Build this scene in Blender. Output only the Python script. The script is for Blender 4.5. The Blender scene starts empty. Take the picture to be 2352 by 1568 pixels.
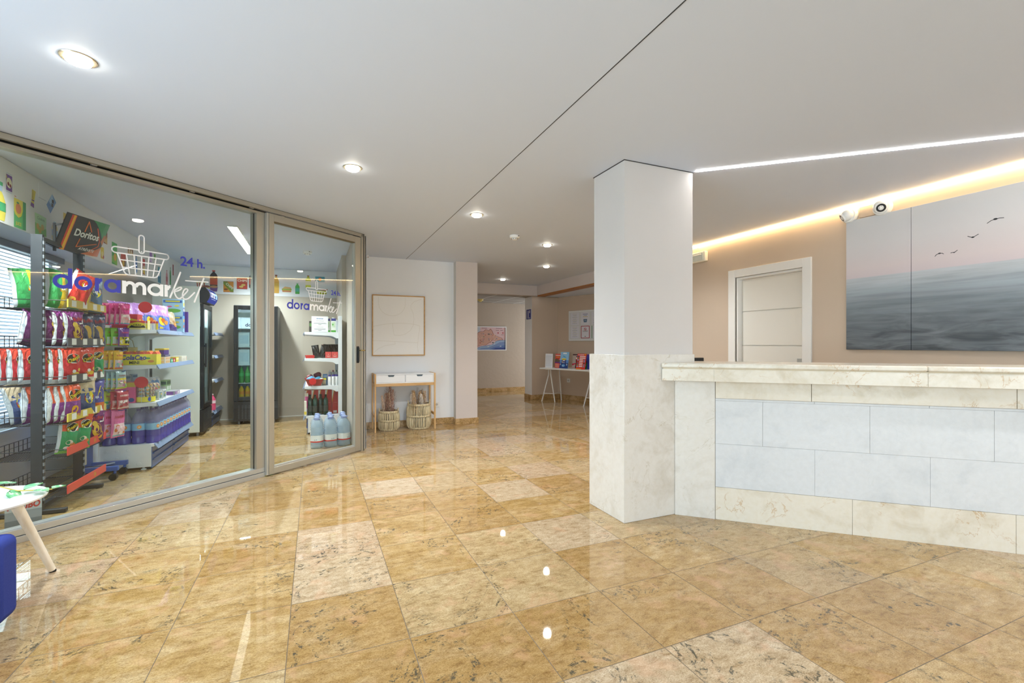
import bpy, bmesh, math, random
from mathutils import Vector, Matrix
random.seed(7)
S = bpy.context.scene
COL = S.collection
PI = math.pi
CEIL = 2.5

# ------------------------------------------------------------------ materials
def lin(c):
    return c / 12.92 if c <= 0.04045 else ((c + 0.055) / 1.055) ** 2.4
def rgb(h):
    h = h.lstrip('#')
    return tuple(lin(int(h[i:i + 2], 16) / 255) for i in (0, 2, 4)) + (1.0,)

class NT:
    """small helper for wiring shader nodes"""
    def __init__(s, mat):
        mat.use_nodes = True
        s.t = mat.node_tree
        s.t.nodes.clear()
        s.out = s.t.nodes.new('ShaderNodeOutputMaterial')
    def n(s, typ, **kw):
        nd = s.t.nodes.new(typ)
        for k, v in kw.items():
            setattr(nd, k, v)
        return nd
    def put(s, sock, v):
        if v is None:
            return
        if isinstance(v, bpy.types.NodeSocket):
            s.t.links.new(v, sock)
        else:
            sock.default_value = v
    def math(s, op, a, b=None, c=None, clamp=False):
        nd = s.n('ShaderNodeMath', operation=op, use_clamp=clamp)
        for i, v in enumerate((a, b, c)):
            s.put(nd.inputs[i], v)
        return nd.outputs[0]
    def vmath(s, op, a, b=None):
        nd = s.n('ShaderNodeVectorMath', operation=op)
        s.put(nd.inputs[0], a); s.put(nd.inputs[1], b)
        return nd.outputs[0]
    def scale(s, v, k):
        nd = s.n('ShaderNodeVectorMath', operation='SCALE')
        s.put(nd.inputs[0], v); s.put(nd.inputs['Scale'], k)
        return nd.outputs[0]
    def coord(s, which='Object'):
        return s.n('ShaderNodeTexCoord').outputs[which]
    def sep(s, v):
        nd = s.n('ShaderNodeSeparateXYZ'); s.put(nd.inputs[0], v)
        return nd.outputs
    def comb(s, x=0.0, y=0.0, z=0.0):
        nd = s.n('ShaderNodeCombineXYZ')
        for i, v in enumerate((x, y, z)):
            s.put(nd.inputs[i], v)
        return nd.outputs[0]
    def noise(s, vec, scale=5.0, detail=3.0, rough=0.55, dist=0.0):
        nd = s.n('ShaderNodeTexNoise')
        s.put(nd.inputs['Vector'], vec)
        nd.inputs['Scale'].default_value = scale
        nd.inputs['Detail'].default_value = detail
        nd.inputs['Roughness'].default_value = rough
        nd.inputs['Distortion'].default_value = dist
        return nd.outputs['Fac']
    def ramp(s, fac, stops, interp='LINEAR'):
        nd = s.n('ShaderNodeValToRGB')
        cr = nd.color_ramp
        cr.interpolation = interp
        while len(cr.elements) < len(stops):
            cr.elements.new(0.5)
        for e, (p, c) in zip(cr.elements, stops):
            e.position = p
            e.color = rgb(c) if isinstance(c, str) else (c, c, c, 1)
        s.put(nd.inputs[0], fac)
        return nd.outputs[0]
    def mix(s, fac, a, b, mode='MIX'):
        nd = s.n('ShaderNodeMix', data_type='RGBA', blend_type=mode)
        s.put(nd.inputs[0], fac)
        s.put(nd.inputs[6], rgb(a) if isinstance(a, str) else a)
        s.put(nd.inputs[7], rgb(b) if isinstance(b, str) else b)
        return nd.outputs[2]
    def bump(s, h, strength=0.2, dist=0.01):
        nd = s.n('ShaderNodeBump')
        nd.inputs['Strength'].default_value = strength
        nd.inputs['Distance'].default_value = dist
        s.put(nd.inputs['Height'], h)
        return nd.outputs[0]
    def pbr(s, color, rough=0.5, metal=0.0, normal=None, spec=None, emit=None, estr=0.0, trans=None, ior=None, alpha=None, coat=None):
        b = s.n('ShaderNodeBsdfPrincipled')
        s.put(b.inputs['Base Color'], rgb(color) if isinstance(color, str) else color)
        s.put(b.inputs['Roughness'], rough)
        s.put(b.inputs['Metallic'], metal)
        s.put(b.inputs['Normal'], normal)
        if spec is not None: s.put(b.inputs['Specular IOR Level'], spec)
        if trans is not None: s.put(b.inputs['Transmission Weight'], trans)
        if ior is not None: s.put(b.inputs['IOR'], ior)
        if alpha is not None: s.put(b.inputs['Alpha'], alpha)
        if coat is not None: s.put(b.inputs['Coat Weight'], coat)
        if emit is not None:
            s.put(b.inputs['Emission Color'], rgb(emit)); s.put(b.inputs['Emission Strength'], estr)
        s.t.links.new(b.outputs[0], s.out.inputs[0])
        return b

_mc = {}
def C(h, rough=0.5, metal=0.0, **kw):
    """plain procedural paint / plastic / metal"""
    key = (h, rough, metal, tuple(sorted(kw.items())))
    if key not in _mc:
        m = bpy.data.materials.new('paint_' + h.strip('#'))
        NT(m).pbr(h, rough, metal, **kw)
        _mc[key] = m
    return _mc[key]
def foil(h, rough=0.26):
    """crinkled printed foil"""
    key = ('foil', h)
    if key not in _mc:
        m = bpy.data.materials.new('foil_' + h.strip('#')); t = NT(m); co = t.coord()
        n1 = t.noise(t.vmath('MULTIPLY', co, (1.0, 1.0, 0.55)), 26, 3, 0.55, 1.2)
        t.pbr(h, rough, normal=t.bump(n1, 0.85, 0.012), spec=0.55)
        _mc[key] = m
    return _mc[key]
def emitter(name, h, strength):
    m = bpy.data.materials.new(name)
    t = NT(m)
    e = t.n('ShaderNodeEmission')
    e.inputs[0].default_value = rgb(h); e.inputs[1].default_value = strength
    t.t.links.new(e.outputs[0], t.out.inputs[0])
    return m
def thin_glass(name, tint='#eef4f1', ior=1.5, rough=0.0):
    m = bpy.data.materials.new(name)
    t = NT(m)
    tr = t.n('ShaderNodeBsdfTransparent'); tr.inputs[0].default_value = rgb(tint)
    gl = t.n('ShaderNodeBsdfGlossy'); gl.inputs['Roughness'].default_value = rough
    fr = t.n('ShaderNodeFresnel'); fr.inputs['IOR'].default_value = ior
    mx = t.n('ShaderNodeMixShader')
    geo = t.n('ShaderNodeNewGeometry')
    fac = t.math('MULTIPLY', t.math('MULTIPLY', fr.outputs[0], 1.7, clamp=True), t.math('SUBTRACT', 1.0, geo.outputs['Backfacing']))
    t.t.links.new(fac, mx.inputs[0]); t.t.links.new(tr.outputs[0], mx.inputs[1]); t.t.links.new(gl.outputs[0], mx.inputs[2])
    t.t.links.new(mx.outputs[0], t.out.inputs[0])
    return m

def granite_mat():
    m = bpy.data.materials.new('polished_granite_tiles')
    t = NT(m)
    co = t.coord()
    X, Y, _z = t.sep(co)
    T = 0.4685
    u = t.math('DIVIDE', t.math('SUBTRACT', X, 0.3685), T)
    v = t.math('DIVIDE', t.math('SUBTRACT', Y, 1.9445), T)
    # border course along the glass front
    d = t.math('ADD', t.math('MULTIPLY', t.math('SUBTRACT', X, -1.76), 0.6338), t.math('MULTIPLY', t.math('SUBTRACT', Y, 3.815), -0.7735))
    cell = t.comb(t.math('FLOOR', u), t.math('FLOOR', v), t.math('FLOOR', t.math('DIVIDE', d, 0.23), clamp=False))
    inb = t.math('MULTIPLY', t.math('GREATER_THAN', d, -0.1), t.math('LESS_THAN', d, 0.23))
    cell = t.comb(t.math('FLOOR', u), t.math('FLOOR', v), inb)
    wn = t.n('ShaderNodeTexWhiteNoise', noise_dimensions='3D'); t.put(wn.inputs['Vector'], cell)
    rv, rc = wn.outputs['Value'], wn.outputs['Color']
    r1, r2, r3 = t.sep(rc)
    p = t.vmath('ADD', co, t.scale(rc, 37.0))
    # anisotropic grain: stretched along a per-tile direction
    ps = t.vmath('MULTIPLY', p, t.comb(1.0, 1.9, 1.0))
    big = t.noise(ps, 3.6, 7, 0.62, 0.9)
    mid = t.noise(ps, 17, 6, 0.68, 0.5)
    fine = t.noise(ps, 150, 6, 0.75, 0.4)
    base = t.ramp(big, [(0.25, '#b69762'), (0.42, '#c6a974'), (0.52, '#d1b686'), (0.64, '#dac49b'), (0.78, '#d5b98f')])
    base = t.mix(t.math('MULTIPLY', t.math('GREATER_THAN', r1, 0.80), 0.66), base, '#dccabb')
    base = t.mix(t.math('MULTIPLY', t.math('LESS_THAN', r1, 0.28), 0.42), base, '#b89663')
    base = t.mix(t.math('MULTIPLY', t.math('GREATER_THAN', r3, 0.62), 0.38), base, '#dccfb4')
    base = t.mix(1.0, base, t.ramp(mid, [(0.28, '#b9aa94'), (0.42, '#dfd7ca'), (0.56, '#f3efe8'), (0.72, '#ffffff')]), 'MULTIPLY')
    base = t.mix(1.0, base, t.ramp(fine, [(0.30, '#a0907a'), (0.45, '#dcd4c8'), (0.57, '#f6f3ee'), (0.70, '#ffffff')]), 'MULTIPLY')
    # rusty pink blooms
    pk = t.noise(p, 7.5, 4, 0.55, 0.4)
    base = t.mix(t.ramp(pk, [(0.56, 0.0), (0.68, 0.3)]), base, '#d2a27f')
    # grey-black veins and specks
    vn = t.noise(p, 2.3, 6, 0.62, 2.2)
    line = t.ramp(t.math('ABSOLUTE', t.math('SUBTRACT', vn, 0.5)), [(0.006, 1.0), (0.024, 0.0)])
    brk = t.ramp(t.noise(p, 42, 4, 0.75), [(0.47, 0.0), (0.56, 1.0)])
    some = t.ramp(t.noise(p, 2.1, 2), [(0.47, 0.0), (0.58, 1.0)])
    vein = t.math('MULTIPLY', t.math('MULTIPLY', line, brk), some)
    base = t.mix(t.math('MULTIPLY', vein, 0.9), base, '#3f4038')
    sp = t.math('MULTIPLY', t.ramp(t.noise(ps, 60, 5, 0.7), [(0.66, 0.0), (0.70, 0.85)]), t.ramp(t.noise(p, 5, 3), [(0.52, 0.0), (0.64, 1.0)]))
    base = t.mix(sp, base, '#4a473c')
    # joints
    def joint(w):
        f = t.math('FRACT', w)
        e = t.math('MINIMUM', f, t.math('SUBTRACT', 1.0, f))
        return t.math('LESS_THAN', e, 0.0036)
    j = t.math('MULTIPLY', t.math('MAXIMUM', joint(u), joint(v)), t.math('SUBTRACT', 1.0, inb))
    jb = t.math('LESS_THAN', t.math('ABSOLUTE', t.math('SUBTRACT', d, 0.23)), 0.0014)
    j = t.math('MAXIMUM', j, jb)
    col = t.mix(t.math('MULTIPLY', j, 0.85), base, '#57493a')
    rough = t.math('ADD', 0.025, t.math('MULTIPLY', j, 0.4))
    t.pbr(col, rough, spec=0.55)
    return m

def marble_mat(name, base, dark, veincol, vein=0.5, rough=0.25):
    m = bpy.data.materials.new(name)
    t = NT(m)
    co = t.coord()
    n1 = t.noise(co, 4.5, 6, 0.6, 0.8)
    col = t.ramp(n1, [(0.3, dark), (0.5, base), (0.7, base)])
    n3 = t.noise(co, 30, 5, 0.6, 0.3)
    col = t.mix(0.35, col, t.ramp(n3, [(0.3, '#a8a49c'), (0.55, '#bcbcbc'), (0.75, '#d0cec9')]), 'OVERLAY')
    vn = t.noise(co, 3.1, 5, 0.6, 1.6)
    l = t.ramp(t.math('ABSOLUTE', t.math('SUBTRACT', vn, 0.5)), [(0.002, 1.0), (0.010, 0.0)])
    s = t.ramp(t.noise(co, 5.0, 2), [(0.5, 0.0), (0.62, 1.0)])
    col = t.mix(t.math('MULTIPLY', t.math('MULTIPLY', l, s), vein), col, veincol)
    t.pbr(col, rough, spec=0.4)
    return m

def plaster_mat(name, h, var=0.05, bumpk=0.12, scale=60, rough=0.75):
    m = bpy.data.materials.new(name)
    t = NT(m)
    co = t.coord()
    n = t.noise(co, 1.6, 4, 0.6)
    col = t.mix(t.ramp(n, [(0.35, 0.0), (0.7, var)]), h, '#8f8478')
    t.pbr(col, rough, normal=t.bump(t.noise(co, scale, 4, 0.6), bumpk, 0.004), spec=0.25)
    return m

def wood_mat(name, light, dark, axis=2, sc=1.0):
    m = bpy.data.materials.new(name)
    t = NT(m)
    co = t.coord()
    k = [14.0 * sc, 14.0 * sc, 14.0 * sc]; k[axis] = 1.2 * sc
    n = t.noise(t.vmath('MULTIPLY', co, tuple(k)), 2.0, 5, 0.6, 0.6)
    t.pbr(t.ramp(n, [(0.3, dark), (0.6, light)]), 0.45)
    return m

M_FLOOR = granite_mat()
M_CEIL = plaster_mat('white_ceiling_paint', '#d5deef', 0.0, 0.02, 90, 0.55)
M_WHITE = plaster_mat('white_wall_paint', '#e9ebee', 0.02, 0.05, 120)
M_PILLAR = plaster_mat('warm_white_plaster', '#cecac8', 0.05, 0.08, 40)
M_PINKISH = plaster_mat('pale_rose_plaster', '#d4cbc7', 0.04, 0.08, 60)
M_BEIGE = plaster_mat('beige_plaster', '#cbb8a4', 0.06, 0.10, 45)
M_STUCCO = plaster_mat('rough_beige_stucco', '#b9ab9c', 0.08, 0.9, 16)
M_MBEIGE = plaster_mat('market_beige_paint', '#c6bdb0', 0.03, 0.06, 60)
M_GREYW = plaster_mat('pale_grey_paint', '#cfcac3', 0.03, 0.06, 60)
M_CREAM = marble_mat('cream_marble', '#dfd8cb', '#d0c6b4', '#b98f52', 0.6, 0.22)
M_CREAMW = marble_mat('white_cream_marble', '#dcd8d2', '#d0cac1', '#b3a78f', 0.5, 0.22)
M_PANEL = marble_mat('white_stone_panel', '#d5d7da', '#cbced2', '#c3c7ca', 0.35, 0.3)
M_BASEB = None
M_ALU = C('#b4afa2', 0.34, 0.6)
M_ALUL = C('#c6c6c2', 0.32, 0.6)
M_BLACK = C('#17181b', 0.4)
M_DARK = C('#2a2c30', 0.45)
M_GLASS = thin_glass('clear_shop_glass', '#f2f7f5', 1.42)
M_WINGLASS = thin_glass('window_glass', '#f6fafa', 1.3)
M_PLASTIC = C('#e9e9e7', 0.35)
M_SHELF = C('#e4e6ea', 0.35)
M_LABELW = C('#f2f2f0', 0.5)

# ------------------------------------------------------------------ mesh builder
class MB:
    def __init__(s):
        s.v = []; s.f = []; s.i = []; s.mats = []
    def mi(s, m):
        if m not in s.mats: s.mats.append(m)
        return s.mats.index(m)
    def add(s, vs, fs, m):
        b = len(s.v); k = s.mi(m)
        s.v += [tuple(p) for p in vs]
        for f in fs:
            s.f.append([b + j for j in f]); s.i.append(k)
        return s
    def box(s, a, b, m, mat=None):
        x0, y0, z0 = a; x1, y1, z1 = b
        vs = [Vector(p) for p in ((x0, y0, z0), (x1, y0, z0), (x1, y1, z0), (x0, y1, z0), (x0, y0, z1), (x1, y0, z1), (x1, y1, z1), (x0, y1, z1))]
        if mat is not None: vs = [mat @ p for p in vs]
        return s.add(vs, [(0, 3, 2, 1), (4, 5, 6, 7), (0, 1, 5, 4), (1, 2, 6, 5), (2, 3, 7, 6), (3, 0, 4, 7)], m)
    def bar(s, a, b, w, h, m):
        """square bar from a to b"""
        a = Vector(a); b = Vector(b); d = (b - a).normalized()
        up = Vector((0, 0, 1)) if abs(d.z) < 0.95 else Vector((0, 1, 0))
        r = d.cross(up).normalized() * (w / 2); u = r.cross(d).normalized() * (h / 2)
        vs = [a - r - u, a + r - u, a + r + u, a - r + u, b - r - u, b + r - u, b + r + u, b - r + u]
        return s.add(vs, [(0, 3, 2, 1), (4, 5, 6, 7), (0, 1, 5, 4), (1, 2, 6, 5), (2, 3, 7, 6), (3, 0, 4, 7)], m)
    def cyl(s, a, b, ra, rb, m, n=14, cap=True):
        a = Vector(a); b = Vector(b); d = (b - a).normalized()
        up = Vector((0, 0, 1)) if abs(d.z) < 0.95 else Vector((1, 0, 0))
        r = d.cross(up).normalized(); u = r.cross(d).normalized()
        vs = []
        for c, rr in ((a, ra), (b, rb)):
            for k in range(n):
                t = 2 * PI * k / n
                vs.append(c + (r * math.cos(t) + u * math.sin(t)) * rr)
        fs = [(k, (k + 1) % n, n + (k + 1) % n, n + k) for k in range(n)]
        if cap: fs += [tuple(range(n - 1, -1, -1)), tuple(range(n, 2 * n))]
        return s.add(vs, fs, m)
    def tube(s, pts, r, m, n=8, closed=False):
        pts = [Vector(p) for p in pts]; N = len(pts); vs = []; prev = None
        for i, p in enumerate(pts):
            if closed: d = pts[(i + 1) % N] - pts[i - 1]
            else: d = pts[min(i + 1, N - 1)] - pts[max(i - 1, 0)]
            d.normalize()
            if prev is None:
                up = Vector((0, 0, 1)) if abs(d.z) < 0.9 else Vector((1, 0, 0))
                u = d.cross(up).normalized()
            else:
                u = (prev - d * prev.dot(d)).normalized()
            prev = u; w = d.cross(u)
            rr = r[i] if isinstance(r, (list, tuple)) else r
            for k in range(n):
                t = 2 * PI * k / n
                vs.append(p + (u * math.cos(t) + w * math.sin(t)) * rr)
        fs = []
        for i in range(N if closed else N - 1):
            for k in range(n):
                a = i * n; b = ((i + 1) % N) * n
                fs.append((a + k, a + (k + 1) % n, b + (k + 1) % n, b + k))
        if not closed:
            fs += [tuple(range(n - 1, -1, -1)), tuple(range((N - 1) * n, N * n))]
        return s.add(vs, fs, m)
    def lathe(s, prof, m, c=(0, 0, 0), n=20, sq=0.0, caps=True):
        """prof: (r, z[, material]); sq squares the section off"""
        vs = []
        for p in prof:
            for k in range(n):
                t = 2 * PI * k / n; cx, sx = math.cos(t), math.sin(t)
                q = 1.0 / max(abs(cx), abs(sx)) if sq else 1.0
                q = 1 + (q - 1) * sq
                vs.append((c[0] + p[0] * cx * q, c[1] + p[0] * sx * q, c[2] + p[1]))
        b = len(s.v); s.v += vs
        for i in range(len(prof) - 1):
            mm = s.mi(prof[i][2] if len(prof[i]) > 2 else m)
            for k in range(n):
                s.f.append([b + i * n + k, b + i * n + (k + 1) % n, b + (i + 1) * n + (k + 1) % n, b + (i + 1) * n + k]); s.i.append(mm)
        if caps:
            s.f.append([b + k for k in range(n - 1, -1, -1)]); s.i.append(s.mi(prof[0][2] if len(prof[0]) > 2 else m))
            s.f.append([b + (len(prof) - 1) * n + k for k in range(n)]); s.i.append(s.mi(prof[-1][2] if len(prof[-1]) > 2 else m))
        return s
    def prism(s, poly, mp, h, m):
        """poly: 2D points, mp(a, b, d) -> 3D; extruded from d=0 to d=h"""
        n = len(poly)
        vs = [mp(a, b, 0.0) for a, b in poly] + [mp(a, b, h) for a, b in poly]
        fs = [tuple(range(n - 1, -1, -1)), tuple(range(n, 2 * n))] + [(k, (k + 1) % n, n + (k + 1) % n, n + k) for k in range(n)]
        return s.add(vs, fs, m)
    def ball(s, c, r, m, nu=12, nv=8, sx=1, sy=1, sz=1):
        vs = [(c[0], c[1], c[2] - r * sz)]
        for i in range(1, nv):
            a = -PI / 2 + PI * i / nv
            for k in range(nu):
                t = 2 * PI * k / nu
                vs.append((c[0] + r * sx * math.cos(a) * math.cos(t), c[1] + r * sy * math.cos(a) * math.sin(t), c[2] + r * sz * math.sin(a)))
        vs.append((c[0], c[1], c[2] + r * sz))
        fs = [(0, 1 + (k + 1) % nu, 1 + k) for k in range(nu)]
        for i in range(nv - 2):
            for k in range(nu):
                a = 1 + i * nu; b = a + nu
                fs.append((a + k, a + (k + 1) % nu, b + (k + 1) % nu, b + k))
        l = 1 + (nv - 2) * nu; e = len(vs) - 1
        fs += [(l + k, l + (k + 1) % nu, e) for k in range(nu)]
        return s.add(vs, fs, m)
    def build(s, name, parent=None, bevel=0.0, loc=None, rz=0.0, angle=38, seg=2):
        me = bpy.data.meshes.new(name)
        me.from_pydata(s.v, [], s.f)
        for m in s.mats: me.materials.append(m)
        me.polygons.foreach_set('material_index', s.i)
        bm = bmesh.new(); bm.from_mesh(me); bmesh.ops.recalc_face_normals(bm, faces=bm.faces); bm.to_mesh(me); bm.free()
        me.polygons.foreach_set('use_smooth', [True] * len(me.polygons))
        me.set_sharp_from_angle(angle=math.radians(angle))
        me.update()
        o = bpy.data.objects.new(name, me); COL.objects.link(o)
        if parent is not None: o.parent = parent; KIDS.setdefault(parent.name, []).append(o)
        if loc is not None: o.location = loc
        if rz: o.rotation_euler = (0, 0, rz)
        if bevel:
            md = o.modifiers.new('soft_edges', 'BEVEL'); md.width = bevel; md.segments = seg; md.limit_method = 'ANGLE'; md.angle_limit = math.radians(40)
        return o
KIDS = {}
def tag(o, label=None, cat=None, group=None, kind=None):
    if label: o['label'] = label
    if cat: o['category'] = cat
    if group: o['group'] = group
    if kind: o['kind'] = kind
    return o
def empty(name, loc, label=None, cat=None, group=None, rz=0.0):
    o = bpy.data.objects.new(name, None); COL.objects.link(o)
    o.empty_display_size = 0.05
    o.location = loc; o.rotation_euler = (0, 0, rz)
    return tag(o, label, cat, group)
def dup(o, loc=None, rz=None, label=None, group=None, rot=None, scale=None, parent=None):
    c = o.copy(); COL.objects.link(c)
    if parent is not None: c.parent = parent; KIDS.setdefault(parent.name, []).append(c)
    if loc is not None: c.location = loc
    if rz is not None: c.rotation_euler = (0, 0, rz)
    if rot is not None: c.rotation_euler = rot
    if scale is not None: c.scale = scale
    if label: c['label'] = label
    if group: c['group'] = group
    for k in list(KIDS.get(o.name, [])):
        dup(k, parent=c)
    return c
def place(o, loc, rz=None, label=None, rot=None, scale=None):
    o.location = loc
    if rz is not None: o.rotation_euler = (0, 0, rz)
    if rot is not None: o.rotation_euler = rot
    if scale is not None: o.scale = scale
    if label: o['label'] = label
    return o
class Proto:
    """first use places the original, later uses place copies with copies of all parts"""
    def __init__(s, root): s.r = root; s.used = False
    def put(s, loc, rz=0.0, label=None, group=None, rot=None, scale=None):
        if not s.used:
            s.used = True
            if group: s.r['group'] = group
            return place(s.r, loc, rz, label, rot, scale)
        return dup(s.r, loc, rz, label, group, rot, scale)
def struct(mb, name, **kw):
    return tag(mb.build(name, **kw), kind='structure')
ORD = ['first', 'second', 'third', 'fourth', 'fifth', 'sixth', 'seventh', 'eighth', 'ninth', 'tenth', 'eleventh', 'twelfth', 'thirteenth', 'fourteenth', 'fifteenth', 'sixteenth']

# flat lettering ------------------------------------------------------------
_tc = {}
def text_geo(txt, size=1.0, bold=0.0, shear=0.0, align='CENTER', spacing=1.0):
    key = (txt, bold, shear, align, spacing)
    if key not in _tc:
        cu = bpy.data.curves.new('t', 'FONT'); cu.body = txt; cu.offset = bold; cu.shear = shear; cu.align_x = align; cu.resolution_u = 3
        cu.space_character = spacing
        o = bpy.data.objects.new('t', cu); COL.objects.link(o)
        bpy.context.view_layer.update()
        dg = bpy.context.evaluated_depsgraph_get()
        me = bpy.data.meshes.new_from_object(o.evaluated_get(dg))
        _tc[key] = ([tuple(v.co) for v in me.vertices], [tuple(p.vertices) for p in me.polygons])
        bpy.data.objects.remove(o); bpy.data.curves.remove(cu); bpy.data.meshes.remove(me)
    vs, fs = _tc[key]
    return [(x * size, y * size) for x, y, _ in vs], fs
def text_on(mb, txt, size, mp, m, **kw):
    vs, fs = text_geo(txt, size, **kw)
    mb.add([mp(a, b) for a, b in vs], fs, m)
    return mb
def stroke(mb, pts, w, mp, m, closed=False, cap=True):
    """flat stroke of width w along 2D points with round joints"""
    P = [Vector(p) for p in pts]
    n = len(P)
    for i in range(n if closed else n - 1):
        a, b = P[i], P[(i + 1) % n]
        if (b - a).length < 1e-7: continue
        d = (b - a).normalized(); r = Vector((-d.y, d.x)) * (w / 2)
        mb.add([mp(*q) for q in (a - r, b - r, b + r, a + r)], [(0, 1, 2, 3)], m)
    if cap:
        for p in P:
            k = 10
            mb.add([mp(p.x + w / 2 * math.cos(2 * PI * j / k), p.y + w / 2 * math.sin(2 * PI * j / k)) for j in range(k)], [tuple(range(k))], m)
def ring2(mb, cx, cy, rx, ry, w, mp, m, a0=0, a1=360, n=36):
    vs = []; fs = []
    for i in range(n + 1):
        t = math.radians(a0 + (a1 - a0) * i / n)
        vs.append(mp(cx + (rx) * math.cos(t), cy + (ry) * math.sin(t)))
        vs.append(mp(cx + (rx - w) * math.cos(t), cy + (ry - w) * math.sin(t)))
    for i in range(n): fs.append((2 * i, 2 * i + 2, 2 * i + 3, 2 * i + 1))
    mb.add(vs, fs, m)
def poly2(mb, pts, mp, m):
    mb.add([mp(*p) for p in pts], [tuple(range(len(pts)))], m)
def disc2(mb, cx, cy, rx, ry, mp, m, n=20):
    poly2(mb, [(cx + rx * math.cos(2 * PI * k / n), cy + ry * math.sin(2 * PI * k / n)) for k in range(n)], mp, m)
def rect2(mb, x0, y0, x1, y1, mp, m):
    poly2(mb, [(x0, y0), (x1, y0), (x1, y1), (x0, y1)], mp, m)
# ================================================================== the setting
mb = MB(); mb.box((-2.6, -6.6, -0.12), (7.0, 11.4, 0.0), M_FLOOR); struct(mb, 'floor')
mb = MB(); mb.box((-2.45, -6.45, CEIL), (4.72, 9.06, CEIL + 0.1), M_CEIL); struct(mb, 'ceiling')
mb = MB(); mb.box((1.258, -6.4, CEIL - 0.0015), (1.2625, 6.97, CEIL + 0.001), C('#33353a', 0.8)); struct(mb, 'trim_1')
# lower ceilings of the hall and the alcove
def tilegrid_mat():
    m = bpy.data.materials.new('ceiling_tiles'); t = NT(m); co = t.coord(); x, y, z = t.sep(co)
    def j(v):
        f = t.math('FRACT', t.math('DIVIDE', v, 0.6)); return t.math('LESS_THAN', f, 0.035)
    g = t.math('MAXIMUM', j(x), j(y))
    t.pbr(t.mix(g, '#958f88', '#d9d9d6'), 0.8)
    return m
mb = MB(); mb.box((2.1, 9.2, 2.29), (6.9, 11.3, 2.36), tilegrid_mat()); struct(mb, 'ceiling_hall')
mb = MB(); mb.box((4.6, 5.6, 2.29), (6.9, 9.25, 2.36), M_CEIL); struct(mb, 'ceiling_alcove')
# right wall with the door opening
mb = MB()
mb.box((4.56, -6.45, 0), (4.72, 3.14, CEIL), M_BEIGE)
mb.box((4.56, 3.96, 0), (4.72, 5.6, CEIL), M_BEIGE)
mb.box((4.56, 3.14, 2.01), (4.72, 3.96, CEIL), M_BEIGE)
struct(mb, 'wall_right')
M_DOORW = C('#ece9e4', 0.4); M_LEAF = C('#e6e1d7', 0.42)
d = tag(empty('door_1', (4.56, 3.55, 0)), kind='structure')
mb = MB()
for y0, y1 in ((-0.5, -0.41), (0.41, 0.5)): mb.box((-0.018, y0, 0), (0.012, y1, 2.1), M_DOORW)
mb.box((-0.018, -0.41, 2.01), (0.012, 0.41, 2.1), M_DOORW)
for y0, y1 in ((-0.41, -0.385), (0.385, 0.41)): mb.box((0.012, y0, 0), (0.12, y1, 2.01), M_DOORW)
mb.box((0.012, -0.385, 1.985), (0.12, 0.385, 2.01), M_DOORW)
mb.build('door_frame', d, bevel=0.002)
mb = MB()
for z0, z1 in ((0.005, 0.43), (0.440, 0.82), (0.830, 1.209), (1.219, 1.604), (1.614, 1.982)): mb.box((0.075, -0.383, z0), (0.115, 0.383, z1), M_LEAF)
mb.box((0.088, -0.383, 0.005), (0.112, 0.383, 1.982), M_LEAF)
mb.build('door_leaf', d)
mb = MB(); mb.cyl((0.075, -0.32, 1.02), (0.03, -0.32, 1.02), 0.01, 0.01, M_ALUL); mb.bar((0.03, -0.33, 1.02), (0.03, -0.21, 1.02), 0.018, 0.018, M_ALUL); mb.box((0.068, -0.345, 0.93), (0.075, -0.295, 1.08), M_ALUL)
mb.build('door_handle', d, bevel=0.002)
# beams over the alcove and the hall
mb = MB(); mb.box((4.47, 5.6, 2.29), (4.6, 9.05, CEIL), M_PINKISH); struct(mb, 'wall_beam_alcove')
mb = MB(); mb.box((2.3, 9.05, 2.285), (4.5, 9.2, CEIL), M_PINKISH); struct(mb, 'wall_beam_hall')
M_OAKTRIM = wood_mat('orange_oak', '#b0702a', '#8a4f16', 1)
mb = MB(); mb.box((4.455, 5.6, 2.262), (4.615, 9.0, 2.29), M_OAKTRIM); struct(mb, 'trim_2')
# hall and alcove walls
mb = MB(); mb.box((1.9, 11.15, 0), (6.9, 11.3, 2.36), M_STUCCO); struct(mb, 'wall_hall')
mb = MB(); mb.box((4.45, 9.262, 0), (6.9, 9.63, 2.36), M_BEIGE); mb.box((4.447, 9.264, 0), (4.452, 9.628, 2.285), M_WHITE); struct(mb, 'wall_stub')
def line_wall(p, q, th, z0, z1, m, name):
    p = Vector(p); q = Vector(q); L = (q - p).length; a = math.atan2(q.y - p.y, q.x - p.x)
    b = MB(); b.box((0, 0, z0), (L, th, z1), m)
    o = struct(b, name, loc=(p.x, p.y, 0), rz=a); return o
AW0 = Vector((5.10, 9.262)); AWd = Vector((0.32, -0.947)).normalized(); AWn = Vector((-AWd.y, AWd.x))
line_wall(AW0, AW0 + AWd * 3.9, 0.12, 0, 2.36, M_BEIGE, 'wall_alcove')
mb = MB(); mb.box((4.72, 5.5, 0), (6.9, 5.62, 2.36), M_BEIGE); struct(mb, 'wall_alcove_near')
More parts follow.
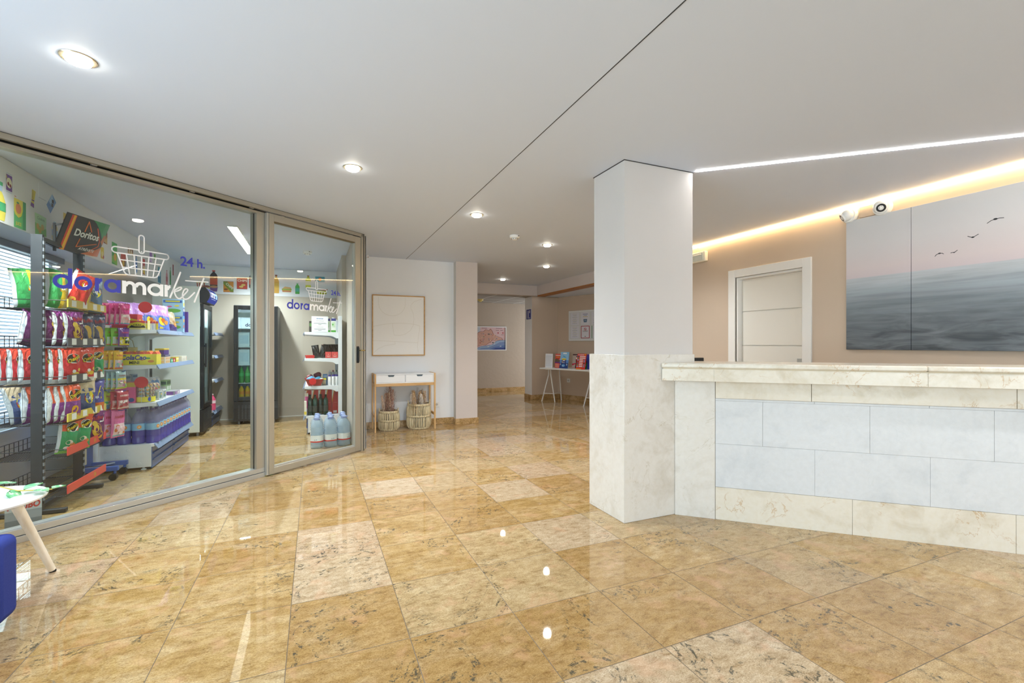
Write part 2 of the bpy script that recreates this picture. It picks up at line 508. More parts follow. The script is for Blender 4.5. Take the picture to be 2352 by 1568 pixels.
# console wall, partition, market walls
mb = MB(); mb.box((0.56, 6.975, 0), (2.02, 7.12, CEIL), M_WHITE); struct(mb, 'wall_console')
mb = MB(); mb.box((2.0, 6.85, 0), (2.345, 7.2, CEIL), M_PINKISH); mb.box((1.998, 6.852, 0), (2.002, 6.98, 2.495), M_GREYW); struct(mb, 'pillar_1')
mb = MB(); mb.box((2.15, 7.2, 0), (2.3, 11.2, CEIL), M_BEIGE); struct(mb, 'wall_hall_left')
mb = MB(); mb.box((0.42, 5.68, 0), (0.56, 8.72, CEIL), M_MBEIGE); mb.box((0.36, 7.02, 0), (0.42, 8.72, CEIL), M_MBEIGE); mb.box((0.552, 5.68, 0), (0.562, 6.98, CEIL), M_WHITE); struct(mb, 'wall_partition')
mb = MB(); mb.box((-2.4, 8.72, 0), (0.56, 8.86, CEIL), M_MBEIGE); struct(mb, 'wall_market_back')
def holed_wall(name, fixed, axis, a0, a1, holes, m, th, z1=CEIL):
    """wall along one axis with rectangular openings (a, b, z0, z1)"""
    b = MB()
    def bx(u0, u1, w0, w1):
        if u1 - u0 < 1e-4 or w1 - w0 < 1e-4: return
        if axis == 'y': b.box((fixed, u0, w0), (fixed + th, u1, w1), m)
        else: b.box((u0, fixed, w0), (u1, fixed + th, w1), m)
    cur = a0
    for (p, q, w0, w1) in sorted(holes):
        bx(cur, p, 0, z1); bx(p, q, 0, w0); bx(p, q, w1, z1); cur = q
    bx(cur, a1, 0, z1)
    return struct(b, name)
M_WINF = C('#d8d9da', 0.4)
def window(name, fixed, axis, th, p, q, w0, w1, n=2):
    o = tag(empty(name, (0, 0, 0)), kind='structure')
    f = MB(); g = MB()
    c = fixed + th / 2
    def bx(b, u0, u1, x0, x1, t, m):
        if axis == 'y': b.box((c - t, u0, x0), (c + t, u1, x1), m)
        else: b.box((u0, c - t, x0), (u1, c + t, x1), m)
    bx(f, p, q, w0, w0 + 0.06, 0.035, M_WINF); bx(f, p, q, w1 - 0.06, w1, 0.035, M_WINF)
    for k in range(n + 1):
        u = p + (q - p) * k / n
        u0 = max(p, u - 0.04); u1 = min(q, u + 0.04)
        bx(f, u0, u1, w0 + 0.06, w1 - 0.06, 0.035, M_WINF)
    bx(g, p + 0.03, q - 0.03, w0 + 0.03, w1 - 0.03, 0.003, M_WINGLASS)
    f.build('window_frame', o); g.build('window_pane', o)
    return o
LWX, LWT = -2.42, 0.15
holed_wall('wall_left', LWX, 'y', -6.45, 8.72, [(-2.9, -0.6, 0.25, 2.3), (-0.2, 2.5, 0.25, 2.3), (3.75, 5.78, 0.55, 2.06)], M_GREYW, LWT)
window('window_1', LWX, 'y', LWT, 3.75, 5.78, 0.55, 2.06, 2)
window('window_3', LWX, 'y', LWT, -2.9, -0.6, 0.25, 2.3, 2)
window('window_4', LWX, 'y', LWT, -0.2, 2.5, 0.25, 2.3, 2)
holed_wall('wall_rear', -6.6, 'x', -2.42, 4.72, [(-1.9, 0.9, 0.1, 2.3), (1.5, 4.2, 0.1, 2.3)], M_WHITE, 0.15)
window('window_5', -6.6, 'x', 0.15, -1.9, 0.9, 0.1, 2.3, 3)
window('window_6', -6.6, 'x', 0.15, 1.5, 4.2, 0.1, 2.3, 3)
# soffit that carries the printed band
mb = MB(); mb.box((-2.27, 3.68, 2.05), (-1.95, 8.72, CEIL), C('#d3d6da', 0.6)); struct(mb, 'wall_soffit')
# skirting of granite
def skirt_mat():
    m = bpy.data.materials.new('granite_skirting'); t = NT(m); co = t.coord()
    a = t.noise(co, 7, 6, 0.65, 0.8); b = t.noise(co, 60, 4, 0.65)
    c = t.ramp(a, [(0.3, '#8c6f42'), (0.5, '#b8996a'), (0.62, '#cbae86'), (0.75, '#c99f77')])
    t.pbr(t.mix(0.6, c, t.ramp(b, [(0.3, '#6a6050'), (0.55, '#bdb8b0'), (0.7, '#e0dcd4')]), 'OVERLAY'), 0.2)
    return m
M_SK = skirt_mat()
mb = MB(); mb.box((0.562, 6.96, 0), (2.0, 6.975, 0.095), M_SK); struct(mb, 'baseboard_console', bevel=0.002)
mb = MB(); mb.box((1.985, 6.835, 0), (2.36, 6.85, 0.085), M_SK); mb.box((1.985, 6.85, 0), (2.0, 6.96, 0.085), M_SK); mb.box((2.345, 6.85, 0), (2.36, 7.2, 0.085), M_SK); struct(mb, 'baseboard_pillar', bevel=0.002)
mb = MB(); mb.box((2.3, 11.135, 0), (6.9, 11.15, 0.10), M_SK); struct(mb, 'baseboard_hall', bevel=0.002)
mb = MB(); mb.box((4.435, 9.247, 0), (5.1, 9.262, 0.10), M_SK); mb.box((4.435, 9.262, 0), (4.45, 9.64, 0.10), M_SK); struct(mb, 'baseboard_stub', bevel=0.002)
b = MB(); b.box((0, -0.015, 0), (3.8, 0, 0.10), M_SK)
struct(b, 'baseboard_alcove', loc=(AW0.x, AW0.y, 0), rz=math.atan2(AWd.y, AWd.x))
mb = MB(); mb.box((-2.27, 8.705, 0), (0.36, 8.72, 0.012), C('#e8e8e6')); struct(mb, 'baseboard_market')
# column between hall and reception, cream marble up to counter height
mb = MB(); mb.box((1.963, 2.616, 0), (2.576, 2.99, CEIL), M_PILLAR); o = struct(mb, 'column')
mb = MB(); mb.box((1.951, 2.605, 0), (2.585, 3.04, 1.156), M_CREAMW); mb.build('marble_cladding', o, bevel=0.004)
mb = MB(); mb.box((1.957, 2.610, CEIL - 0.004), (2.58, 2.996, CEIL - 0.0005), C('#3b3b40', 0.8)); struct(mb, 'column_shadow_line')  # dark strip painted as the shadow gap between column and ceiling

# ================================================================== glass front of the shop
GA = math.atan2(1.815, 2.215); GO = (-1.76, 3.815, 0)
BLUE = C('#3a41b0', 0.4); VWHITE = C('#fbfbfb', 0.5)
def logo(parent, k0, z0, s, y):
    """shop lettering, basket emblem and opening hours; k0/z0/s map the design metres onto the pane"""
    mp = lambda a, b: ((a - 0.235) * s + k0, y, (b - 1.600) * s + z0)
    base, xh, asc = 1.600, 1.692, 1.737
    def bowl(b, x0, x1, m): ring2(b, (x0 + x1) / 2, (base + xh) / 2, (x1 - x0) / 2, (xh - base) / 2 + 0.002, 0.0225, mp, m)
    mp2 = lambda a, b: (mp(a, b)[0], y - 0.0005, mp(a, b)[2])
    def stem(b, x1, top, m): rect2(b, x1 - 0.0225, base, x1, top, mp2, m)
    b = MB()
    bowl(b, 0.234, 0.333, BLUE); stem(b, 0.333, asc, BLUE)
    bowl(b, 0.342, 0.439, BLUE)
    def letter_r(b, x0, x1, m):
        rect2(b, x0, base, x0 + 0.0225, xh, mp2, m)
        ring2(b, x1 - 0.004, base + 0.052, 0.036, 0.041, 0.0225, mp, m, 95, 178, 14)
    letter_r(b, 0.453, 0.500, BLUE)
    bowl(b, 0.503, 0.601, BLUE); stem(b, 0.601, xh, BLUE)
    b.build('blue_lettering', parent)['label'] = 'blue letters dora on the pane'
    b = MB(); W = VWHITE
    rect2(b, 0.609, base, 0.634, xh, mp2, W)
    for c in (0.6595, 0.7235):
        ring2(b, c - 0.002, base + 0.052, 0.0385, 0.041, 0.0235, mp, W, 0, 180, 20)
        rect2(b, c + 0.013, base, c + 0.0365, base + 0.052, mp2, W)
    bowl(b, 0.767, 0.874, W); stem(b, 0.874, xh, W)
    letter_r(b, 0.882, 0.930, W)
    w = 0.0125
    stroke(b, [(0.995, 1.803), (0.972, 1.735), (0.945, 1.662), (0.921, 1.597)], w, mp, W)
    stroke(b, [(0.938, 1.645), (0.962, 1.664), (0.985, 1.681), (1.000, 1.685), (1.004, 1.678), (0.994, 1.665), (0.972, 1.652), (0.950, 1.645), (0.957, 1.622), (0.967, 1.603), (0.979, 1.594), (0.992, 1.594), (1.006, 1.606), (1.026, 1.632), (1.044, 1.655), (1.050, 1.668), (1.043, 1.677), (1.032, 1.676), (1.019, 1.660), (1.011, 1.634), (1.010, 1.610), (1.019, 1.595), (1.034, 1.591), (1.052, 1.599), (1.072, 1.619), (1.100, 1.652)], w * 0.85, mp, W)
    stroke(b, [(1.172, 1.777), (1.150, 1.714), (1.123, 1.640), (1.100, 1.576)], w, mp, W)
    stroke(b, [(1.033, 1.742), (1.085, 1.744), (1.150, 1.748), (1.207, 1.751)], w * 0.62, mp, W)
    b.build('white_lettering', parent)['label'] = 'white letters market on the pane'
    b = MB()
    def pill(cx, cy, lx, ly, r, w):
        pts = []
        if lx:
            for i in range(13): t = PI / 2 + PI * i / 12; pts.append((cx - lx + r * math.cos(t), cy + r * math.sin(t)))
            for i in range(13): t = -PI / 2 + PI * i / 12; pts.append((cx + lx + r * math.cos(t), cy + r * math.sin(t)))
        else:
            for i in range(13): t = PI * i / 12; pts.append((cx + r * math.cos(t), cy + ly + r * math.sin(t)))
            for i in range(13): t = PI + PI * i / 12; pts.append((cx + r * math.cos(t), cy - ly + r * math.sin(t)))
        stroke(b, pts, w, mp, W, closed=True, cap=False)
    pill(0.730, 1.976, 0, 0.051, 0.0165, 0.009)
    disc2(b, 0.730, 1.921, 0.004, 0.004, mp, W)
    # rim, open where the handle passes
    for sgn in (-1, 1):
        pts = [(0.730 + sgn * 0.021, 1.931)] + [(0.730 + sgn * (0.160 + 0.021 * math.sin(PI * i / 12)), 1.910 + 0.021 * math.cos(PI * i / 12)) for i in range(13)]
        stroke(b, pts, 0.009, mp, W)
    stroke(b, [(0.570, 1.889), (0.890, 1.889)], 0.009, mp, W)
    sh = [(0.580, 1.889), (0.622, 1.758), (0.632, 1.744), (0.648, 1.738), (0.812, 1.738), (0.828, 1.744), (0.838, 1.758), (0.880, 1.889)]
    stroke(b, sh, 0.009, mp, W)
    for zz, hw in ((1.842, 0.134), (1.790, 0.118)): stroke(b, [(0.730 - hw, zz), (0.730 + hw, zz)], 0.0075, mp, W)
    for i in range(-2, 3):
        stroke(b, [(0.730 + i * 0.0475, 1.889), (0.730 + i * 0.037, 1.738)], 0.0075, mp, W)
    b.build('basket_emblem', parent)['label'] = 'white basket emblem on the pane'
    b = MB()
    text_on(b, '24', 0.104, lambda x, z: mp(x + 0.993, z + 1.861), BLUE, bold=0.022, align='LEFT', spacing=0.92)
    text_on(b, 'h.', 0.100, lambda x, z: mp(x + 1.116, z + 1.861), BLUE, bold=0.022, align='LEFT', spacing=0.95)
    b.build('hours_lettering', parent)['label'] = 'blue 24 h. on the pane'

gf = tag(empty('window_2', GO, rz=GA), kind='structure')
mb = MB()
KL = -0.58
mb.box((KL, -0.050, 0), (1.69, 0.05, 0.040), M_ALUL); mb.box((KL, -0.036, 0.040), (1.69, 0.05, 0.044), M_BLACK); mb.box((KL, -0.042, 0.044), (1.69, 0.05, 0.084), M_ALUL)
mb.box((1.612, -0.042, 0.084), (1.69, 0.05, 2.43), M_ALU)
mb.box((KL, -0.042, 0.084), (KL + 0.06, 0.05, 2.43), M_ALU)
mb.box((KL, -0.042, 2.43), (1.69, 0.05, 2.452), M_ALU)
mb.build('window_frame', gf, bevel=0.0015)
mb = MB(); mb.box((KL + 0.05, -0.008, 0.07), (1.62, 0.004, 2.44), M_GLASS); mb.build('window_pane', gf)
mb = MB()
mb.box((KL, -0.085, 2.462), (2.87, -0.055, 2.498), M_ALU); mb.box((KL, 0.045, 2.452), (2.87, 0.075, 2.498), M_ALU)
mb.box((KL, -0.055, 2.474), (2.87, 0.045, 2.498), M_BLACK)
mb.box((KL, -0.088, 2.4975), (2.88, -0.08, 2.4995), M_BLACK)  # thin black strip drawn as the shadow line against the ceiling
for k in (0.42, 1.05, 1.55, 1.86, 2.72): mb.box((k, -0.052, 2.458), (k + 0.03, -0.03, 2.474), M_ALUL)
mb.build('top_track', gf)
mb = MB(); mb.box((1.612 - 0.001, -0.010, 0.084), (1.6145, 0.006, 2.43), M_BLACK); mb.build('pane_seal', gf)
logo(gf, 0.235, 1.600, 1.0, -0.0085)
gd = tag(empty('door_2', GO, rz=GA), kind='structure')
mb = MB()
Y0, Y1 = -0.078, -0.036
mb.box((1.692, Y0 + 0.006, 0.012), (1.712, Y1, 2.452), M_ALUL)
mb.box((1.712, Y0, 0.012), (1.762, Y1, 2.452), M_ALU)
mb.box((2.765, Y0, 0.012), (2.846, Y1, 2.452), M_ALU)
mb.box((1.762, Y0, 2.385), (2.765, Y1, 2.452), M_ALU)
mb.box((1.762, Y0, 0.012), (2.765, Y1, 0.070), M_ALU)
mb.build('door_frame', gd, bevel=0.002)
mb = MB()
mb.box((1.762, Y0 + 0.012, 2.373), (2.765, Y1, 2.385), C('#7d7158', 0.4, 0.6)); mb.box((1.762, Y0 + 0.012, 0.070), (2.765, Y1, 0.084), M_ALUL)
mb.box((1.762, Y0 + 0.012, 0.084), (1.772, Y1, 2.373), M_ALUL); mb.box((2.755, Y0 + 0.012, 0.084), (2.765, Y1, 2.373), M_ALUL)
mb.build('pane_bead', gd)
mb = MB(); mb.box((1.768, -0.058, 0.076), (2.758, -0.050, 2.38), M_GLASS); mb.build('door_pane', gd)
logo(gd, 1.912, 1.577, 0.695, -0.0585)
mb = MB(); mb.box((2.782, -0.083, 1.015), (2.818, -0.077, 1.205), M_BLACK); mb.box((2.788, -0.105, 1.03), (2.802, -0.083, 1.19), M_BLACK); mb.cyl((2.81, -0.08, 1.158), (2.81, -0.13, 1.158), 0.006, 0.006, C('#c8b070', 0.25, 0.9)); mb.bar((2.805, -0.13, 1.158), (2.86, -0.13, 1.158), 0.012, 0.012, C('#c8b070', 0.25, 0.9))
mb.build('door_handle', gd, bevel=0.002)
mb = MB(); mb.box((2.848, -0.085, 0), (2.885, 0.06, 2.4995), M_ALU); mb.box((2.880, -0.09, 0), (2.887, -0.08, 2.4995), M_BLACK)
tag(mb.build('trim_4', loc=GO, rz=GA, bevel=0.0015), kind='structure')

# ================================================================== ceiling fittings
M_LENS = emitter('downlight_lens', '#fff6e2', 26.0)
def downlight(x, y, z, label, cat='ceiling light', watt=34.0, lamp=True):
    r = empty('ceiling_downlight', (x, y, z), label, cat, 'round recessed ceiling downlights')
    b = MB(); b.lathe([(0.047, 0.0), (0.05, -0.004), (0.064, -0.004), (0.067, 0.0)], C('#cfc5ae', 0.25, 0.7), n=32, caps=False); b.build('trim_ring', r)
    b = MB(); b.lathe([(0.046, -0.001), (0.046, -0.014), (0.034, -0.022), (0.001, -0.025)], M_LENS, n=28); b.build('lens', r)
    if lamp:
        l = bpy.data.lights.new('downlight_bulb', 'SPOT'); l.energy = watt; l.color = (0.95, 0.98, 1.0); l.spot_size = math.radians(150); l.spot_blend = 0.9; l.shadow_soft_size = 0.045
        o = bpy.data.objects.new('downlight_bulb', l); COL.objects.link(o); o.location = (x, y, z - 0.035)
downlight(-0.966, 2.65, CEIL, 'round downlight in ceiling over the left glass pane, nearest and largest')
downlight(0.254, 3.507, CEIL, 'round downlight in ceiling in front of the glass door', watt=95)
downlight(1.466, 4.303, CEIL, 'round downlight just right of the thin ceiling joint', watt=105)
downlight(2.739, 5.25, CEIL, 'round downlight just beyond and right of the lobby smoke detector')
downlight(3.476, 6.693, CEIL, 'round downlight before the wood-edged alcove beam', watt=24)
downlight(3.393, 8.376, CEIL, 'farthest round downlight close to the hall beam', watt=20)
for i, (x, y) in enumerate(((2.2, 0.6), (0.4, -0.9), (-1.4, -0.4), (3.3, -1.6), (1.4, -2.6), (-0.6, -3.2), (3.2, -4.4), (0.6, -5.0))):  # unseen fill lamps, added to even out the lobby light
    downlight(x, y, CEIL, 'added fill downlight in the ceiling behind the viewpoint', watt=30)
downlight(-0.618, 6.30, CEIL, 'added fill downlight on shop ceiling beside the linear lamp, hidden by the door post', watt=170)  # added to brighten the shop, out of view behind the post
downlight(-0.785, 8.00, CEIL, 'added fill downlight on shop ceiling near the back wall, hidden by the door post', watt=150)  # second unseen lamp added to brighten the rear of the shop
downlight(-1.88, 3.87, CEIL, 'added fill downlight on shop ceiling at the window end of the glass front', watt=150)  # added outside the frame to brighten the rack and shelves
downlight(5.55, 7.4, 2.29, 'added unseen downlight in the alcove ceiling', watt=5)  # unseen lamp added to give the alcove some light
downlight(2.75, 10.1, 2.29, 'added unseen downlight in the hall ceiling behind the pillar', watt=5)  # unseen lamp added to light the hall a little
downlight(3.50, 4.25, CEIL, 'added fill downlight over the reception hidden behind the column', watt=60)  # added out of view to brighten the door and beige wall
downlight(3.75, 0.55, CEIL, 'added fill downlight over the right end of the reception', watt=50)  # added beyond the frame to brighten the sea picture
def smoke(x, y, z, label, col='#f0f0ee', s=1.0):
    r = empty('smoke_detector', (x, y, z), label, 'smoke detector')
    m = C(col, 0.4)
    b = MB(); b.lathe([(0.058 * s, 0), (0.058 * s, -0.02 * s), (0.052 * s, -0.03 * s), (0.03 * s, -0.032 * s)], m, n=28); b.build('housing', r)
    b = MB(); b.lathe([(0.03 * s, -0.03 * s), (0.033 * s, -0.036 * s), (0.033 * s, -0.046 * s), (0.02 * s, -0.052 * s), (0.001, -0.053 * s)], m, n=20)
    for k in range(8): t = 2 * PI * k / 8; b.box((0.0335 * s * math.cos(t) - 0.003, 0.0335 * s * math.sin(t) - 0.003, -0.045 * s), (0.0335 * s * math.cos(t) + 0.003, 0.0335 * s * math.sin(t) + 0.003, -0.037 * s), M_BLACK)
    b.build('sensor_cap', r)
    b = MB(); b.box((0.02, -0.058 * s, -0.016), (0.034, -0.05 * s, -0.008), M_BLACK); b.build('indicator', r)
smoke(2.157, 4.958, CEIL, 'white smoke detector on lobby ceiling left of the column')
smoke(-0.088, 6.913, CEIL, 'white smoke detector on shop ceiling behind the glass door')
smoke(3.60, 10.30, 2.29, 'yellowed smoke detector on the tiled hall ceiling', '#dcc77a', 1.2)
b = MB(); b.box((-0.035, -0.02, -0.03), (0.035, 0.02, 0), M_PLASTIC); b.box((-0.03, -0.022, -0.032), (-0.018, -0.015, -0.022), C('#8a3a34')); b.box((0.022, -0.022, -0.032), (0.032, -0.015, -0.022), C('#8a3a34'))
tag(b.build('motion_sensor', loc=(0.68, 6.89, CEIL)), 'tiny white sensor on ceiling beside the glass door top', 'sensor')
# linear lamp in the shop
r = empty('linear_ceiling_lamp', (-0.81, 6.55, CEIL), 'long bright linear lamp on the shop ceiling', 'ceiling lamp')
b = MB(); b.box((-0.05, -0.82, -0.012), (0.05, 0.82, 0), C('#e8e8e8')); b.build('housing', r)
b = MB(); b.box((-0.045, -0.815, -0.016), (0.045, 0.815, -0.011), emitter('linear_lamp_diffuser', '#fffaf0', 2.4)); b.build('diffuser', r)
# LED lines of the reception
def led(name, p, q, w, mat, label, z0, z1):
    p = Vector(p); q = Vector(q); L = (q - p).length
    b = MB(); b.box((0, -w / 2, z0), (L, w / 2, z1), mat)
    o = b.build(name, loc=(p.x, p.y, 0), rz=math.atan2(q.y - p.y, q.x - p.x)); return tag(o, label, 'LED strip light')
led('led_strip', (2.578, 2.585), (4.50, 0.875), 0.017, emitter('cool_white_led', '#fffaf4', 36.0), 'cool white LED line across the ceiling above the reception counter', CEIL - 0.004, CEIL + 0.002)
led('led_strip', (4.530, 5.55), (4.530, -2.2), 0.024, emitter('warm_led', '#ffd9a0', 15.0), 'warm yellow LED line along the top of the beige wall', CEIL - 0.012, CEIL - 0.002)
# ================================================================== reception counter
CA = math.atan2(-1.284, 1.4); CO = Vector((2.395, 2.601, 0))
ce = Vector((math.cos(CA), math.sin(CA))); cn = Vector((-math.sin(CA), math.cos(CA)))   # cn points behind the counter
ct = empty('reception_counter', CO, 'long white and cream stone reception counter beside the column', 'reception counter', rz=CA)
M_JOINT = C('#8d7f70', 0.8)
KE = 2.60
mb = MB(); mb.box((0.12, 0.006, 0), (KE, 0.16, 0.975), M_JOINT); mb.build('core', ct)
mb = MB(); mb.box((0.0, -0.002, 0), (0.2655, 0.02, 0.975), M_CREAMW); mb.build('pilaster_slab', ct, bevel=0.0012)
for k0, k1 in ((0.2685, 1.0785), (1.0805, 1.8875), (1.8895, KE)):
    mb = MB(); mb.box((k0, 0.0, 0), (k1, 0.02, 0.2265), M_CREAM); mb.build('plinth_slab', ct, bevel=0.001)
for k0, k1 in ((0.2685, 0.8705), (0.8715, 1.4825), (1.4835, 2.10), (2.101, KE)):
    mb = MB(); mb.box((k0, 0.001, 0.2285), (k1, 0.02, 0.5315), M_PANEL); mb.build('front_panel', ct, bevel=0.0006)
for k0, k1 in ((0.2685, 0.5635), (0.565, 1.1725), (1.1740, 1.7885), (1.79, KE)):
    mb = MB(); mb.box((k0, 0.001, 0.5325), (k1, 0.02, 0.8335), M_PANEL); mb.build('front_panel', ct, bevel=0.0006)
for k0, k1 in ((0.2685, 0.867), (0.869, 1.478), (1.48, 2.1), (2.102, KE)):
    mb = MB(); mb.box((k0, 0.002, 0.8345), (k1, 0.02, 0.8485), M_PANEL); mb.build('front_panel_strip', ct)
for k0, k1 in ((0.2685, 0.848), (0.851, 1.887), (1.890, KE)):
    mb = MB(); mb.box((k0, -0.008, 0.8505), (k1, 0.02, 0.985), M_CREAM); mb.build('frieze_slab', ct, bevel=0.0015)
for k0, k1 in ((-0.087, 0.252), (0.2522, 1.4355), (1.4365, KE)):
    mb = MB(); mb.box((k0, -0.088, 0.972), (k1, -0.066, 1.056), M_CREAM); mb.build('apron_slab', ct, bevel=0.0015)
mb = MB(); mb.box((-0.08, -0.085, 1.054), (KE, -0.004, 1.062), C('#cfc2a8', 0.5)); mb.box((0.12, -0.004, 1.054), (KE, 0.16, 1.062), C('#cfc2a8', 0.5)); mb.box((-0.075, -0.07, 0.974), (KE, -0.004, 1.054), M_CREAM); mb.build('apron_backing', ct)
inv = Matrix.Rotation(-CA, 2)
def c_local(x, y):
    v = inv @ Vector((x - CO.x, y - CO.y)); return (v.x, v.y)
for k0, k1 in ((None, 1.433), (1.4345, KE)):
    mb = MB()
    if k0 is None:
        poly = [c_local(2.266, 2.6035), (-0.083, -0.096), (k1, -0.096), (k1, 0.36), c_local(2.62, 2.88), c_local(2.587, 2.85), c_local(2.587, 2.6035)]
    else:
        poly = [(k0, -0.096), (k1, -0.096), (k1, 0.36), (k0, 0.36)]
    mb.prism(poly, lambda a, c, d: (a, c, 1.062 + d), 0.035, M_CREAM)
    mb.build('countertop_slab', ct, bevel=0.010, seg=3)
mb = MB(); mb.box((0.5, 0.30, 0.70), (1.85, 1.0, 0.735), C('#e4ddd0', 0.4)); mb.box((0.5, 0.9, 0), (0.54, 0.98, 0.70), C('#e4ddd0', 0.4)); mb.box((1.75, 0.5, 0), (1.79, 0.58, 0.70), C('#e4ddd0', 0.4)); mb.box((0.5, 0.16, 0.70), (1.85, 0.30, 0.735), C('#e4ddd0', 0.4)); mb.build('desk_board', ct)
p = CO.xy + ce * 0.58 + cn * 0.62
r = empty('computer_monitor', (p.x - 0.452, p.y + 0.21, 0.735), 'black computer monitor peeping over the counter right of the column', 'monitor', rz=math.radians(-12))
b = MB(); b.box((-0.13, -0.012, 0.065), (0.13, 0.018, 0.385), M_BLACK); b.build('screen_case', r, bevel=0.004)
b = MB(); b.box((-0.12, 0.018, 0.075), (0.12, 0.020, 0.375), C('#0c0d10', 0.15)); b.build('screen', r)
b = MB(); b.box((-0.03, -0.03, 0.0), (0.03, -0.012, 0.2), M_BLACK); b.box((-0.1, -0.09, 0.0), (0.1, 0.06, 0.012), M_BLACK); b.build('stand', r, bevel=0.003)

# ------------------------------------------------------------------ behind the counter
r = empty('emergency_light', (4.56, 4.56, 2.34), 'white emergency light box on beige wall right of the column', 'emergency light')
b = MB(); b.box((-0.055, -0.19, -0.065), (0, 0.19, 0.065), C('#ece4d2', 0.4)); b.build('housing', r, bevel=0.012)
b = MB(); b.box((-0.064, -0.165, -0.05), (-0.053, 0.155, 0.05), C('#d5d7cd', 0.2)); b.build('diffuser', r, bevel=0.01)
b = MB(); b.cyl((-0.0655, -0.14, 0.024), (-0.0655, 0.13, 0.024), 0.008, 0.008, C('#f4f1e6', 0.3)); b.box((-0.066, -0.02, -0.02), (-0.064, -0.015, -0.015), C('#6fae3a')); b.build('tube', r)
b = MB(); b.box((-0.012, -0.02, 0.075), (0, 0.28, 0.135), M_BEIGE)
tag(b.build('conduit_cover', loc=(4.56, 4.56, 2.34), bevel=0.002), 'beige cover plate on wall above the emergency light', 'cover plate')
def turret(y, z, s, yaw, pitch, label):
    r = empty('security_camera', (4.56, y, z), label, 'security camera')
    b = MB(); b.lathe([(0.072 * s, 0), (0.074 * s, 0.02 * s), (0.066 * s, 0.045 * s), (0.05 * s, 0.05 * s)], M_PLASTIC, n=32)
    o = b.build('mount_base', r); o.rotation_euler = (0, -PI / 2, 0)
    b = MB(); b.ball((0, 0, 0), 0.055 * s, M_PLASTIC, 24, 16); o = b.build('ball_housing', r); o.location = (-0.052 * s, 0, 0)
    b = MB(); b.lathe([(0.042 * s, 0.036 * s), (0.044 * s, 0.05 * s), (0.036 * s, 0.054 * s), (0.034 * s, 0.050 * s)], M_PLASTIC, n=28, caps=False); b.lathe([(0.035 * s, 0.0505 * s), (0.001, 0.0515 * s)], M_BLACK, n=28, caps=False); b.cyl((0, 0, 0.0512 * s), (0, 0, 0.0530 * s), 0.016 * s, 0.014 * s, C('#2c2017', 0.1), 18)
    o = b.build('lens_window', r); o.location = (-0.052 * s, 0, 0)
    o.rotation_euler = Vector((-math.cos(yaw) * math.cos(pitch), -math.sin(yaw) * math.cos(pitch), -math.sin(pitch))).to_track_quat('Z', 'Y').to_euler()
turret(2.42, 2.418, 1.0, math.radians(35), math.radians(22), 'white turret camera facing the lobby, right of the wall patch')
turret(2.69, 2.415, 0.95, math.radians(-48), math.radians(30), 'white turret camera turned to the door, left of the wall patch')
b = MB(); b.box((-0.016, 0, 0), (0, 0.125, 0.098), M_STUCCO)
tag(b.build('wall_patch', loc=(4.56, 2.482, 2.372), bevel=0.002), 'rough beige plaster patch between the two wall cameras', 'cover plate')

def sea_mat():
    m = bpy.data.materials.new('sea_print'); t = NT(m); co = t.coord(); x, y, z = t.sep(co)
    zz = t.math('DIVIDE', t.math('SUBTRACT', z, 1.18), 1.18)                       # 0 bottom .. 1 top
    sky = t.ramp(zz, [(0.52, '#c9bcc0'), (0.62, '#d2c6c6'), (0.8, '#cfcccd'), (1.0, '#c6c8cb')])
    sv = t.vmath('MULTIPLY', co, (1.0, 0.55, 13.0))
    n1 = t.noise(sv, 2.0, 6, 0.6, 0.4)
    n2 = t.noise(t.vmath('MULTIPLY', co, (1.0, 1.6, 9.0)), 1.6, 6, 0.55, 1.1)
    sea = t.ramp(zz, [(0.0, '#4d5154'), (0.15, '#62686c'), (0.32, '#7f878d'), (0.44, '#9aa2a8'), (0.52, '#b4b9bd')])
    sea = t.mix(0.35, sea, t.ramp(n1, [(0.3, '#6e7377'), (0.5, '#bcbcbc'), (0.7, '#d8dbdd')]), 'OVERLAY')
    low = t.ramp(zz, [(0.1, 1.0), (0.42, 0.0)])
    sea = t.mix(t.math('MULTIPLY', low, 0.55), sea, t.ramp(n2, [(0.35, '#45494c'), (0.5, '#6d7276'), (0.68, '#8d9296')]))
    wob = t.math('ADD', 0.545, t.math('MULTIPLY', t.math('SUBTRACT', n1, 0.5), 0.012))
    k = t.ramp(t.math('SUBTRACT', zz, wob), [(0.0, 0.0), (0.006, 1.0)])
    t.pbr(t.mix(k, sea, sky), 0.6, spec=0.2)
    return m
M_SEA = sea_mat()
pc = empty('sea_picture', (4.56, 2.713, 0), 'large grey sea photograph with gulls in two joined panels', 'picture')
for y0, y1 in ((-0.504, 0.0), (-1.63, -0.508)):
    b = MB(); b.box((-0.028, y0, 1.18), (-0.002, y1, 2.362), M_SEA); b.build('picture_panel', pc, bevel=0.001)
def bird(y, z, s, pts):
    b = MB(); mp = lambda a, c: (-0.0286, y - a * s, z + c * s)
    stroke(b, [(q[0] * 0.8, q[1] * 0.8) for q in pts], 0.0045 / s, mp, M_DARK); disc2(b, 0, 0.0, 0.012, 0.007, mp, M_DARK)
    b.build('printed_gull', pc)
bird(-1.02, 2.135, 1.0, [(-0.055, -0.025), (-0.03, -0.008), (0.0, 0.0), (0.03, 0.002), (0.055, -0.002)])
bird(-0.895, 2.03, 0.8, [(-0.045, 0.02), (-0.02, 0.006), (0, -0.004), (0.02, 0.008), (0.05, 0.025)])
bird(-0.695, 1.945, 0.8, [(-0.045, -0.028), (-0.03, -0.01), (0.0, 0.0), (0.025, -0.002), (0.04, -0.012)])
bird(-0.785, 1.936, 0.55, [(-0.045, 0.0), (-0.02, 0.004), (0, -0.004), (0.02, 0.012), (0.045, 0.03)])

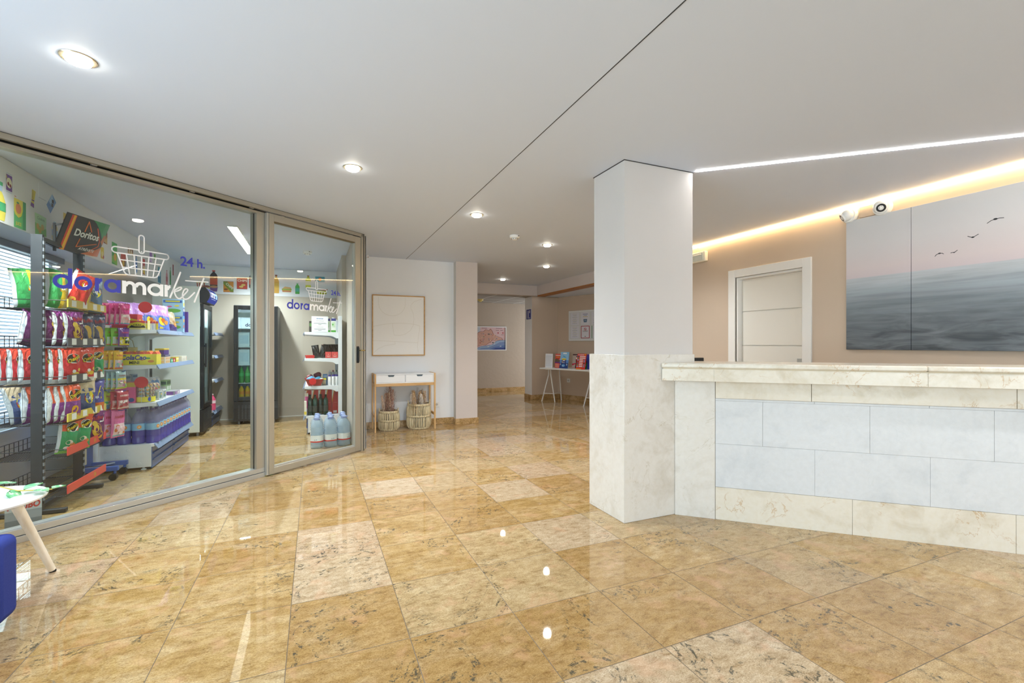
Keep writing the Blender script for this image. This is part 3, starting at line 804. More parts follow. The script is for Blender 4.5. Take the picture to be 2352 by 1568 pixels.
# ------------------------------------------------------------------ console corner
M_PINE = wood_mat('light_bamboo', '#d9b27e', '#c39659', 2)
M_PINEH = wood_mat('light_bamboo_across', '#d9b27e', '#c39659', 0)
M_CONW = C('#eef0f3', 0.3)
co = empty('console_table', (1.195, 6.79, 0), 'slim white console table with two drawers on bamboo legs', 'console table')
W2 = 0.43; D2 = 0.165
mb = MB(); mb.box((-W2 + 0.022, -D2 + 0.006, 0.676), (W2 - 0.022, D2, 0.690), M_CONW); mb.box((-W2 + 0.022, -D2 + 0.006, 0.795), (W2 - 0.022, D2, 0.808), M_CONW)
mb.box((-W2 + 0.022, -D2 + 0.006, 0.69), (-W2 + 0.034, D2, 0.795), M_CONW); mb.box((W2 - 0.034, -D2 + 0.006, 0.69), (W2 - 0.022, D2, 0.795), M_CONW); mb.box((-0.006, -D2 + 0.006, 0.69), (0.006, D2, 0.795), M_CONW); mb.box((-W2 + 0.034, D2 - 0.008, 0.69), (W2 - 0.034, D2, 0.795), M_CONW)
mb.build('drawer_case', co, bevel=0.001)
M_SLOT = C('#5c6a76', 0.6)
for sx in (-1, 1):
    x0, x1 = sorted((sx * 0.0085, sx * (W2 - 0.0355)))
    xc = (x0 + x1) / 2
    b = MB()
    poly = [(x0, 0.692), (x1, 0.692), (x1, 0.793), (xc + 0.047, 0.793), (xc + 0.034, 0.768), (xc - 0.034, 0.768), (xc - 0.047, 0.793), (x0, 0.793)]
    b.prism(poly, lambda a, c, d: (a, -D2 + 0.012 + d, c), 0.012, M_CONW)
    b.box((x0 + 0.004, -D2 + 0.024, 0.694), (x1 - 0.004, D2 - 0.012, 0.764), M_CONW)
    dr = b.build('drawer', co)
    b = MB(); b.prism([(xc - 0.046, 0.7905), (xc + 0.046, 0.7905), (xc + 0.034, 0.7685), (xc - 0.034, 0.7685)], lambda a, c, d: (a, -D2 + 0.0225 + d, c), 0.002, M_SLOT); b.build('handle_slot', dr)
for sx in (-1, 1):
    x = sx * (W2 - 0.011)
    for sy in (-1, 1):
        b = MB()
        b.bar((x, sy * (D2 + 0.003), 0), (x, sy * (D2 - 0.006), 0.812), 0.022, 0.024, M_PINE)
        b.build('leg', co, bevel=0.0015)
    for y_, z0, z1 in ((D2 - 0.01, 0.20, 0.235), (D2, 0.79, 0.812), (D2 - 0.01, 0.636, 0.676)):
        b = MB(); b.box((x - 0.01, -y_, z0), (x + 0.01, y_, z1), M_PINE); b.build('side_rail', co, bevel=0.001)
b = MB(); b.box((-W2 + 0.022, -D2 + 0.008, 0.636), (W2 - 0.022, -D2 + 0.026, 0.676), M_PINEH); b.build('front_apron', co, bevel=0.001)
b = MB(); b.box((-W2 + 0.022, D2 - 0.02, 0.636), (W2 - 0.022, D2 - 0.004, 0.676), M_PINEH); b.build('back_apron', co, bevel=0.001)

def wick_mat():
    m = bpy.data.materials.new('water_hyacinth'); t = NT(m); co_ = t.coord()
    n = t.noise(t.vmath('MULTIPLY', co_, (60, 60, 7)), 1.0, 5, 0.65)
    t.pbr(t.ramp(n, [(0.3, '#9d8d72'), (0.45, '#cdbd98'), (0.62, '#e2d5b4'), (0.75, '#ece3cb')]), 0.75, normal=t.bump(n, 0.4, 0.003))
    return m
M_WICK = wick_mat(); M_WICKD = C('#5f5648', 0.8)
def basket(x, y, R, H, label):
    r = empty('wicker_basket', (x, y, 0), label, 'basket')
    def rad(z): return R * (0.90 + 0.10 * math.sin(PI * min(1, max(0, (z / H) * 0.95 + 0.03)) ** 0.9))
    b = MB(); b.lathe([(R * 0.80, 0.006), (rad(H * 0.1) - 0.012, H * 0.06), (rad(H * 0.5) - 0.014, H * 0.5), (rad(H * 0.97) - 0.014, H * 0.97)], M_WICKD, n=32, caps=False); b.lathe([(R * 0.8, 0.006), (0.001, 0.006)], M_WICKD, n=32, caps=False); b.build('inner_wall', r)
    n = int(2 * PI * R / 0.024)
    b = MB(); rnd = random.Random(int(R * 1000))
    for z0, z1 in ((H * 0.05, H * 0.50), (H * 0.53, H * 0.93)):
        for k in range(n):
            t = 2 * PI * (k + rnd.uniform(-0.08, 0.08)) / n
            w = rnd.uniform(0.008, 0.0105)
            pts = []
            for i in range(6):
                z = z0 + (z1 - z0) * i / 5
                q = rad(z) + (0.005 if 0 < i < 5 else -0.004)
                pts.append((q * math.cos(t), q * math.sin(t), z))
            b.tube(pts, [w * 0.6, w, w, w, w, w * 0.6], M_WICK, 6)
    b.build('woven_staves', r)
    for nm, z, q, th in (('base_ring', 0.012, R * 0.86, 0.011), ('middle_ring', H * 0.515, rad(H * 0.5) + 0.003, 0.008), ('rim', H * 0.955, rad(H * 0.95) + 0.002, 0.010)):
        b = MB()
        for dz in (0, 0.013 if nm == 'rim' else 0.008):
            b.tube([(q * math.cos(2 * PI * k / 36), q * math.sin(2 * PI * k / 36), z + dz + 0.0015 * math.sin(k * 2.1)) for k in range(36)], th, M_WICK, 7, closed=True)
        b.build(nm, r)
    for a in (-0.15, PI - 0.15):
        b = MB(); q = rad(H * 0.95)
        pts = []
        for i in range(11):
            s = -1 + 2 * i / 10
            pts.append((q * math.cos(a + s * 0.38), q * math.sin(a + s * 0.38), H * 0.95 + 0.075 * R / 0.15 * 0.75 * (1 - s * s)))
        b.tube(pts, 0.0065, M_WICK, 7); b.build('handle', r)
    return r
basket(0.985, 6.80, 0.142, 0.27, 'smaller round wicker basket under the left half of the console')
basket(1.412, 6.775, 0.170, 0.36, 'larger round wicker basket under the right half of the console')
def plume(name, cols, n, L, spread, leafl, leafw, seed, tall=0.12):
    """feathery dried stem: bare stalk, then a brush of small curled leaves"""
    rnd = random.Random(seed); b = MB(); ms = [C(c, 0.85) for c in cols]
    pts = [(0.004 * math.sin(i * 0.9 + seed), 0.004 * math.cos(i * 1.1), L * i / 8) for i in range(9)]
    b.tube(pts, [0.0035 - 0.0025 * i / 8 for i in range(9)], ms[0], 5)
    for k in range(n):
        f = tall + (1 - tall) * k / n
        z = L * f; t = k * 2.4 + rnd.uniform(-0.4, 0.4)
        out = spread * (1 - 0.75 * f) * rnd.uniform(0.6, 1.15) + 0.004
        ll = leafl * rnd.uniform(0.7, 1.2) * (1 - 0.35 * f)
        d = Vector((math.cos(t), math.sin(t), 0)); up = Vector((0, 0, 1)); sd = Vector((-math.sin(t), math.cos(t), 0))
        base = Vector((0, 0, z)) + d * out * 0.25
        mid = base + d * out * 0.8 + up * ll * 0.55; tip = base + d * out * 0.9 + up * ll
        w = leafw * rnd.uniform(0.7, 1.2)
        b.add([base, mid - sd * w, tip, mid + sd * w, mid + d * w * 0.7], [(0, 1, 4), (0, 4, 3), (1, 2, 4), (4, 2, 3)], ms[1 + k % (len(ms) - 1)])
    return b.build(name, angle=80)
rnd = random.Random(5)
def bunch(protos, x, y, z, R, specs, label, group, leanmul):
    used = set()
    for (k, ang, rad, sc, lean) in specs:
        o = protos[k]
        px, py = x + R * rad * math.cos(ang), y + R * rad * math.sin(ang)
        rot = (-math.sin(ang) * lean * leanmul, math.cos(ang) * lean * leanmul, ang * 3)
        if k not in used: used.add(k); place(o, (px, py, z), rot=rot, scale=(sc, sc, sc))
        else: o = dup(o, (px, py, z), rot=rot, scale=(sc, sc, sc))
        tag(o, label, 'dried flower', group)
pA = [plume('dried_flower_stem', ['#8a6656', '#d3a592', '#e3bba8', '#c0917e'], 170, 0.50, 0.045, 0.030, 0.0055, 3), plume('dried_flower_stem', ['#a08060', '#e6cbae', '#f0d8c0', '#d9b69c'], 150, 0.44, 0.035, 0.034, 0.0065, 4), plume('dried_flower_stem', ['#6d5048', '#9a655c', '#b88276'], 90, 0.54, 0.06, 0.018, 0.0035, 5)]
specs = []
for k in range(12):
    a = k * 2 * PI / 12 + 0.2; specs.append((k % 3, a, 0.42 if k % 2 else 0.22, rnd.uniform(0.92, 1.1), 0.13 if k % 2 else 0.05))
bunch(pA, 0.985, 6.80, 0.05, 0.142, specs, 'rosy dried flower stem standing in the smaller wicker basket', 'dried flowers in the smaller basket', 1.0)
pB = [plume('dried_flower_stem', ['#b5a07f', '#efe5da', '#f6efe6', '#e0d3c6'], 170, 0.44, 0.042, 0.036, 0.007, 6), plume('dried_flower_stem', ['#aa8c62', '#d9b484', '#e6c496', '#c59e6c'], 210, 0.52, 0.075, 0.04, 0.0045, 7, 0.35), plume('dried_flower_stem', ['#7a6f6a', '#b8adac', '#d0c7c4'], 120, 0.54, 0.045, 0.02, 0.004, 8)]
specs = []
for k in range(17):
    a = k * 2 * PI / 17 + 0.1; out = k % 2
    specs.append(((0, 1, 0, 2, 1)[k % 5], a, 0.62 if out else 0.34, rnd.uniform(0.9, 1.05), 0.20 if out else 0.07))
bunch(pB, 1.412, 6.775, 0.05, 0.170, specs, 'sand coloured dried plume standing in the larger wicker basket', 'dried plumes in the larger basket', 1.0)

# framed line-art on the console wall
fr = empty('framed_picture', (1.155, 6.975, 1.505), 'square framed off-white relief picture above the console table', 'picture')
M_GOLDW = wood_mat('honey_frame', '#c99b57', '#ad7d39', 0)
fw, fh = 0.385, 0.447
mb = MB()
for a, bb in (((-fw, -0.03, fh - 0.014), (fw, 0, fh)), ((-fw, -0.03, -fh), (fw, 0, -fh + 0.014)), ((-fw, -0.03, -fh + 0.014), (-fw + 0.014, 0, fh - 0.014)), ((fw - 0.014, -0.03, -fh + 0.014), (fw, 0, fh - 0.014))): mb.box(a, bb, M_GOLDW)
mb.build('picture_frame', fr, bevel=0.001)
M_PAPER = plaster_mat('off_white_canvas', '#f3f3f2', 0.01, 0.08, 70)
mb = MB(); mb.box((-fw + 0.014, -0.018, -fh + 0.014), (fw - 0.014, -0.002, fh - 0.014), M_PAPER)
cv = mb.build('canvas', fr)
ml = C('#dfdcd5', 0.8)
mp = lambda a, c: (-fw + a * 2 * fw, -0.0190, -fh + c * 2 * fh)
def arc(cx, cy, rx, ry, a0, a1, n=24): return [(cx + rx * math.cos(math.radians(a0 + (a1 - a0) * i / n)), cy + ry * math.sin(math.radians(a0 + (a1 - a0) * i / n))) for i in range(n + 1)]
for pts in ([(0.12, 0.96)] + arc(0.37, 0.86, 0.25, 0.2, 180, 360) + [(0.62, 0.96)],
            [(0.93, 0.95), (0.8, 0.91), (0.73, 0.85), (0.73, 0.79), (0.77, 0.72), (0.79, 0.62), (0.78, 0.52), (0.72, 0.42), (0.62, 0.36), (0.52, 0.335), (0.41, 0.34), (0.39, 0.44), (0.38, 0.53)],
            [(0.02, 0.48), (0.2, 0.515), (0.38, 0.535), (0.6, 0.54), (0.8, 0.525), (0.9, 0.50), (0.9, 0.44), (0.87, 0.3), (0.86, 0.15), (0.87, 0.06)],
            [(0.02, 0.25), (0.2, 0.245), (0.42, 0.235), (0.86, 0.215)], [(0.42, 0.235), (0.43, 0.19), (0.25, 0.17), (0.12, 0.12), (0.03, 0.05)]):
    mb = MB(); stroke(mb, pts, 0.0045, mp, ml); mb.build('relief_line', cv)

def socket(x, y, z, rz, label, name='power_socket'):
    r = empty(name, (x, y, z), label, 'socket', rz=rz)
    b = MB(); b.box((-0.042, -0.011, -0.042), (0.042, 0, 0.042), M_PLASTIC); b.build('cover_plate', r, bevel=0.003)
    b = MB(); b.cyl((0, -0.0112, 0), (0, -0.013, 0), 0.022, 0.022, C('#d4d4d2', 0.4), 24); b.cyl((0, -0.0131, 0), (0, -0.0133, 0), 0.018, 0.018, C('#bdbdbb', 0.5), 24)
    for sx in (-1, 1): b.cyl((sx * 0.0095, -0.0134, 0), (sx * 0.0095, -0.0137, 0), 0.003, 0.003, M_BLACK, 10)
    b.build('socket_insert', r)
socket(0.655, 6.975, 0.305, 0, 'white wall socket left of the console table')
socket(1.725, 6.975, 0.305, 0, 'white wall socket right of the console table')
r = empty('wall_switch', (0.60, 6.975, 0.77), 'white double wall switch beside the door handle', 'switch')
b = MB(); b.box((-0.065, -0.014, -0.042), (0.065, 0, 0.042), M_PLASTIC); b.build('cover_plate', r, bevel=0.003)
for x in (-0.03, 0.03):
    b = MB(); b.box((x - 0.026, -0.018, -0.032), (x + 0.026, -0.013, 0.032), C('#f4f4f2', 0.3)); b.build('rocker', r, bevel=0.002)

# ------------------------------------------------------------------ hall
def map_art():
    r = empty('framed_map', (3.975, 11.15, 1.375), 'framed pink and blue illustrated coast map on hall wall', 'picture')
    w, h_ = 0.63, 0.31
    b = MB(); m = C('#dfe2e4', 0.4)
    for a, bb in (((-w, -0.025, h_ - 0.022), (w, 0, h_)), ((-w, -0.025, -h_), (w, 0, -h_ + 0.022)), ((-w, -0.025, -h_ + 0.022), (-w + 0.022, 0, h_ - 0.022)), ((w - 0.022, -0.025, -h_ + 0.022), (w, 0, h_ - 0.022))): b.box(a, bb, m)
    b.build('picture_frame', r, bevel=0.001)
    b = MB(); b.box((-w + 0.02, -0.012, -h_ + 0.02), (w - 0.02, -0.002, h_ - 0.02), C('#d2b2b5', 0.5)); sh = b.build('map_sheet', r)
    b = MB()
    L = lambda k: (lambda a, c: (-w + 0.022 + a * 2 * (w - 0.022), -0.0125 - k * 0.0004, -h_ + 0.022 + c * 2 * (h_ - 0.022)))
    rect2(b, 0.0, 0.42, 0.43, 1.0, L(1), C('#b9bfc9', 0.5))
    poly2(b, [(0.30, 0.0), (0.36, 0.08), (0.44, 0.15), (0.58, 0.19), (0.68, 0.22), (0.74, 0.30), (0.78, 0.38), (0.86, 0.42), (1.0, 0.43), (1.0, 0.0)], L(1), C('#7388b4', 0.5))
    poly2(b, [(0.33, 0.02), (0.44, 0.13), (0.60, 0.17), (0.72, 0.24), (0.78, 0.36), (0.88, 0.40), (1.0, 0.41), (1.0, 0.36), (0.86, 0.33), (0.78, 0.24), (0.62, 0.10), (0.46, 0.07), (0.36, 0.0)], L(2), C('#93abc6', 0.5))
    poly2(b, [(0.62, 0.0), (0.72, 0.10), (0.85, 0.16), (1.0, 0.2), (1.0, 0.0)], L(3), C('#5470a6', 0.5))
    poly2(b, [(0.68, 0.0), (0.78, 0.07), (1.0, 0.09), (1.0, 0.0)], L(4), C('#2b3c80', 0.5))
    land = [(0.20, 0.34), (0.30, 0.06), (0.34, 0.09), (0.38, 0.16), (0.47, 0.21), (0.55, 0.20), (0.60, 0.27), (0.70, 0.42), (0.80, 0.42), (0.94, 0.44), (0.91, 0.53), (0.84, 0.57), (0.78, 0.62), (0.72, 0.70), (0.70, 0.82), (0.66, 0.93), (0.62, 0.85), (0.55, 0.90), (0.50, 0.80), (0.42, 0.80), (0.36, 0.72), (0.31, 0.66), (0.33, 0.55), (0.26, 0.50), (0.28, 0.42)]
    poly2(b, land, L(5), C('#c79b8b', 0.5)); stroke(b, land, 0.010, L(6), C('#7d5147', 0.6), closed=True)
    rm = random.Random(3)
    for k in range(46):
        a, c = rm.uniform(0.36, 0.8), rm.uniform(0.3, 0.72)
        disc2(b, a, c, rm.uniform(0.006, 0.018), rm.uniform(0.010, 0.03), L(7), C(rm.choice(['#8f6a5e', '#d9b8a0', '#6f7f96', '#6d8a6a', '#a9847c', '#cfae9e', '#b56a5c', '#7a7f98']), 0.5), 8)
    for (a, c) in ((0.83, 0.75), (0.94, 0.75)): disc2(b, a, c, 0.018, 0.03, L(7), C('#b0404a'), 10)
    for k in range(3): rect2(b, 0.21, 0.46 + k * 0.07, 0.245, 0.50 + k * 0.07, L(7), C('#3f7f4a'))
    for (a, c, l) in ((0.05, 0.92, 0.3), (0.46, 0.95, 0.12), (0.78, 0.95, 0.14), (0.78, 0.86, 0.07), (0.88, 0.86, 0.06), (0.9, 0.66, 0.06)): rect2(b, a, c, a + l, c + 0.018, L(7), C('#6b5a62'))
    for (a, c) in ((0.58, 0.12), (0.72, 0.24), (0.86, 0.13)): poly2(b, [(a, c), (a + 0.05, c + 0.01), (a + 0.03, c + 0.05)], L(7), C('#c9cdcc'))
    b.build('map_print', sh)
map_art()
r = empty('floor_number_sign', (4.447, 9.42, 1.90), 'small blue sign reading 1º on the narrow white wall end', 'sign', rz=-PI / 2)
b = MB(); b.box((-0.115, -0.006, -0.11), (0.115, 0, 0.11), C('#23308f', 0.35)); b.build('plate', r)
b = MB(); mp = lambda a, c: (a, -0.0066, c)
text_on(b, '1', 0.24, lambda a, c: mp(a - 0.025, c - 0.088), VWHITE, bold=0.02); ring2(b, 0.055, 0.055, 0.024, 0.03, 0.012, mp, VWHITE); rect2(b, 0.03, -0.088, 0.085, -0.078, mp, VWHITE)
b.build('sign_lettering', r)

# alcove: trestle table, leaflets, notice board. Local frame: x along the table, y towards the wall
TA = math.atan2(AWd.y, AWd.x)
tb = empty('trestle_table', (4.47, 8.93, 0), 'narrow white trestle table holding leaflets in the alcove', 'table', rz=TA)
TW = C('#e6e5e2', 0.4)
b = MB(); b.box((0, 0, 0.695), (1.7, 0.50, 0.722), TW); b.build('tabletop', tb, bevel=0.003)
def tl(x, y, z=0.0):
    q = Matrix.Rotation(-TA, 2) @ Vector((x - 4.47, y - 8.93)); return (q.x, q.y, z)
for off in (0.0, 1.15):
    b = MB()
    f1 = Vector((0.045 + off, 0.03, 0)); f2 = Vector((0.36 + off, 0.10, 0)); f3 = Vector((0.22 + off, 0.46, 0))
    for kk, (t_, f_) in enumerate(((Vector((0.16 + off, 0.12, 0.695)), f1), (Vector((0.24 + off, 0.10, 0.695)), f2), (Vector((0.22 + off, 0.40, 0.695)), f3))):
        k_ = t_ + (f_ - t_) * 0.18; k_.x = t_.x + (f_.x - t_.x) * 0.03; k_.y = t_.y
        lg = MB(); lg.tube([t_, k_, f_ + Vector((0, 0, 0.0))], 0.0125, TW, 8); lg.build('leg', tb)
    b.tube([(f1 * 0.75 + Vector((0.19 + off, 0.12, 0.695)) * 0.25), (f2 * 0.75 + Vector((0.24 + off, 0.10, 0.695)) * 0.25), (f3 * 0.75 + Vector((0.22 + off, 0.40, 0.695)) * 0.25)], 0.007, TW, 6)
    b.build('cross_bar', tb)
    b = MB(); b.box((0.12 + off, 0.06, 0.68), (0.28 + off, 0.44, 0.695), TW); b.build('top_bar', tb)
def leaf_frame(x, y, w, h, label, cat, name, lean=0.18, yaw=0.0, base='#ffffff', cut=None):
    """leaflet or holder standing on the table at table coordinates, leaning back"""
    c, s_ = math.cos(TA), math.sin(TA)
    r = empty(name, (4.47 + x * c - y * s_, 8.93 + x * s_ + y * c, 0.7225), label, cat)
    r.rotation_euler = (0, 0, TA + yaw)
    R_ = Matrix.Rotation(-lean, 3, 'X')
    mp = lambda k: (lambda a, d: tuple(R_ @ Vector((a * w - w / 2, -0.003 - k * 0.0006, d * h))))
    b = MB()
    vs = [R_ @ Vector(p) for p in ((-w / 2, -0.003, 0), (w / 2, -0.003, 0), (w / 2, 0.003, 0), (-w / 2, 0.003, 0), (-w / 2, -0.003, h), (w / 2, -0.003, h), (w / 2, 0.003, h), (-w / 2, 0.003, h))]
    b.add(vs, [(0, 3, 2, 1), (4, 5, 6, 7), (0, 1, 5, 4), (1, 2, 6, 5), (2, 3, 7, 6), (3, 0, 4, 7)], C(base, 0.4))
    b.build('card', r)
    b = MB(); b.box((-w * 0.3, 0.004, 0), (w * 0.3, 0.055, 0.004), C('#dfe3e6', 0.2)); b.box((-w * 0.1, 0.05, 0), (w * 0.1, 0.055, h * 0.45), C('#dfe3e6', 0.2)); b.build('stand', r)
    return r, mp
r, mp = leaf_frame(0.135, 0.15, 0.215, 0.30, 'white framed list of lines, leftmost sheet standing on trestle table', 'sign', 'sign_holder', 0.05, base='#eceef1')
b = MB(); rect2(b, 0.08, 0.05, 0.92, 0.93, mp(1), C('#dde1e8', 0.4))
for k in range(7): disc2(b, 0.17, 0.80 - k * 0.105, 0.022, 0.018, mp(2), C('#3a4560')); rect2(b, 0.28, 0.795 - k * 0.105, 0.86 - 0.1 * (k % 3), 0.806 - k * 0.105, mp(2), C('#a9b0bd'))
b.build('printed_list', r)
r, mp = leaf_frame(0.335, 0.22, 0.19, 0.30, 'red leaflet standing between the white list and the blue holder', 'leaflet', 'leaflet', 0.12, base='#d6483f')
b = MB(); rect2(b, 0.05, 0.86, 0.9, 0.92, mp(1), C('#f0d9d0')); rect2(b, 0.1, 0.73, 0.7, 0.80, mp(1), C('#e89a3c')); poly2(b, [(0, 0.6), (0.3, 0.66), (0.6, 0.56), (1, 0.62), (1, 0.42), (0, 0.42)], mp(1), C('#6a5a4a')); disc2(b, 0.75, 0.62, 0.09, 0.05, mp(2), C('#c9ccd6')); rect2(b, 0, 0.34, 1, 0.42, mp(1), C('#6b3f8a'))
for k in range(5): rect2(b, 0.05, 0.27 - k * 0.055, 0.6 + 0.1 * (k % 2), 0.295 - k * 0.055, mp(1), C('#f2b9a0'))
b.build('cover_print', r)
r, mp = leaf_frame(0.54, 0.17, 0.235, 0.345, 'tall light blue leaflet holder with dolphin in the middle of trestle table', 'leaflet holder', 'leaflet_holder', 0.16, base='#8cbfe4')
b = MB(); rect2(b, 0.0, 0.25, 1.0, 0.5, mp(1), C('#5f8fd0')); rect2(b, 0.0, 0.0, 1.0, 0.33, mp(2), C('#1f3f80')); rect2(b, 0.3, 0.88, 0.72, 0.95, mp(1), C('#e9ecf0'))
poly2(b, [(0.3, 0.76), (0.36, 0.72), (0.55, 0.68), (0.72, 0.655), (0.66, 0.69), (0.48, 0.73), (0.36, 0.76)], mp(1), C('#2f8fae'))
rect2(b, 0.22, 0.30, 0.72, 0.58, mp(3), C('#2a2f6e')); rect2(b, 0.22, 0.52, 0.7, 0.60, mp(4), C('#f2d21f')); rect2(b, 0.32, 0.44, 0.6, 0.49, mp(4), C('#e8e8f0')); disc2(b, 0.3, 0.40, 0.04, 0.03, mp(4), C('#f2c61f')); rect2(b, 0.28, 0.33, 0.6, 0.36, mp(4), C('#dfe3f0')); disc2(b, 0.45, 0.17, 0.2, 0.08, mp(4), C('#5f9fd8')); disc2(b, 0.42, 0.15, 0.05, 0.03, mp(5), C('#e8eef4')); disc2(b, 0.85, 0.23, 0.06, 0.06, mp(4), C('#b9c4d4')); disc2(b, 0.10, 0.24, 0.05, 0.06, mp(4), C('#b9c4d4'))
b.build('cover_print', r)
r, mp = leaf_frame(0.79, 0.27, 0.21, 0.30, 'beige and black leaflet with a dancing figure right of the blue holder', 'leaflet', 'leaflet', 0.12, base='#b8a99c')
b = MB(); rect2(b, 0, 0.92, 1, 1, mp(1), C('#4a2a34')); poly2(b, [(0.38, 0.02), (0.5, 0.02), (0.62, 0.35), (0.72, 0.7), (0.6, 0.86), (0.45, 0.85), (0.42, 0.65), (0.46, 0.4)], mp(1), C('#17161a')); disc2(b, 0.55, 0.72, 0.12, 0.07, mp(2), C('#e3dcd8')); disc2(b, 0.42, 0.78, 0.06, 0.04, mp(2), C('#d98f98')); rect2(b, 0.48, 0.58, 0.72, 0.63, mp(2), C('#e0344a')); poly2(b, [(0, 0.2), (0.45, 0.32), (0.45, 0.38), (0, 0.34)], mp(2), C('#c92c4a')); rect2(b, 0.05, 0.06, 0.3, 0.09, mp(2), C('#d0607a'))
b.build('cover_print', r)
r, mp = leaf_frame(1.08, 0.27, 0.24, 0.30, 'blue and green leaflet tucked behind the red brochure', 'leaflet', 'leaflet', 0.12, base='#3f4fb8')
b = MB(); rect2(b, 0, 0, 0.5, 0.4, mp(1), C('#2f8a3c')); poly2(b, [(0, 0.4), (0.2, 0.75), (0.5, 0.5), (0.5, 0.4)], mp(1), C('#3c4a58')); poly2(b, [(0.1, 0.0), (0.3, 0.3), (0.4, 0.3), (0.3, 0.0)], mp(2), C('#9fd0e0')); rect2(b, 0.35, 0.9, 1, 0.97, mp(1), C('#6a3fa0'))
b.build('cover_print', r)
r, mp = leaf_frame(1.05, 0.10, 0.235, 0.32, 'red excursion brochure, rightmost of the leaflets on trestle table', 'leaflet', 'leaflet', 0.2, base='#d8392f')
b = MB(); rect2(b, 0, 0.0, 0.6, 0.06, mp(1), C('#e0902a')); rect2(b, 0.78, 0.9, 0.97, 0.98, mp(1), C('#e8951f'))
text_on(b, 'EXCURSIONES', 0.1, lambda a, c: mp(2)(a * 1.0 + 0.41, c * 0.75 + 0.90), VWHITE, bold=0.02)
for k in range(7):
    z = 0.79 - k * 0.105; rect2(b, 0.3, z, 0.93 if k < 2 else 0.68, z + 0.055, mp(1), C('#f3ece8'))
    disc2(b, 0.14, z + 0.02, 0.09, 0.045, mp(1), C(['#3c5a7a', '#5f8f5a', '#7fa9c9', '#8a4a3a'][k % 4])); 
    if k > 1: disc2(b, 0.83, z + 0.02, 0.08, 0.045, mp(1), C(['#6f9fc9', '#4a3a2f', '#7a8fa8'][k % 3]))
b.build('cover_print', r)
bo = empty('notice_board', (AW0.x + AWd.x * 0.355 - 0.0, AW0.y + AWd.y * 0.355, 0), 'white framed notice board with printed sheets on alcove wall', 'notice board', rz=TA)
b = MB(); b.box((0, -0.03, 1.30), (1.25, -0.002, 1.96), C('#e4e6e7', 0.4)); b.build('frame', bo, bevel=0.004)
b = MB(); b.box((0.03, -0.033, 1.335), (1.22, -0.029, 1.925), C('#d5d7d9', 0.5)); pb = b.build('backing', bo)
def sheet(x0, z0, kind):
    w, h_ = 0.235, 0.265
    L = lambda k: (lambda a, c: (x0 + a * w, -0.0345 - k * 0.0006, z0 + c * h_))
    b = MB(); rect2(b, 0, 0, 1, 1, L(0), C('#dcdde6', 0.5))
    if kind == 'list':
        for k in range(10): rect2(b, 0.2 + 0.06 * (k % 3), 0.9 - k * 0.085, 0.8 - 0.06 * (k % 3), 0.918 - k * 0.085, L(1), C('#c9c08a' if k % 2 == 0 else '#8d93a0'))
    elif kind == 'bin':
        rect2(b, 0.22, 0.84, 0.8, 0.88, L(1), C('#5d6fa0')); rect2(b, 0.3, 0.74, 0.7, 0.78, L(1), C('#7f8fb4')); rect2(b, 0.24, 0.63, 0.78, 0.67, L(1), C('#c9b26a')); poly2(b, [(0.33, 0.2), (0.67, 0.2), (0.72, 0.46), (0.28, 0.46)], L(1), C('#5f7a9c')); disc2(b, 0.5, 0.34, 0.1, 0.06, L(2), C('#93a9bf'))
    elif kind == 'smoke':
        for q in ((0, 0, 1, 0.05), (0, 0.95, 1, 1), (0, 0.05, 0.07, 0.95), (0.93, 0.05, 1, 0.95)): rect2(b, *q, L(1), C('#a8323c'))
        ring2(b, 0.5, 0.74, 0.16, 0.115, 0.03, L(1), C('#b83a44')); stroke(b, [(0.4, 0.81), (0.6, 0.67)], 0.035, L(2), C('#b83a44')); rect2(b, 0.38, 0.73, 0.6, 0.755, L(1), C('#3a3a40'))
        rect2(b, 0.2, 0.575, 0.8, 0.605, L(1), C('#2f3338')); rect2(b, 0.26, 0.515, 0.76, 0.53, L(1), C('#9096a0')); disc2(b, 0.5, 0.15, 0.07, 0.035, L(1), C('#3f5a50'))
    else:
        rect2(b, 0, 0, 0.07, 1, L(1), C('#4f8a5c')); rect2(b, 0.3, 0.6, 0.8, 0.7, L(1), C('#4f6f9c'))
    b.build('printed_sheet', bo)
for i, row in enumerate((('list', 'bin', 'list', 'green'), ('list', 'smoke', 'green', 'list'))):
    for j, k in enumerate(row): sheet(0.065 + j * 0.29, 1.645 if i == 0 else 1.355, k)
q = AW0 + AWd * 0.30
socket(q.x + AWd.x * 0.03, q.y + AWd.y * 0.03, 0.42, TA, 'white wall socket under the leaflet table in the alcove')

# ------------------------------------------------------------------ foreground left: side table with plant, blue armchair
st = empty('side_table', (-1.453, 2.955, 0), 'round white side table on slanted light wood legs by the glass', 'table')
b = MB(); b.lathe([(0.001, 0.478), (0.225, 0.478), (0.243, 0.486), (0.246, 0.494), (0.243, 0.500), (0.001, 0.500)], C('#eceff2', 0.15), n=56, caps=False); b.build('tabletop', st)
M_BIRCH = wood_mat('pale_birch', '#f6efe2', '#ebdfc8', 2)
for a in (1.127, 2.6, 3.9):
    d = Vector((math.cos(a), math.sin(a), 0))
    b = MB(); b.cyl(d * 0.350 + Vector((0, 0, 0.012)), d * 0.15 + Vector((0, 0, 0.480)), 0.0155, 0.024, M_BIRCH, 18); b.cyl(d * 0.356 + Vector((0, 0, 0.0)), d * 0.350 + Vector((0, 0, 0.013)), 0.014, 0.015, M_BLACK, 18); b.build('leg', st)
pl = empty('trailing_plant', (-1.60, 2.95, 0.500), 'variegated trailing plant with pale green leaves on white side table', 'plant')
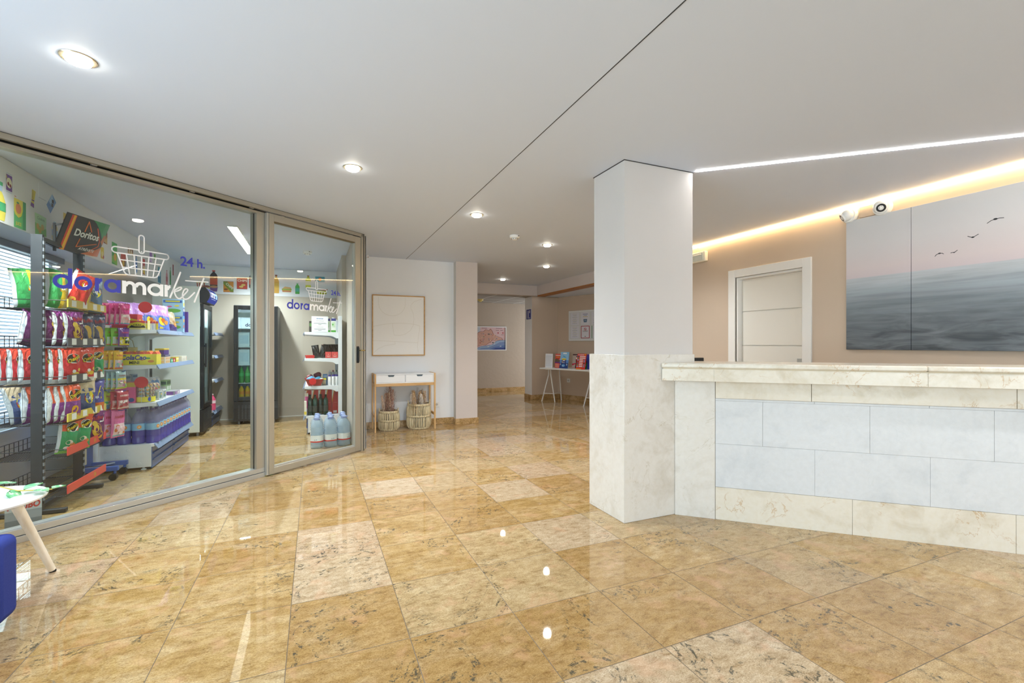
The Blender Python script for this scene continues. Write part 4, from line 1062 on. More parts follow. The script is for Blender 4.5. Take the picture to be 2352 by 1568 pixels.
def leaf_mat():
    m = bpy.data.materials.new('variegated_leaf'); t = NT(m); c_ = t.coord(); n = t.noise(t.vmath('MULTIPLY', c_, (14, 30, 30)), 2.0, 3)
    t.pbr(t.ramp(n, [(0.4, '#5fae78'), (0.56, '#8fcf97'), (0.63, '#eef3e2'), (0.7, '#7dc08a')]), 0.35)
    return m
M_LEAF2 = leaf_mat(); M_STEM = C('#c9b85c', 0.5)
b = MB(); b.lathe([(0.05, 0.0), (0.062, 0.02), (0.07, 0.09), (0.066, 0.092), (0.058, 0.085), (0.001, 0.08)], C('#dfe2e4', 0.3), n=28); b.build('pot', pl)
def vine(pts, leaves, seed):
    rnd = random.Random(seed)
    V = [Vector(p) for p in pts]
    b = MB(); b.tube(V, 0.003, M_STEM, 6); b.build('vine', pl)
    for (f, L, side, droop) in leaves:
        i = min(len(V) - 2, int(f * (len(V) - 1))); u = f * (len(V) - 1) - i
        p = V[i].lerp(V[i + 1], u); d = (V[i + 1] - V[i]).normalized()
        s_ = Vector((-d.y, d.x, 0)).normalized() * side
        dirn = (d * 0.7 + s_ * 0.6 + Vector((0, 0, droop))).normalized()
        w = dirn.cross(Vector((0, 0, 1))).normalized(); nrm = w.cross(dirn)
        vs = []; fs = []
        prof = [0.0, 0.34, 0.46, 0.44, 0.34, 0.2, 0.0]
        for k, q in enumerate(prof):
            c = p + dirn * (0.012 + L * k / 6) - nrm * (L * 0.05 * (k / 6) ** 2) * 3
            vs += [c - w * q * L * 0.9 + nrm * 0.004, c - nrm * 0.004, c + w * q * L * 0.9 + nrm * 0.004]
        for k in range(6):
            a = 3 * k; fs += [(a, a + 1, a + 4, a + 3), (a + 1, a + 2, a + 5, a + 4)]
        lb = MB(); lb.add(vs, fs, M_LEAF2); o = lb.build('leaf', pl, angle=80)
        md = o.modifiers.new('thickness', 'SOLIDIFY'); md.thickness = 0.0008
vine([(0, 0, 0.085), (0.07, 0.0, 0.12), (0.14, 0.01, 0.10), (0.21, 0.025, 0.06), (0.28, 0.04, 0.022), (0.34, 0.05, 0.014), (0.40, 0.065, 0.008)], [(0.2, 0.07, 1, 0.3), (0.35, 0.075, -1, -0.5), (0.48, 0.08, 1, 0.3), (0.6, 0.07, -1, -0.45), (0.7, 0.075, 1, 0.35), (0.83, 0.07, -1, 0.2), (0.97, 0.06, 1, 0.15)], 1)
vine([(0, 0, 0.085), (0.04, 0.02, 0.16), (0.09, 0.05, 0.17), (0.15, 0.07, 0.16)], [(0.4, 0.06, -1, 0.2), (0.7, 0.065, 1, 0.2), (0.98, 0.06, -1, 0.1)], 2)
vine([(0, 0, 0.085), (-0.05, 0.05, 0.15), (-0.1, 0.08, 0.12), (-0.16, 0.1, 0.05)], [(0.5, 0.07, 1, 0.2), (0.8, 0.07, -1, 0.1)], 3)
# armchair in blue fabric, cut by the frame
def fabric(name, h):
    m = bpy.data.materials.new(name); t = NT(m); c_ = t.coord()
    t.pbr(t.mix(t.noise(c_, 160, 2), h, '#2a3a8c'), 0.85, normal=t.bump(t.noise(c_, 260, 2), 0.15, 0.002), spec=0.2)
    return m
M_BLUEF = fabric('blue_upholstery', '#3a4894')
ac = empty('armchair', (-1.60, 2.36, 0), 'blue upholstered armchair cut off by the left picture edge', 'armchair')
def soft(name, a, bb, bev, parent):
    b = MB(); b.box(a, bb, M_BLUEF); return b.build(name, parent, bevel=bev, seg=4)
soft('armrest', (-0.05, 0.262, 0.035), (0.385, 0.415, 0.395), 0.035, ac)
soft('armrest', (-0.05, -0.415, 0.035), (0.385, -0.262, 0.395), 0.035, ac)
soft('seat', (-0.04, -0.258, 0.12), (0.34, 0.258, 0.34), 0.05, ac)
soft('backrest', (-0.22, -0.405, 0.035), (-0.055, 0.258, 0.68), 0.06, ac)
for x, y in ((0.30, 0.33), (0.30, -0.33), (-0.14, 0.2), (-0.14, -0.33)):
    b = MB(); b.cyl((x, y, 0), (x, y, 0.04), 0.018, 0.02, M_BLACK, 12); b.build('foot', ac)
# ================================================================== the shop: blinds and printed band
bl = empty('venetian_blind', (-2.235, 0, 0), 'grey-white venetian blind over the shop window behind the rack', 'blind')
b = MB(); b.box((-0.02, 3.66, 1.995), (0.025, 5.78, 2.045), C('#6a6f77', 0.5)); b.build('headrail', bl)
b = MB(); ms = C('#b4bcc9', 0.4)
for k in range(50):
    z = 1.975 - k * 0.0285; dx, dz = 0.0110, 0.0080
    b.add([(-dx, 3.67, z + dz), (dx, 3.67, z - dz), (dx, 5.77, z - dz), (-dx, 5.77, z + dz), (-dx, 3.67, z + dz + 0.001), (dx, 3.67, z - dz + 0.001), (dx, 5.77, z - dz + 0.001), (-dx, 5.77, z + dz + 0.001)], [(0, 1, 2, 3), (7, 6, 5, 4), (0, 4, 5, 1), (2, 6, 7, 3)], ms)
b.build('slats', bl, angle=80)
b = MB()
for y in (3.9, 4.55, 5.2, 5.68): b.tube([(0.012, y, 2.0), (0.012, y, 0.56)], 0.0012, ms, 4)
b.build('ladder_cords', bl)
b = MB(); b.box((-0.014, 3.67, 0.535), (0.014, 5.77, 0.552), ms); b.build('bottom_rail', bl)

wg = empty('wall_graphic', (0, 0, 0), 'white printed band with snack and drink pictures high on shop walls', 'wall graphic')
b = MB(); b.box((-1.95, 8.712, 2.04), (0.36, 8.7195, 2.497), C('#dfe2e6', 0.5)); b.box((-1.9495, 3.70, 2.052), (-1.944, 8.712, 2.497), C('#dcdcdb', 0.5)); b.build('printed_band', wg)
def art(name, left, fn):
    b = MB()
    if left: L = lambda k: (lambda a, c: (-1.9435 + k * 0.0004, a, c))
    else: L = lambda k: (lambda a, c: (a, 8.7115 - k * 0.0004, c))
    fn(b, L); b.build(name, wg)
def A_packet(x0, z0, x1, z1, c1, c2, txt=None, spots=None):
    def f(b, L):
        rect2(b, x0, z0, x1, z1, L(0), C(c1))
        w, h_ = x1 - x0, z1 - z0
        poly2(b, [(x0, z0 + h_ * 0.1), (x1, z0), (x1, z0 + h_ * 0.5), (x0, z0 + h_ * 0.35)], L(1), C(c2))
        if spots:
            for (u, v, q, cc) in spots: disc2(b, x0 + u * w, z0 + v * h_, q * w, q * w * 1.1, L(2), C(cc))
        if txt: text_on(b, txt[0], w * txt[2], lambda a, c: L(3)(x0 + w * 0.5 + a * txt[3] if len(txt) > 3 else x0 + w * 0.5 + a, z0 + h_ * 0.7 + c), C(txt[1]), bold=0.02)
    return f
def A_bottle(x0, z0, x1, z1, body, cap, label, neck=0.35):
    def f(b, L):
        w, h_, xc = x1 - x0, z1 - z0, (x0 + x1) / 2
        P = [(x0, z0 + 0.03 * h_), (x0 + 0.1 * w, z0), (x1 - 0.1 * w, z0), (x1, z0 + 0.03 * h_), (x1, z0 + (1 - neck) * h_), (x1 - 0.15 * w, z0 + (1 - neck * 0.65) * h_), (xc + 0.16 * w, z0 + (1 - neck * 0.4) * h_), (xc + 0.16 * w, z1 - 0.06 * h_), (xc - 0.16 * w, z1 - 0.06 * h_), (xc - 0.16 * w, z0 + (1 - neck * 0.4) * h_), (x0 + 0.15 * w, z0 + (1 - neck * 0.65) * h_), (x0, z0 + (1 - neck) * h_)]
        poly2(b, P, L(0), C(body)); rect2(b, xc - 0.2 * w, z1 - 0.07 * h_, xc + 0.2 * w, z1, L(1), C(cap)); rect2(b, x0, z0 + 0.22 * h_, x1, z0 + 0.55 * h_, L(1), C(label))
    return f
def A_cherry(b, L):
    rect2(b, 4.276, 2.29, 4.345, 2.40, L(0), C('#6f3f94')); rect2(b, 4.278, 2.405, 4.345, 2.412, L(0), C('#b9c3d2')); rect2(b, 4.276, 2.278, 4.343, 2.285, L(0), C('#b9c3d2'))
    poly2(b, [(4.276, 2.375), (4.276, 2.40), (4.29, 2.36)], L(1), C('#d9c23c')); disc2(b, 4.31, 2.345, 0.032, 0.036, L(1), C('#e6e2c0')); disc2(b, 4.30, 2.337, 0.012, 0.013, L(2), C('#8a3030')); disc2(b, 4.323, 2.329, 0.011, 0.012, L(2), C('#8a3030'))
art('cherry_packet_print', True, A_cherry)
def A_drink(b, L):
    poly2(b, [(4.19, 2.066), (4.258, 2.066), (4.272, 2.13), (4.272, 2.19), (4.245, 2.24), (4.225, 2.26), (4.19, 2.26)], L(0), C('#e0cf52')); rect2(b, 4.19, 2.13, 4.272, 2.19, L(1), C('#3f9f66')); rect2(b, 4.19, 2.262, 4.235, 2.30, L(0), C('#a9bfd6')); rect2(b, 4.19, 2.30, 4.24, 2.325, L(0), C('#3f9f66'))
art('yellow_bottle_print', True, A_drink)
def A_juice(b, L):
    rect2(b, 4.366, 2.058, 4.473, 2.263, L(0), C('#5fb86a')); poly2(b, [(4.473, 2.058), (4.513, 2.06), (4.513, 2.262), (4.473, 2.263)], L(0), C('#359257'))
    poly2(b, [(4.366, 2.175), (4.38, 2.15), (4.42, 2.132), (4.455, 2.15), (4.473, 2.19), (4.473, 2.263), (4.366, 2.263)], L(1), C('#e2d043')); disc2(b, 4.418, 2.196, 0.034, 0.036, L(2), C('#d9814c')); disc2(b, 4.41, 2.236, 0.016, 0.007, L(3), C('#3d7f45'))
    text_on(b, 'JUICE', 0.033, lambda a, c: L(2)(4.42 + a * 0.85, 2.078 + c), C('#d9c845'), bold=0.03); rect2(b, 4.372, 2.272, 4.392, 2.278, L(0), C('#c96a52'))
art('juice_carton_print', True, A_juice)
def A_bar(b, L):
    poly2(b, [(4.594, 2.392), (4.643, 2.386), (4.62, 2.30), (4.618, 2.254), (4.572, 2.263), (4.585, 2.30)], L(0), C('#d8c53e')); poly2(b, [(4.572, 2.263), (4.618, 2.254), (4.619, 2.285), (4.581, 2.29)], L(1), C('#71408f')); rect2(b, 4.586, 2.305, 4.622, 2.314, L(1), C('#71408f'))
    vs_, fs_ = text_geo('Candy', 0.026); b.add([L(2)(4.606 - y, 2.352 - x * 1.0) for x, y in vs_], fs_, C('#8a5a3a'))
art('candy_bar_print', True, A_bar)
def A_dia(b, L):
    poly2(b, [(4.882, 2.441), (4.945, 2.388), (4.854, 2.276), (4.794, 2.33)], L(0), C('#6c93c6')); poly2(b, [(4.882, 2.441), (4.9, 2.39), (4.86, 2.34), (4.83, 2.37)], L(1), C('#a9c6e4')); rect2(b, 4.875, 2.367, 4.905, 2.395, L(2), C('#3a3530')); rect2(b, 4.868, 2.335, 4.896, 2.362, L(2), C('#3a3530')); text_on(b, 'Choco', 0.03, lambda a, c: L(2)(4.842 + a * 0.7, 2.335 + c + a * 0.3), C('#5277ad'))
art('chocolate_packet_print', True, A_dia)
def A_cook(b, L):
    poly2(b, [(4.634, 2.061), (4.794, 2.073), (4.79, 2.14), (4.794, 2.22), (4.72, 2.226), (4.628, 2.228), (4.634, 2.15)], L(0), C('#b5d9a8')); poly2(b, [(4.634, 2.061), (4.794, 2.073), (4.79, 2.135), (4.74, 2.12), (4.70, 2.14), (4.632, 2.155)], L(1), C('#86c468')); text_on(b, 'Cookies', 0.032, lambda a, c: L(2)(4.714 + a, 2.185 + c), C('#5a7f4a'))
    for q in ((4.67, 2.13), (4.735, 2.135), (4.70, 2.105)): disc2(b, q[0], q[1], 0.022, 0.024, L(2), C('#cfae52'))
art('cookie_packet_print', True, A_cook)
def A_wave(b, L): rect2(b, 4.678, 2.357, 4.684, 2.468, L(0), C('#f0f0f0')); rect2(b, 4.684, 2.355, 4.79, 2.359, L(0), C('#9fa6a4'))
art('access_hatch_outline', True, A_wave)
art('cereal_jug_print', True, A_bottle(4.875, 2.075, 4.968, 2.225, '#d9c98a', '#a9c3dc', '#8fb4d6', 0.3))
art('snack_packet_print', True, A_packet(5.06, 2.25, 5.16, 2.34, '#d6b848', '#8a4a2a'))
def A_sand(b, L): disc2(b, 5.695, 2.355, 0.045, 0.04, L(0), C('#7a4a30')); disc2(b, 5.695, 2.36, 0.036, 0.032, L(1), C('#cdb68f')); rect2(b, 5.645, 2.408, 5.75, 2.414, L(0), C('#a9c6e4'))
art('bun_print', True, A_sand)
art('red_bar_print', True, A_packet(5.872, 2.245, 5.96, 2.39, '#7f2a2a', '#c9a76a', None, [(0.5, 0.5, 0.3, '#b98a5a')]))
art('fruit_packet_print', True, A_packet(5.80, 2.08, 5.875, 2.196, '#e0c63a', '#d6a43a', None, [(0.5, 0.4, 0.35, '#e8d88a'), (0.85, 0.2, 0.2, '#b8404a')]))
art('green_carton_print', True, A_packet(6.074, 2.072, 6.215, 2.302, '#3fa64c', '#7fb83c', None, [(0.6, 0.35, 0.26, '#d9a83c')]))
art('roll_packet_print', True, A_packet(6.52, 2.255, 6.69, 2.33, '#8a5a3c', '#c9a06a', None, [(0.3, 0.5, 0.12, '#e0d0b0'), (0.65, 0.5, 0.12, '#e0d0b0')]))
art('cola_glass_print', True, A_packet(6.317, 2.078, 6.46, 2.23, '#c2452f', '#4a2f26', None, [(0.5, 0.3, 0.25, '#d9a83c')]))
art('blue_bottle_print', True, A_bottle(6.76, 2.08, 6.83, 2.28, '#7fa3d6', '#4f74b4', '#3f66a9'))
art('red_packet_print', True, A_packet(7.02, 2.093, 7.10, 2.285, '#c22f36', '#e6c23a', None, [(0.5, 0.45, 0.3, '#f0e6c0')]))
art('striped_straw_print', True, A_packet(7.275, 2.29, 7.37, 2.43, '#9a62b4', '#d9c3e4'))
art('green_stick_print', True, A_packet(7.45, 2.35, 7.52, 2.42, '#5fa83c', '#8fce5a'))
art('teal_packet_print', True, A_packet(7.615, 2.065, 7.75, 2.28, '#4f9fb4', '#2f7fa0', None, [(0.5, 0.55, 0.22, '#d9ece8')]))
art('pink_bottle_print', True, A_bottle(7.98, 2.08, 8.08, 2.29, '#cf8a94', '#a64a58', '#b45f6c'))
art('green_bottle_print', True, A_bottle(8.165, 2.10, 8.24, 2.357, '#3f9a5c', '#2f7a48', '#2f8a4c'))
art('dark_red_bar_print', True, A_packet(8.32, 2.26, 8.378, 2.42, '#8a2a2f', '#b4434a'))
def A_pop(b, L):
    poly2(b, [(-1.72, 2.21), (-1.60, 2.21), (-1.615, 2.06), (-1.705, 2.06)], L(0), C('#e6e2dc'))
    for k in range(4): poly2(b, [(-1.72 + k * 0.032, 2.21), (-1.705 + k * 0.032, 2.21), (-1.692 + k * 0.026, 2.06), (-1.704 + k * 0.026, 2.06)], L(1), C('#a83a34'))
    for k in range(7): disc2(b, -1.71 + k * 0.017, 2.215 + 0.008 * (k % 2), 0.013, 0.013, L(2), C('#e8d9a4'))
art('popcorn_print', False, A_pop)
def A_cup(x, c1, c2):
    def f(b, L): poly2(b, [(x - 0.055, 2.15), (x + 0.055, 2.15), (x + 0.045, 2.075), (x - 0.045, 2.075)], L(2), C(c1)); disc2(b, x, 2.152, 0.052, 0.02, L(3), C(c2))
    return f
art('nut_bowl_print', False, A_cup(-1.59, '#d3cf8a', '#8a4a3c')); art('purple_bowl_print', False, A_cup(-1.487, '#5f3a80', '#b4845a'))
art('cola_bottle_print', False, A_bottle(-1.54, 2.12, -1.436, 2.418, '#2c2624', '#b4443c', '#b2402f', 0.3))
def A_chips(x0, z0, x1, z1, c1, c2, txt, diag):
    def f(b, L):
        rect2(b, x0, z0, x1, z1, L(0), C(c1)); w = x1 - x0; h_ = z1 - z0
        if diag: poly2(b, [(x0, z1), (x0 + 0.35 * w, z1), (x1, z0 + 0.3 * h_), (x1, z0), (x0 + 0.75 * w, z0), (x0, z0 + 0.75 * h_)], L(1), C(c2))
        rect2(b, x0, z0, x1, z0 + 0.04 * h_, L(2), C('#7f2f26')); rect2(b, x0, z1 - 0.03 * h_, x1, z1, L(2), C('#7f2f26'))
        for (u, v) in (((0.25, 0.25),) if diag else ((0.62, 0.38), (0.42, 0.22))): disc2(b, x0 + u * w, z0 + v * h_, 0.2 * w, 0.09 * h_, L(3), C('#7a4a2a' if diag else '#dcc06a'))
        s_ = math.sin(-0.75 if diag else 0.0); c_ = math.cos(-0.75 if diag else 0.0)
        text_on(b, txt, w * 0.34, lambda a, c: L(4)(x0 + 0.52 * w + a * c_ - c * s_, z0 + (0.5 if diag else 0.66) * h_ + a * s_ + c * c_), C('#efe9e0'), bold=0.02)
    return f
art('chips_bag_print', False, A_chips(-1.354, 2.074, -1.212, 2.25, '#d08a34', '#6f8a2c', 'CHIPS', True))
art('chips_bag_print', False, A_chips(-1.167, 2.132, -1.015, 2.315, '#c0392f', '#c0392f', 'CHIPS', False))
art('dark_bottle_print', False, A_bottle(-0.99, 2.157, -0.93, 2.414, '#3a2a26', '#c23a34', '#c9432f'))
art('orange_bottle_print', False, A_bottle(-0.635, 2.086, -0.547, 2.397, '#d8a53a', '#7f2f26', '#e0b54a'))
def A_sw(b, L):
    poly2(b, [(-0.505, 2.165), (-0.46, 2.205), (-0.37, 2.195), (-0.356, 2.165)], L(0), C('#d9b070'))
    for k, cc in enumerate(('#6fae3c', '#d9c23c', '#b4483c', '#d9b070')): rect2(b, -0.507 + 0.004 * k, 2.152 - 0.014 * k, -0.356 - 0.003 * k, 2.165 - 0.014 * k, L(1), C(cc))
art('sandwich_print', False, A_sw)
art('green_soda_print', False, A_bottle(-0.30, 2.088, -0.233, 2.27, '#3fa648', '#4fae8a', '#3fae9a', 0.3))
art('yellow_sauce_print', False, A_bottle(-0.14, 2.20, -0.055, 2.414, '#cdd63c', '#a83a34', '#e8e6d0', 0.35))
art('candy_packet_print', False, A_packet(0.014, 2.312, 0.167, 2.405, '#4fa3b4', '#4fa3b4', None, [(0.5, 0.5, 0.17, '#d9833c')]))
def A_lime(b, L): poly2(b, [(0.03, 2.16), (0.20, 2.16), (0.18, 2.10), (0.05, 2.10)], L(0), C('#c9cf3c')); poly2(b, [(0.06, 2.17), (0.22, 2.19), (0.2, 2.165)], L(1), C('#b4583c')); disc2(b, 0.15, 2.12, 0.05, 0.02, L(1), C('#aab02c'))
art('lime_bowl_print', False, A_lime)

# ------------------------------------------------------------------ generic packs
def bag_geo(w, h, d, scheme, back, nu=18, nv=26, seed=0, full=0.5):
    """pillow bag: base at z = 0, front towards -y; scheme(u, v) gives the front colour, u and v in 0..1"""
    rnd = random.Random(seed); ph = [rnd.uniform(0, 6.28) for _ in range(6)]
    def t(u, v):
        e = max(0.0, 1 - abs(2 * u - 1) ** 2.4) ** 0.55
        vv = (v - 0.04) / 0.92
        g = max(0.0, math.sin(PI * min(1, max(0, vv)))) ** 0.45 if 0 < vv < 1 else 0.0
        wr = 1 + 0.13 * math.sin(9 * v + ph[0] + 4 * u) + 0.10 * math.sin(17 * u + ph[1] + 6 * v) + 0.05 * math.sin(31 * v + 13 * u + ph[3])
        return d / 2 * e * g * wr * (1.0 - 0.25 * (v - full))
    def X(u, v): return (u - 0.5) * w * (1 - 0.06 * math.sin(PI * v) + 0.02 * math.sin(11 * v + ph[2]))
    def pos(u, v, side): 
        dx = (0.004 * math.sin(40 * u) + 0.012 * math.sin(5 * u + ph[4])) if v > 0.95 else (0.003 * math.sin(40 * u) if v < 0.03 else 0)
        return (X(u, v), side * (t(u, v) + 0.0012) + dx, v * h)
    b = MB()
    for side, col in ((-1, None), (1, back)):
        base = len(b.v)
        for j in range(nv + 1):
            for i in range(nu + 1): b.v.append(pos(i / nu, j / nv, side))
        for j in range(nv):
            for i in range(nu):
                u, v = (i + 0.5) / nu, (j + 0.5) / nv
                c = col if col is not None else scheme(u, v)
                if side == -1 and u < 0.085 and back: c = back if 0.03 < v < 0.97 else c
                q = base + j * (nu + 1) + i
                b.f.append([q, q + 1, q + nu + 2, q + nu + 1]); b.i.append(b.mi(foil(c)))
    surf = lambda off: (lambda a, c: (X(min(1, max(0, a)), min(1, max(0, c))), -(t(min(1, max(0, a)), min(1, max(0, c))) + 0.0022 + off), c * h))
    return b, surf
def bag(name, label, cat, w, h, d, scheme, back, prints=(), seed=0, **kw):
    r = empty(name, (0, 0, 0), label, cat)
    b, surf = bag_geo(w, h, d, scheme, back, seed=seed, **kw)
    b.build('bag', r, angle=60)
    for fn in prints:
        pb = MB(); nm = fn(pb, surf); pb.build(nm, r)
    return r
def P_text(txt, u, v, size, col, outline=None, rot=0.0, shear=0.0, w=1.0, asp=1.0):
    """lettering on the bag, size relative to the bag width"""
    def f(b, surf):
        c_, s_ = math.cos(rot), math.sin(rot)
        if outline:
            text_on(b, txt, size, lambda a, c: surf(0.0036)(u + (a * c_ - c * s_), v + (a * s_ + c * c_) * asp), C(outline, 0.35), bold=0.07, shear=shear)
        text_on(b, txt, size, lambda a, c: surf(0.0048)(u + (a * c_ - c * s_), v + (a * s_ + c * c_) * asp), C(col, 0.35), bold=0.02, shear=shear)
        return 'lettering'
    return f
def P_shape(name, shapes):
    def f(b, surf):
        for k, (kind, args, col) in enumerate(shapes):
            if kind == 'disc': disc2(b, *args, surf(0.0003 + 0.0004 * k), C(col, 0.4), 14)
            else: poly2(b, args, surf(0.0003 + 0.0004 * k), C(col, 0.4))
        return name
    return f
SILV = '#d9dbe0'
def chips(*c): return P_shape('crisps_print', [('disc', a, col) for a, col in c])
asp_ = 0.62
def mk_green(seed): return bag('snack_bag', '', 'snack bag', 0.160, 0.29, 0.065, lambda u, v: '#e6c23a' if 0.62 < u < 0.78 and v < 0.95 else ('#3fa25a' if u < 0.62 else '#d3c08a' if v < 0.5 else '#4f9a60'), SILV,
    [P_shape('logo_patch', [('disc', (0.72, 0.52, 0.2, 0.13), '#e8d32a'), ('poly', [(0.52, 0.52), (0.92, 0.58), (0.92, 0.48), (0.52, 0.43)], '#c3262f')]), P_text("Lay's", 0.72, 0.485, 0.17, '#f4f4f4', asp=0.72, rot=0.12)], seed)
def mk_red_lays(seed): return bag('snack_bag', '', 'snack bag', 0.167, 0.30, 0.065, lambda u, v: '#cf3a33' if v > 0.12 else '#b07a3a', SILV,
    [P_shape('logo_patch', [('disc', (0.6, 0.62, 0.21, 0.14), '#e8d32a'), ('poly', [(0.4, 0.62), (0.82, 0.68), (0.82, 0.58), (0.4, 0.53)], '#c3262f')]), P_text("Lay's", 0.61, 0.585, 0.17, '#f4f4f4', asp=0.72, rot=0.12), chips(((0.3, 0.15, 0.14, 0.07), '#d9a83c'), ((0.62, 0.12, 0.16, 0.07), '#c98f2c'))], seed)
def mk_blue_lays(seed): return bag('snack_bag', '', 'snack bag', 0.160, 0.29, 0.065, lambda u, v: '#9fb8cf' if v > 0.72 else '#5f80a8', SILV,
    [P_shape('logo_patch', [('disc', (0.55, 0.60, 0.26, 0.17), '#ece02a'), ('poly', [(0.28, 0.62), (0.84, 0.68), (0.84, 0.56), (0.28, 0.50)], '#c3262f')]), P_text("Lay's", 0.56, 0.555, 0.23, '#f4f4f4', asp=0.72, rot=0.12), chips(((0.35, 0.2, 0.17, 0.09), '#dfae4a'), ((0.66, 0.15, 0.16, 0.08), '#d29a38'))], seed)
def mk_ruffles(seed, c1='#6b2a62', c2='#8a3f86'): return bag('snack_bag', '', 'snack bag', 0.167, 0.265, 0.065, lambda u, v: '#3a2352' if v < 0.10 else (c1 if v < 0.86 else c2), SILV,
    [chips(((0.52, 0.42, 0.22, 0.20), '#e0b23a'), ((0.70, 0.26, 0.16, 0.12), '#d9a42e'), ((0.48, 0.46, 0.13, 0.13), '#edc75a'), ((0.40, 0.62, 0.12, 0.08), '#e3bf55')), P_shape('logo_patch', [('poly', [(0.26, 0.84), (0.92, 0.92), (0.88, 0.66), (0.34, 0.60)], '#f2eef0')]), P_text('Ruffles', 0.60, 0.735, 0.185, '#c22a38', asp=0.83, rot=0.12)], seed)
def mk_ruffles_blue(seed): return bag('snack_bag', '', 'snack bag', 0.160, 0.265, 0.065, lambda u, v: '#4a5578' if u > 0.3 else '#c9b483', SILV,
    [chips(((0.52, 0.42, 0.24, 0.22), '#e0b85a'), ((0.66, 0.2, 0.16, 0.11), '#d9a83e')), P_shape('logo_patch', [('poly', [(0.22, 0.84), (0.92, 0.92), (0.88, 0.66), (0.30, 0.60)], '#e9e6ee')]), P_text('Ruffles', 0.58, 0.735, 0.19, '#b8323c', asp=0.83, rot=0.12)], seed)
def P_cheetos(v=0.66, s=0.2): return P_text('Cheetos', 0.58, v, s, '#e8c81e', outline='#1d1a12', rot=0.35, asp=0.8)
def mk_cheetos_red(seed): return bag('snack_bag', '', 'snack bag', 0.167, 0.265, 0.061, lambda u, v: '#e8503c' if v > 0.62 - 0.12 * u + 0.08 else ('#d9323a' if v > 0.1 else '#f0ece8'), SILV,
    [P_shape('logo_patch', [('disc', (0.57, 0.69, 0.34, 0.14), '#f2efe6'), ('disc', (0.57, 0.69, 0.32, 0.125), '#23201a')]), P_cheetos(0.64, 0.19), P_shape('puff_print', [('disc', (0.72, 0.24, 0.14, 0.06), '#e8bf3a'), ('disc', (0.46, 0.22, 0.12, 0.06), '#dca62e'), ('disc', (0.58, 0.32, 0.1, 0.05), '#f1ece4'), ('disc', (0.84, 0.36, 0.08, 0.05), '#e8bf3a')])], seed)
def mk_cheetos_purple(seed): return bag('snack_bag', '', 'snack bag', 0.160, 0.275, 0.065, lambda u, v: '#ea6440' if v > 0.55 else '#8a3f92', SILV,
    [P_shape('logo_patch', [('disc', (0.60, 0.72, 0.34, 0.14), '#f2efe6'), ('disc', (0.60, 0.72, 0.32, 0.125), '#23201a')]), P_cheetos(0.67, 0.19), P_shape('puff_print', [('disc', (0.5, 0.3, 0.16, 0.12), '#f0b428'), ('disc', (0.5, 0.3, 0.10, 0.07), '#8a3f92'), ('disc', (0.74, 0.14, 0.13, 0.05), '#eba03a')])], seed)
def mk_cheetos_green(seed): return bag('snack_bag', '', 'snack bag', 0.144, 0.27, 0.053, lambda u, v: '#e8603e' if v > 0.60 else ('#2f9a63' if v > 0.08 else '#7fbf5a'), SILV,
    [P_shape('logo_patch', [('disc', (0.60, 0.72, 0.32, 0.13), '#f2efe6'), ('disc', (0.60, 0.72, 0.30, 0.115), '#23201a')]), P_cheetos(0.68, 0.18), P_shape('puff_print', [('disc', (0.5, 0.3, 0.18, 0.07), '#e8ddd0'), ('disc', (0.68, 0.24, 0.13, 0.05), '#d98a4a'), ('disc', (0.4, 0.15, 0.13, 0.05), '#efe9e0')])], seed)
def mk_lays_beige(seed): return bag('snack_bag', '', 'snack bag', 0.152, 0.30, 0.065, lambda u, v: '#e0c8a8' if v > 0.62 else ('#3f558a' if v < 0.34 else '#56679a'), SILV,
    [P_shape('logo_patch', [('disc', (0.55, 0.5, 0.24, 0.17), '#e8d32a'), ('poly', [(0.3, 0.55), (0.8, 0.55), (0.8, 0.42), (0.3, 0.42)], '#c3262f'), ('disc', (0.5, 0.7, 0.28, 0.05), '#4a5f92')]), P_text("Lay's", 0.55, 0.45, 0.2, '#f4f4f4', asp=0.67)], seed)
def mk_sticks(seed): return bag('snack_bag', '', 'snack bag', 0.152, 0.28, 0.061, lambda u, v: '#5a58a8' if v > 0.3 else '#d96a2a', SILV,
    [P_shape('stick_print', [('poly', [(0.5, 0.5), (0.56, 0.52), (0.75, 0.8), (0.68, 0.8)], '#e8cf3a'), ('poly', [(0.7, 0.42), (0.76, 0.42), (0.84, 0.74), (0.78, 0.74)], '#e8cf3a'), ('poly', [(0.62, 0.6), (0.9, 0.66), (0.9, 0.71), (0.62, 0.66)], '#f0dc5a')]), P_text('Drops', 0.35, 0.45, 0.17, '#f2f2f4', asp=0.7)], seed)
kinds = {'green': mk_green(1), 'redlay': mk_red_lays(2), 'blue': mk_blue_lays(3), 'ruff': mk_ruffles(4), 'ruffb': mk_ruffles_blue(5), 'ched': mk_cheetos_red(6), 'chep': mk_cheetos_purple(7), 'cheg': mk_cheetos_green(8), 'beige': mk_lays_beige(9), 'stick': mk_sticks(10)}
protos = {k: Proto(v) for k, v in kinds.items()}
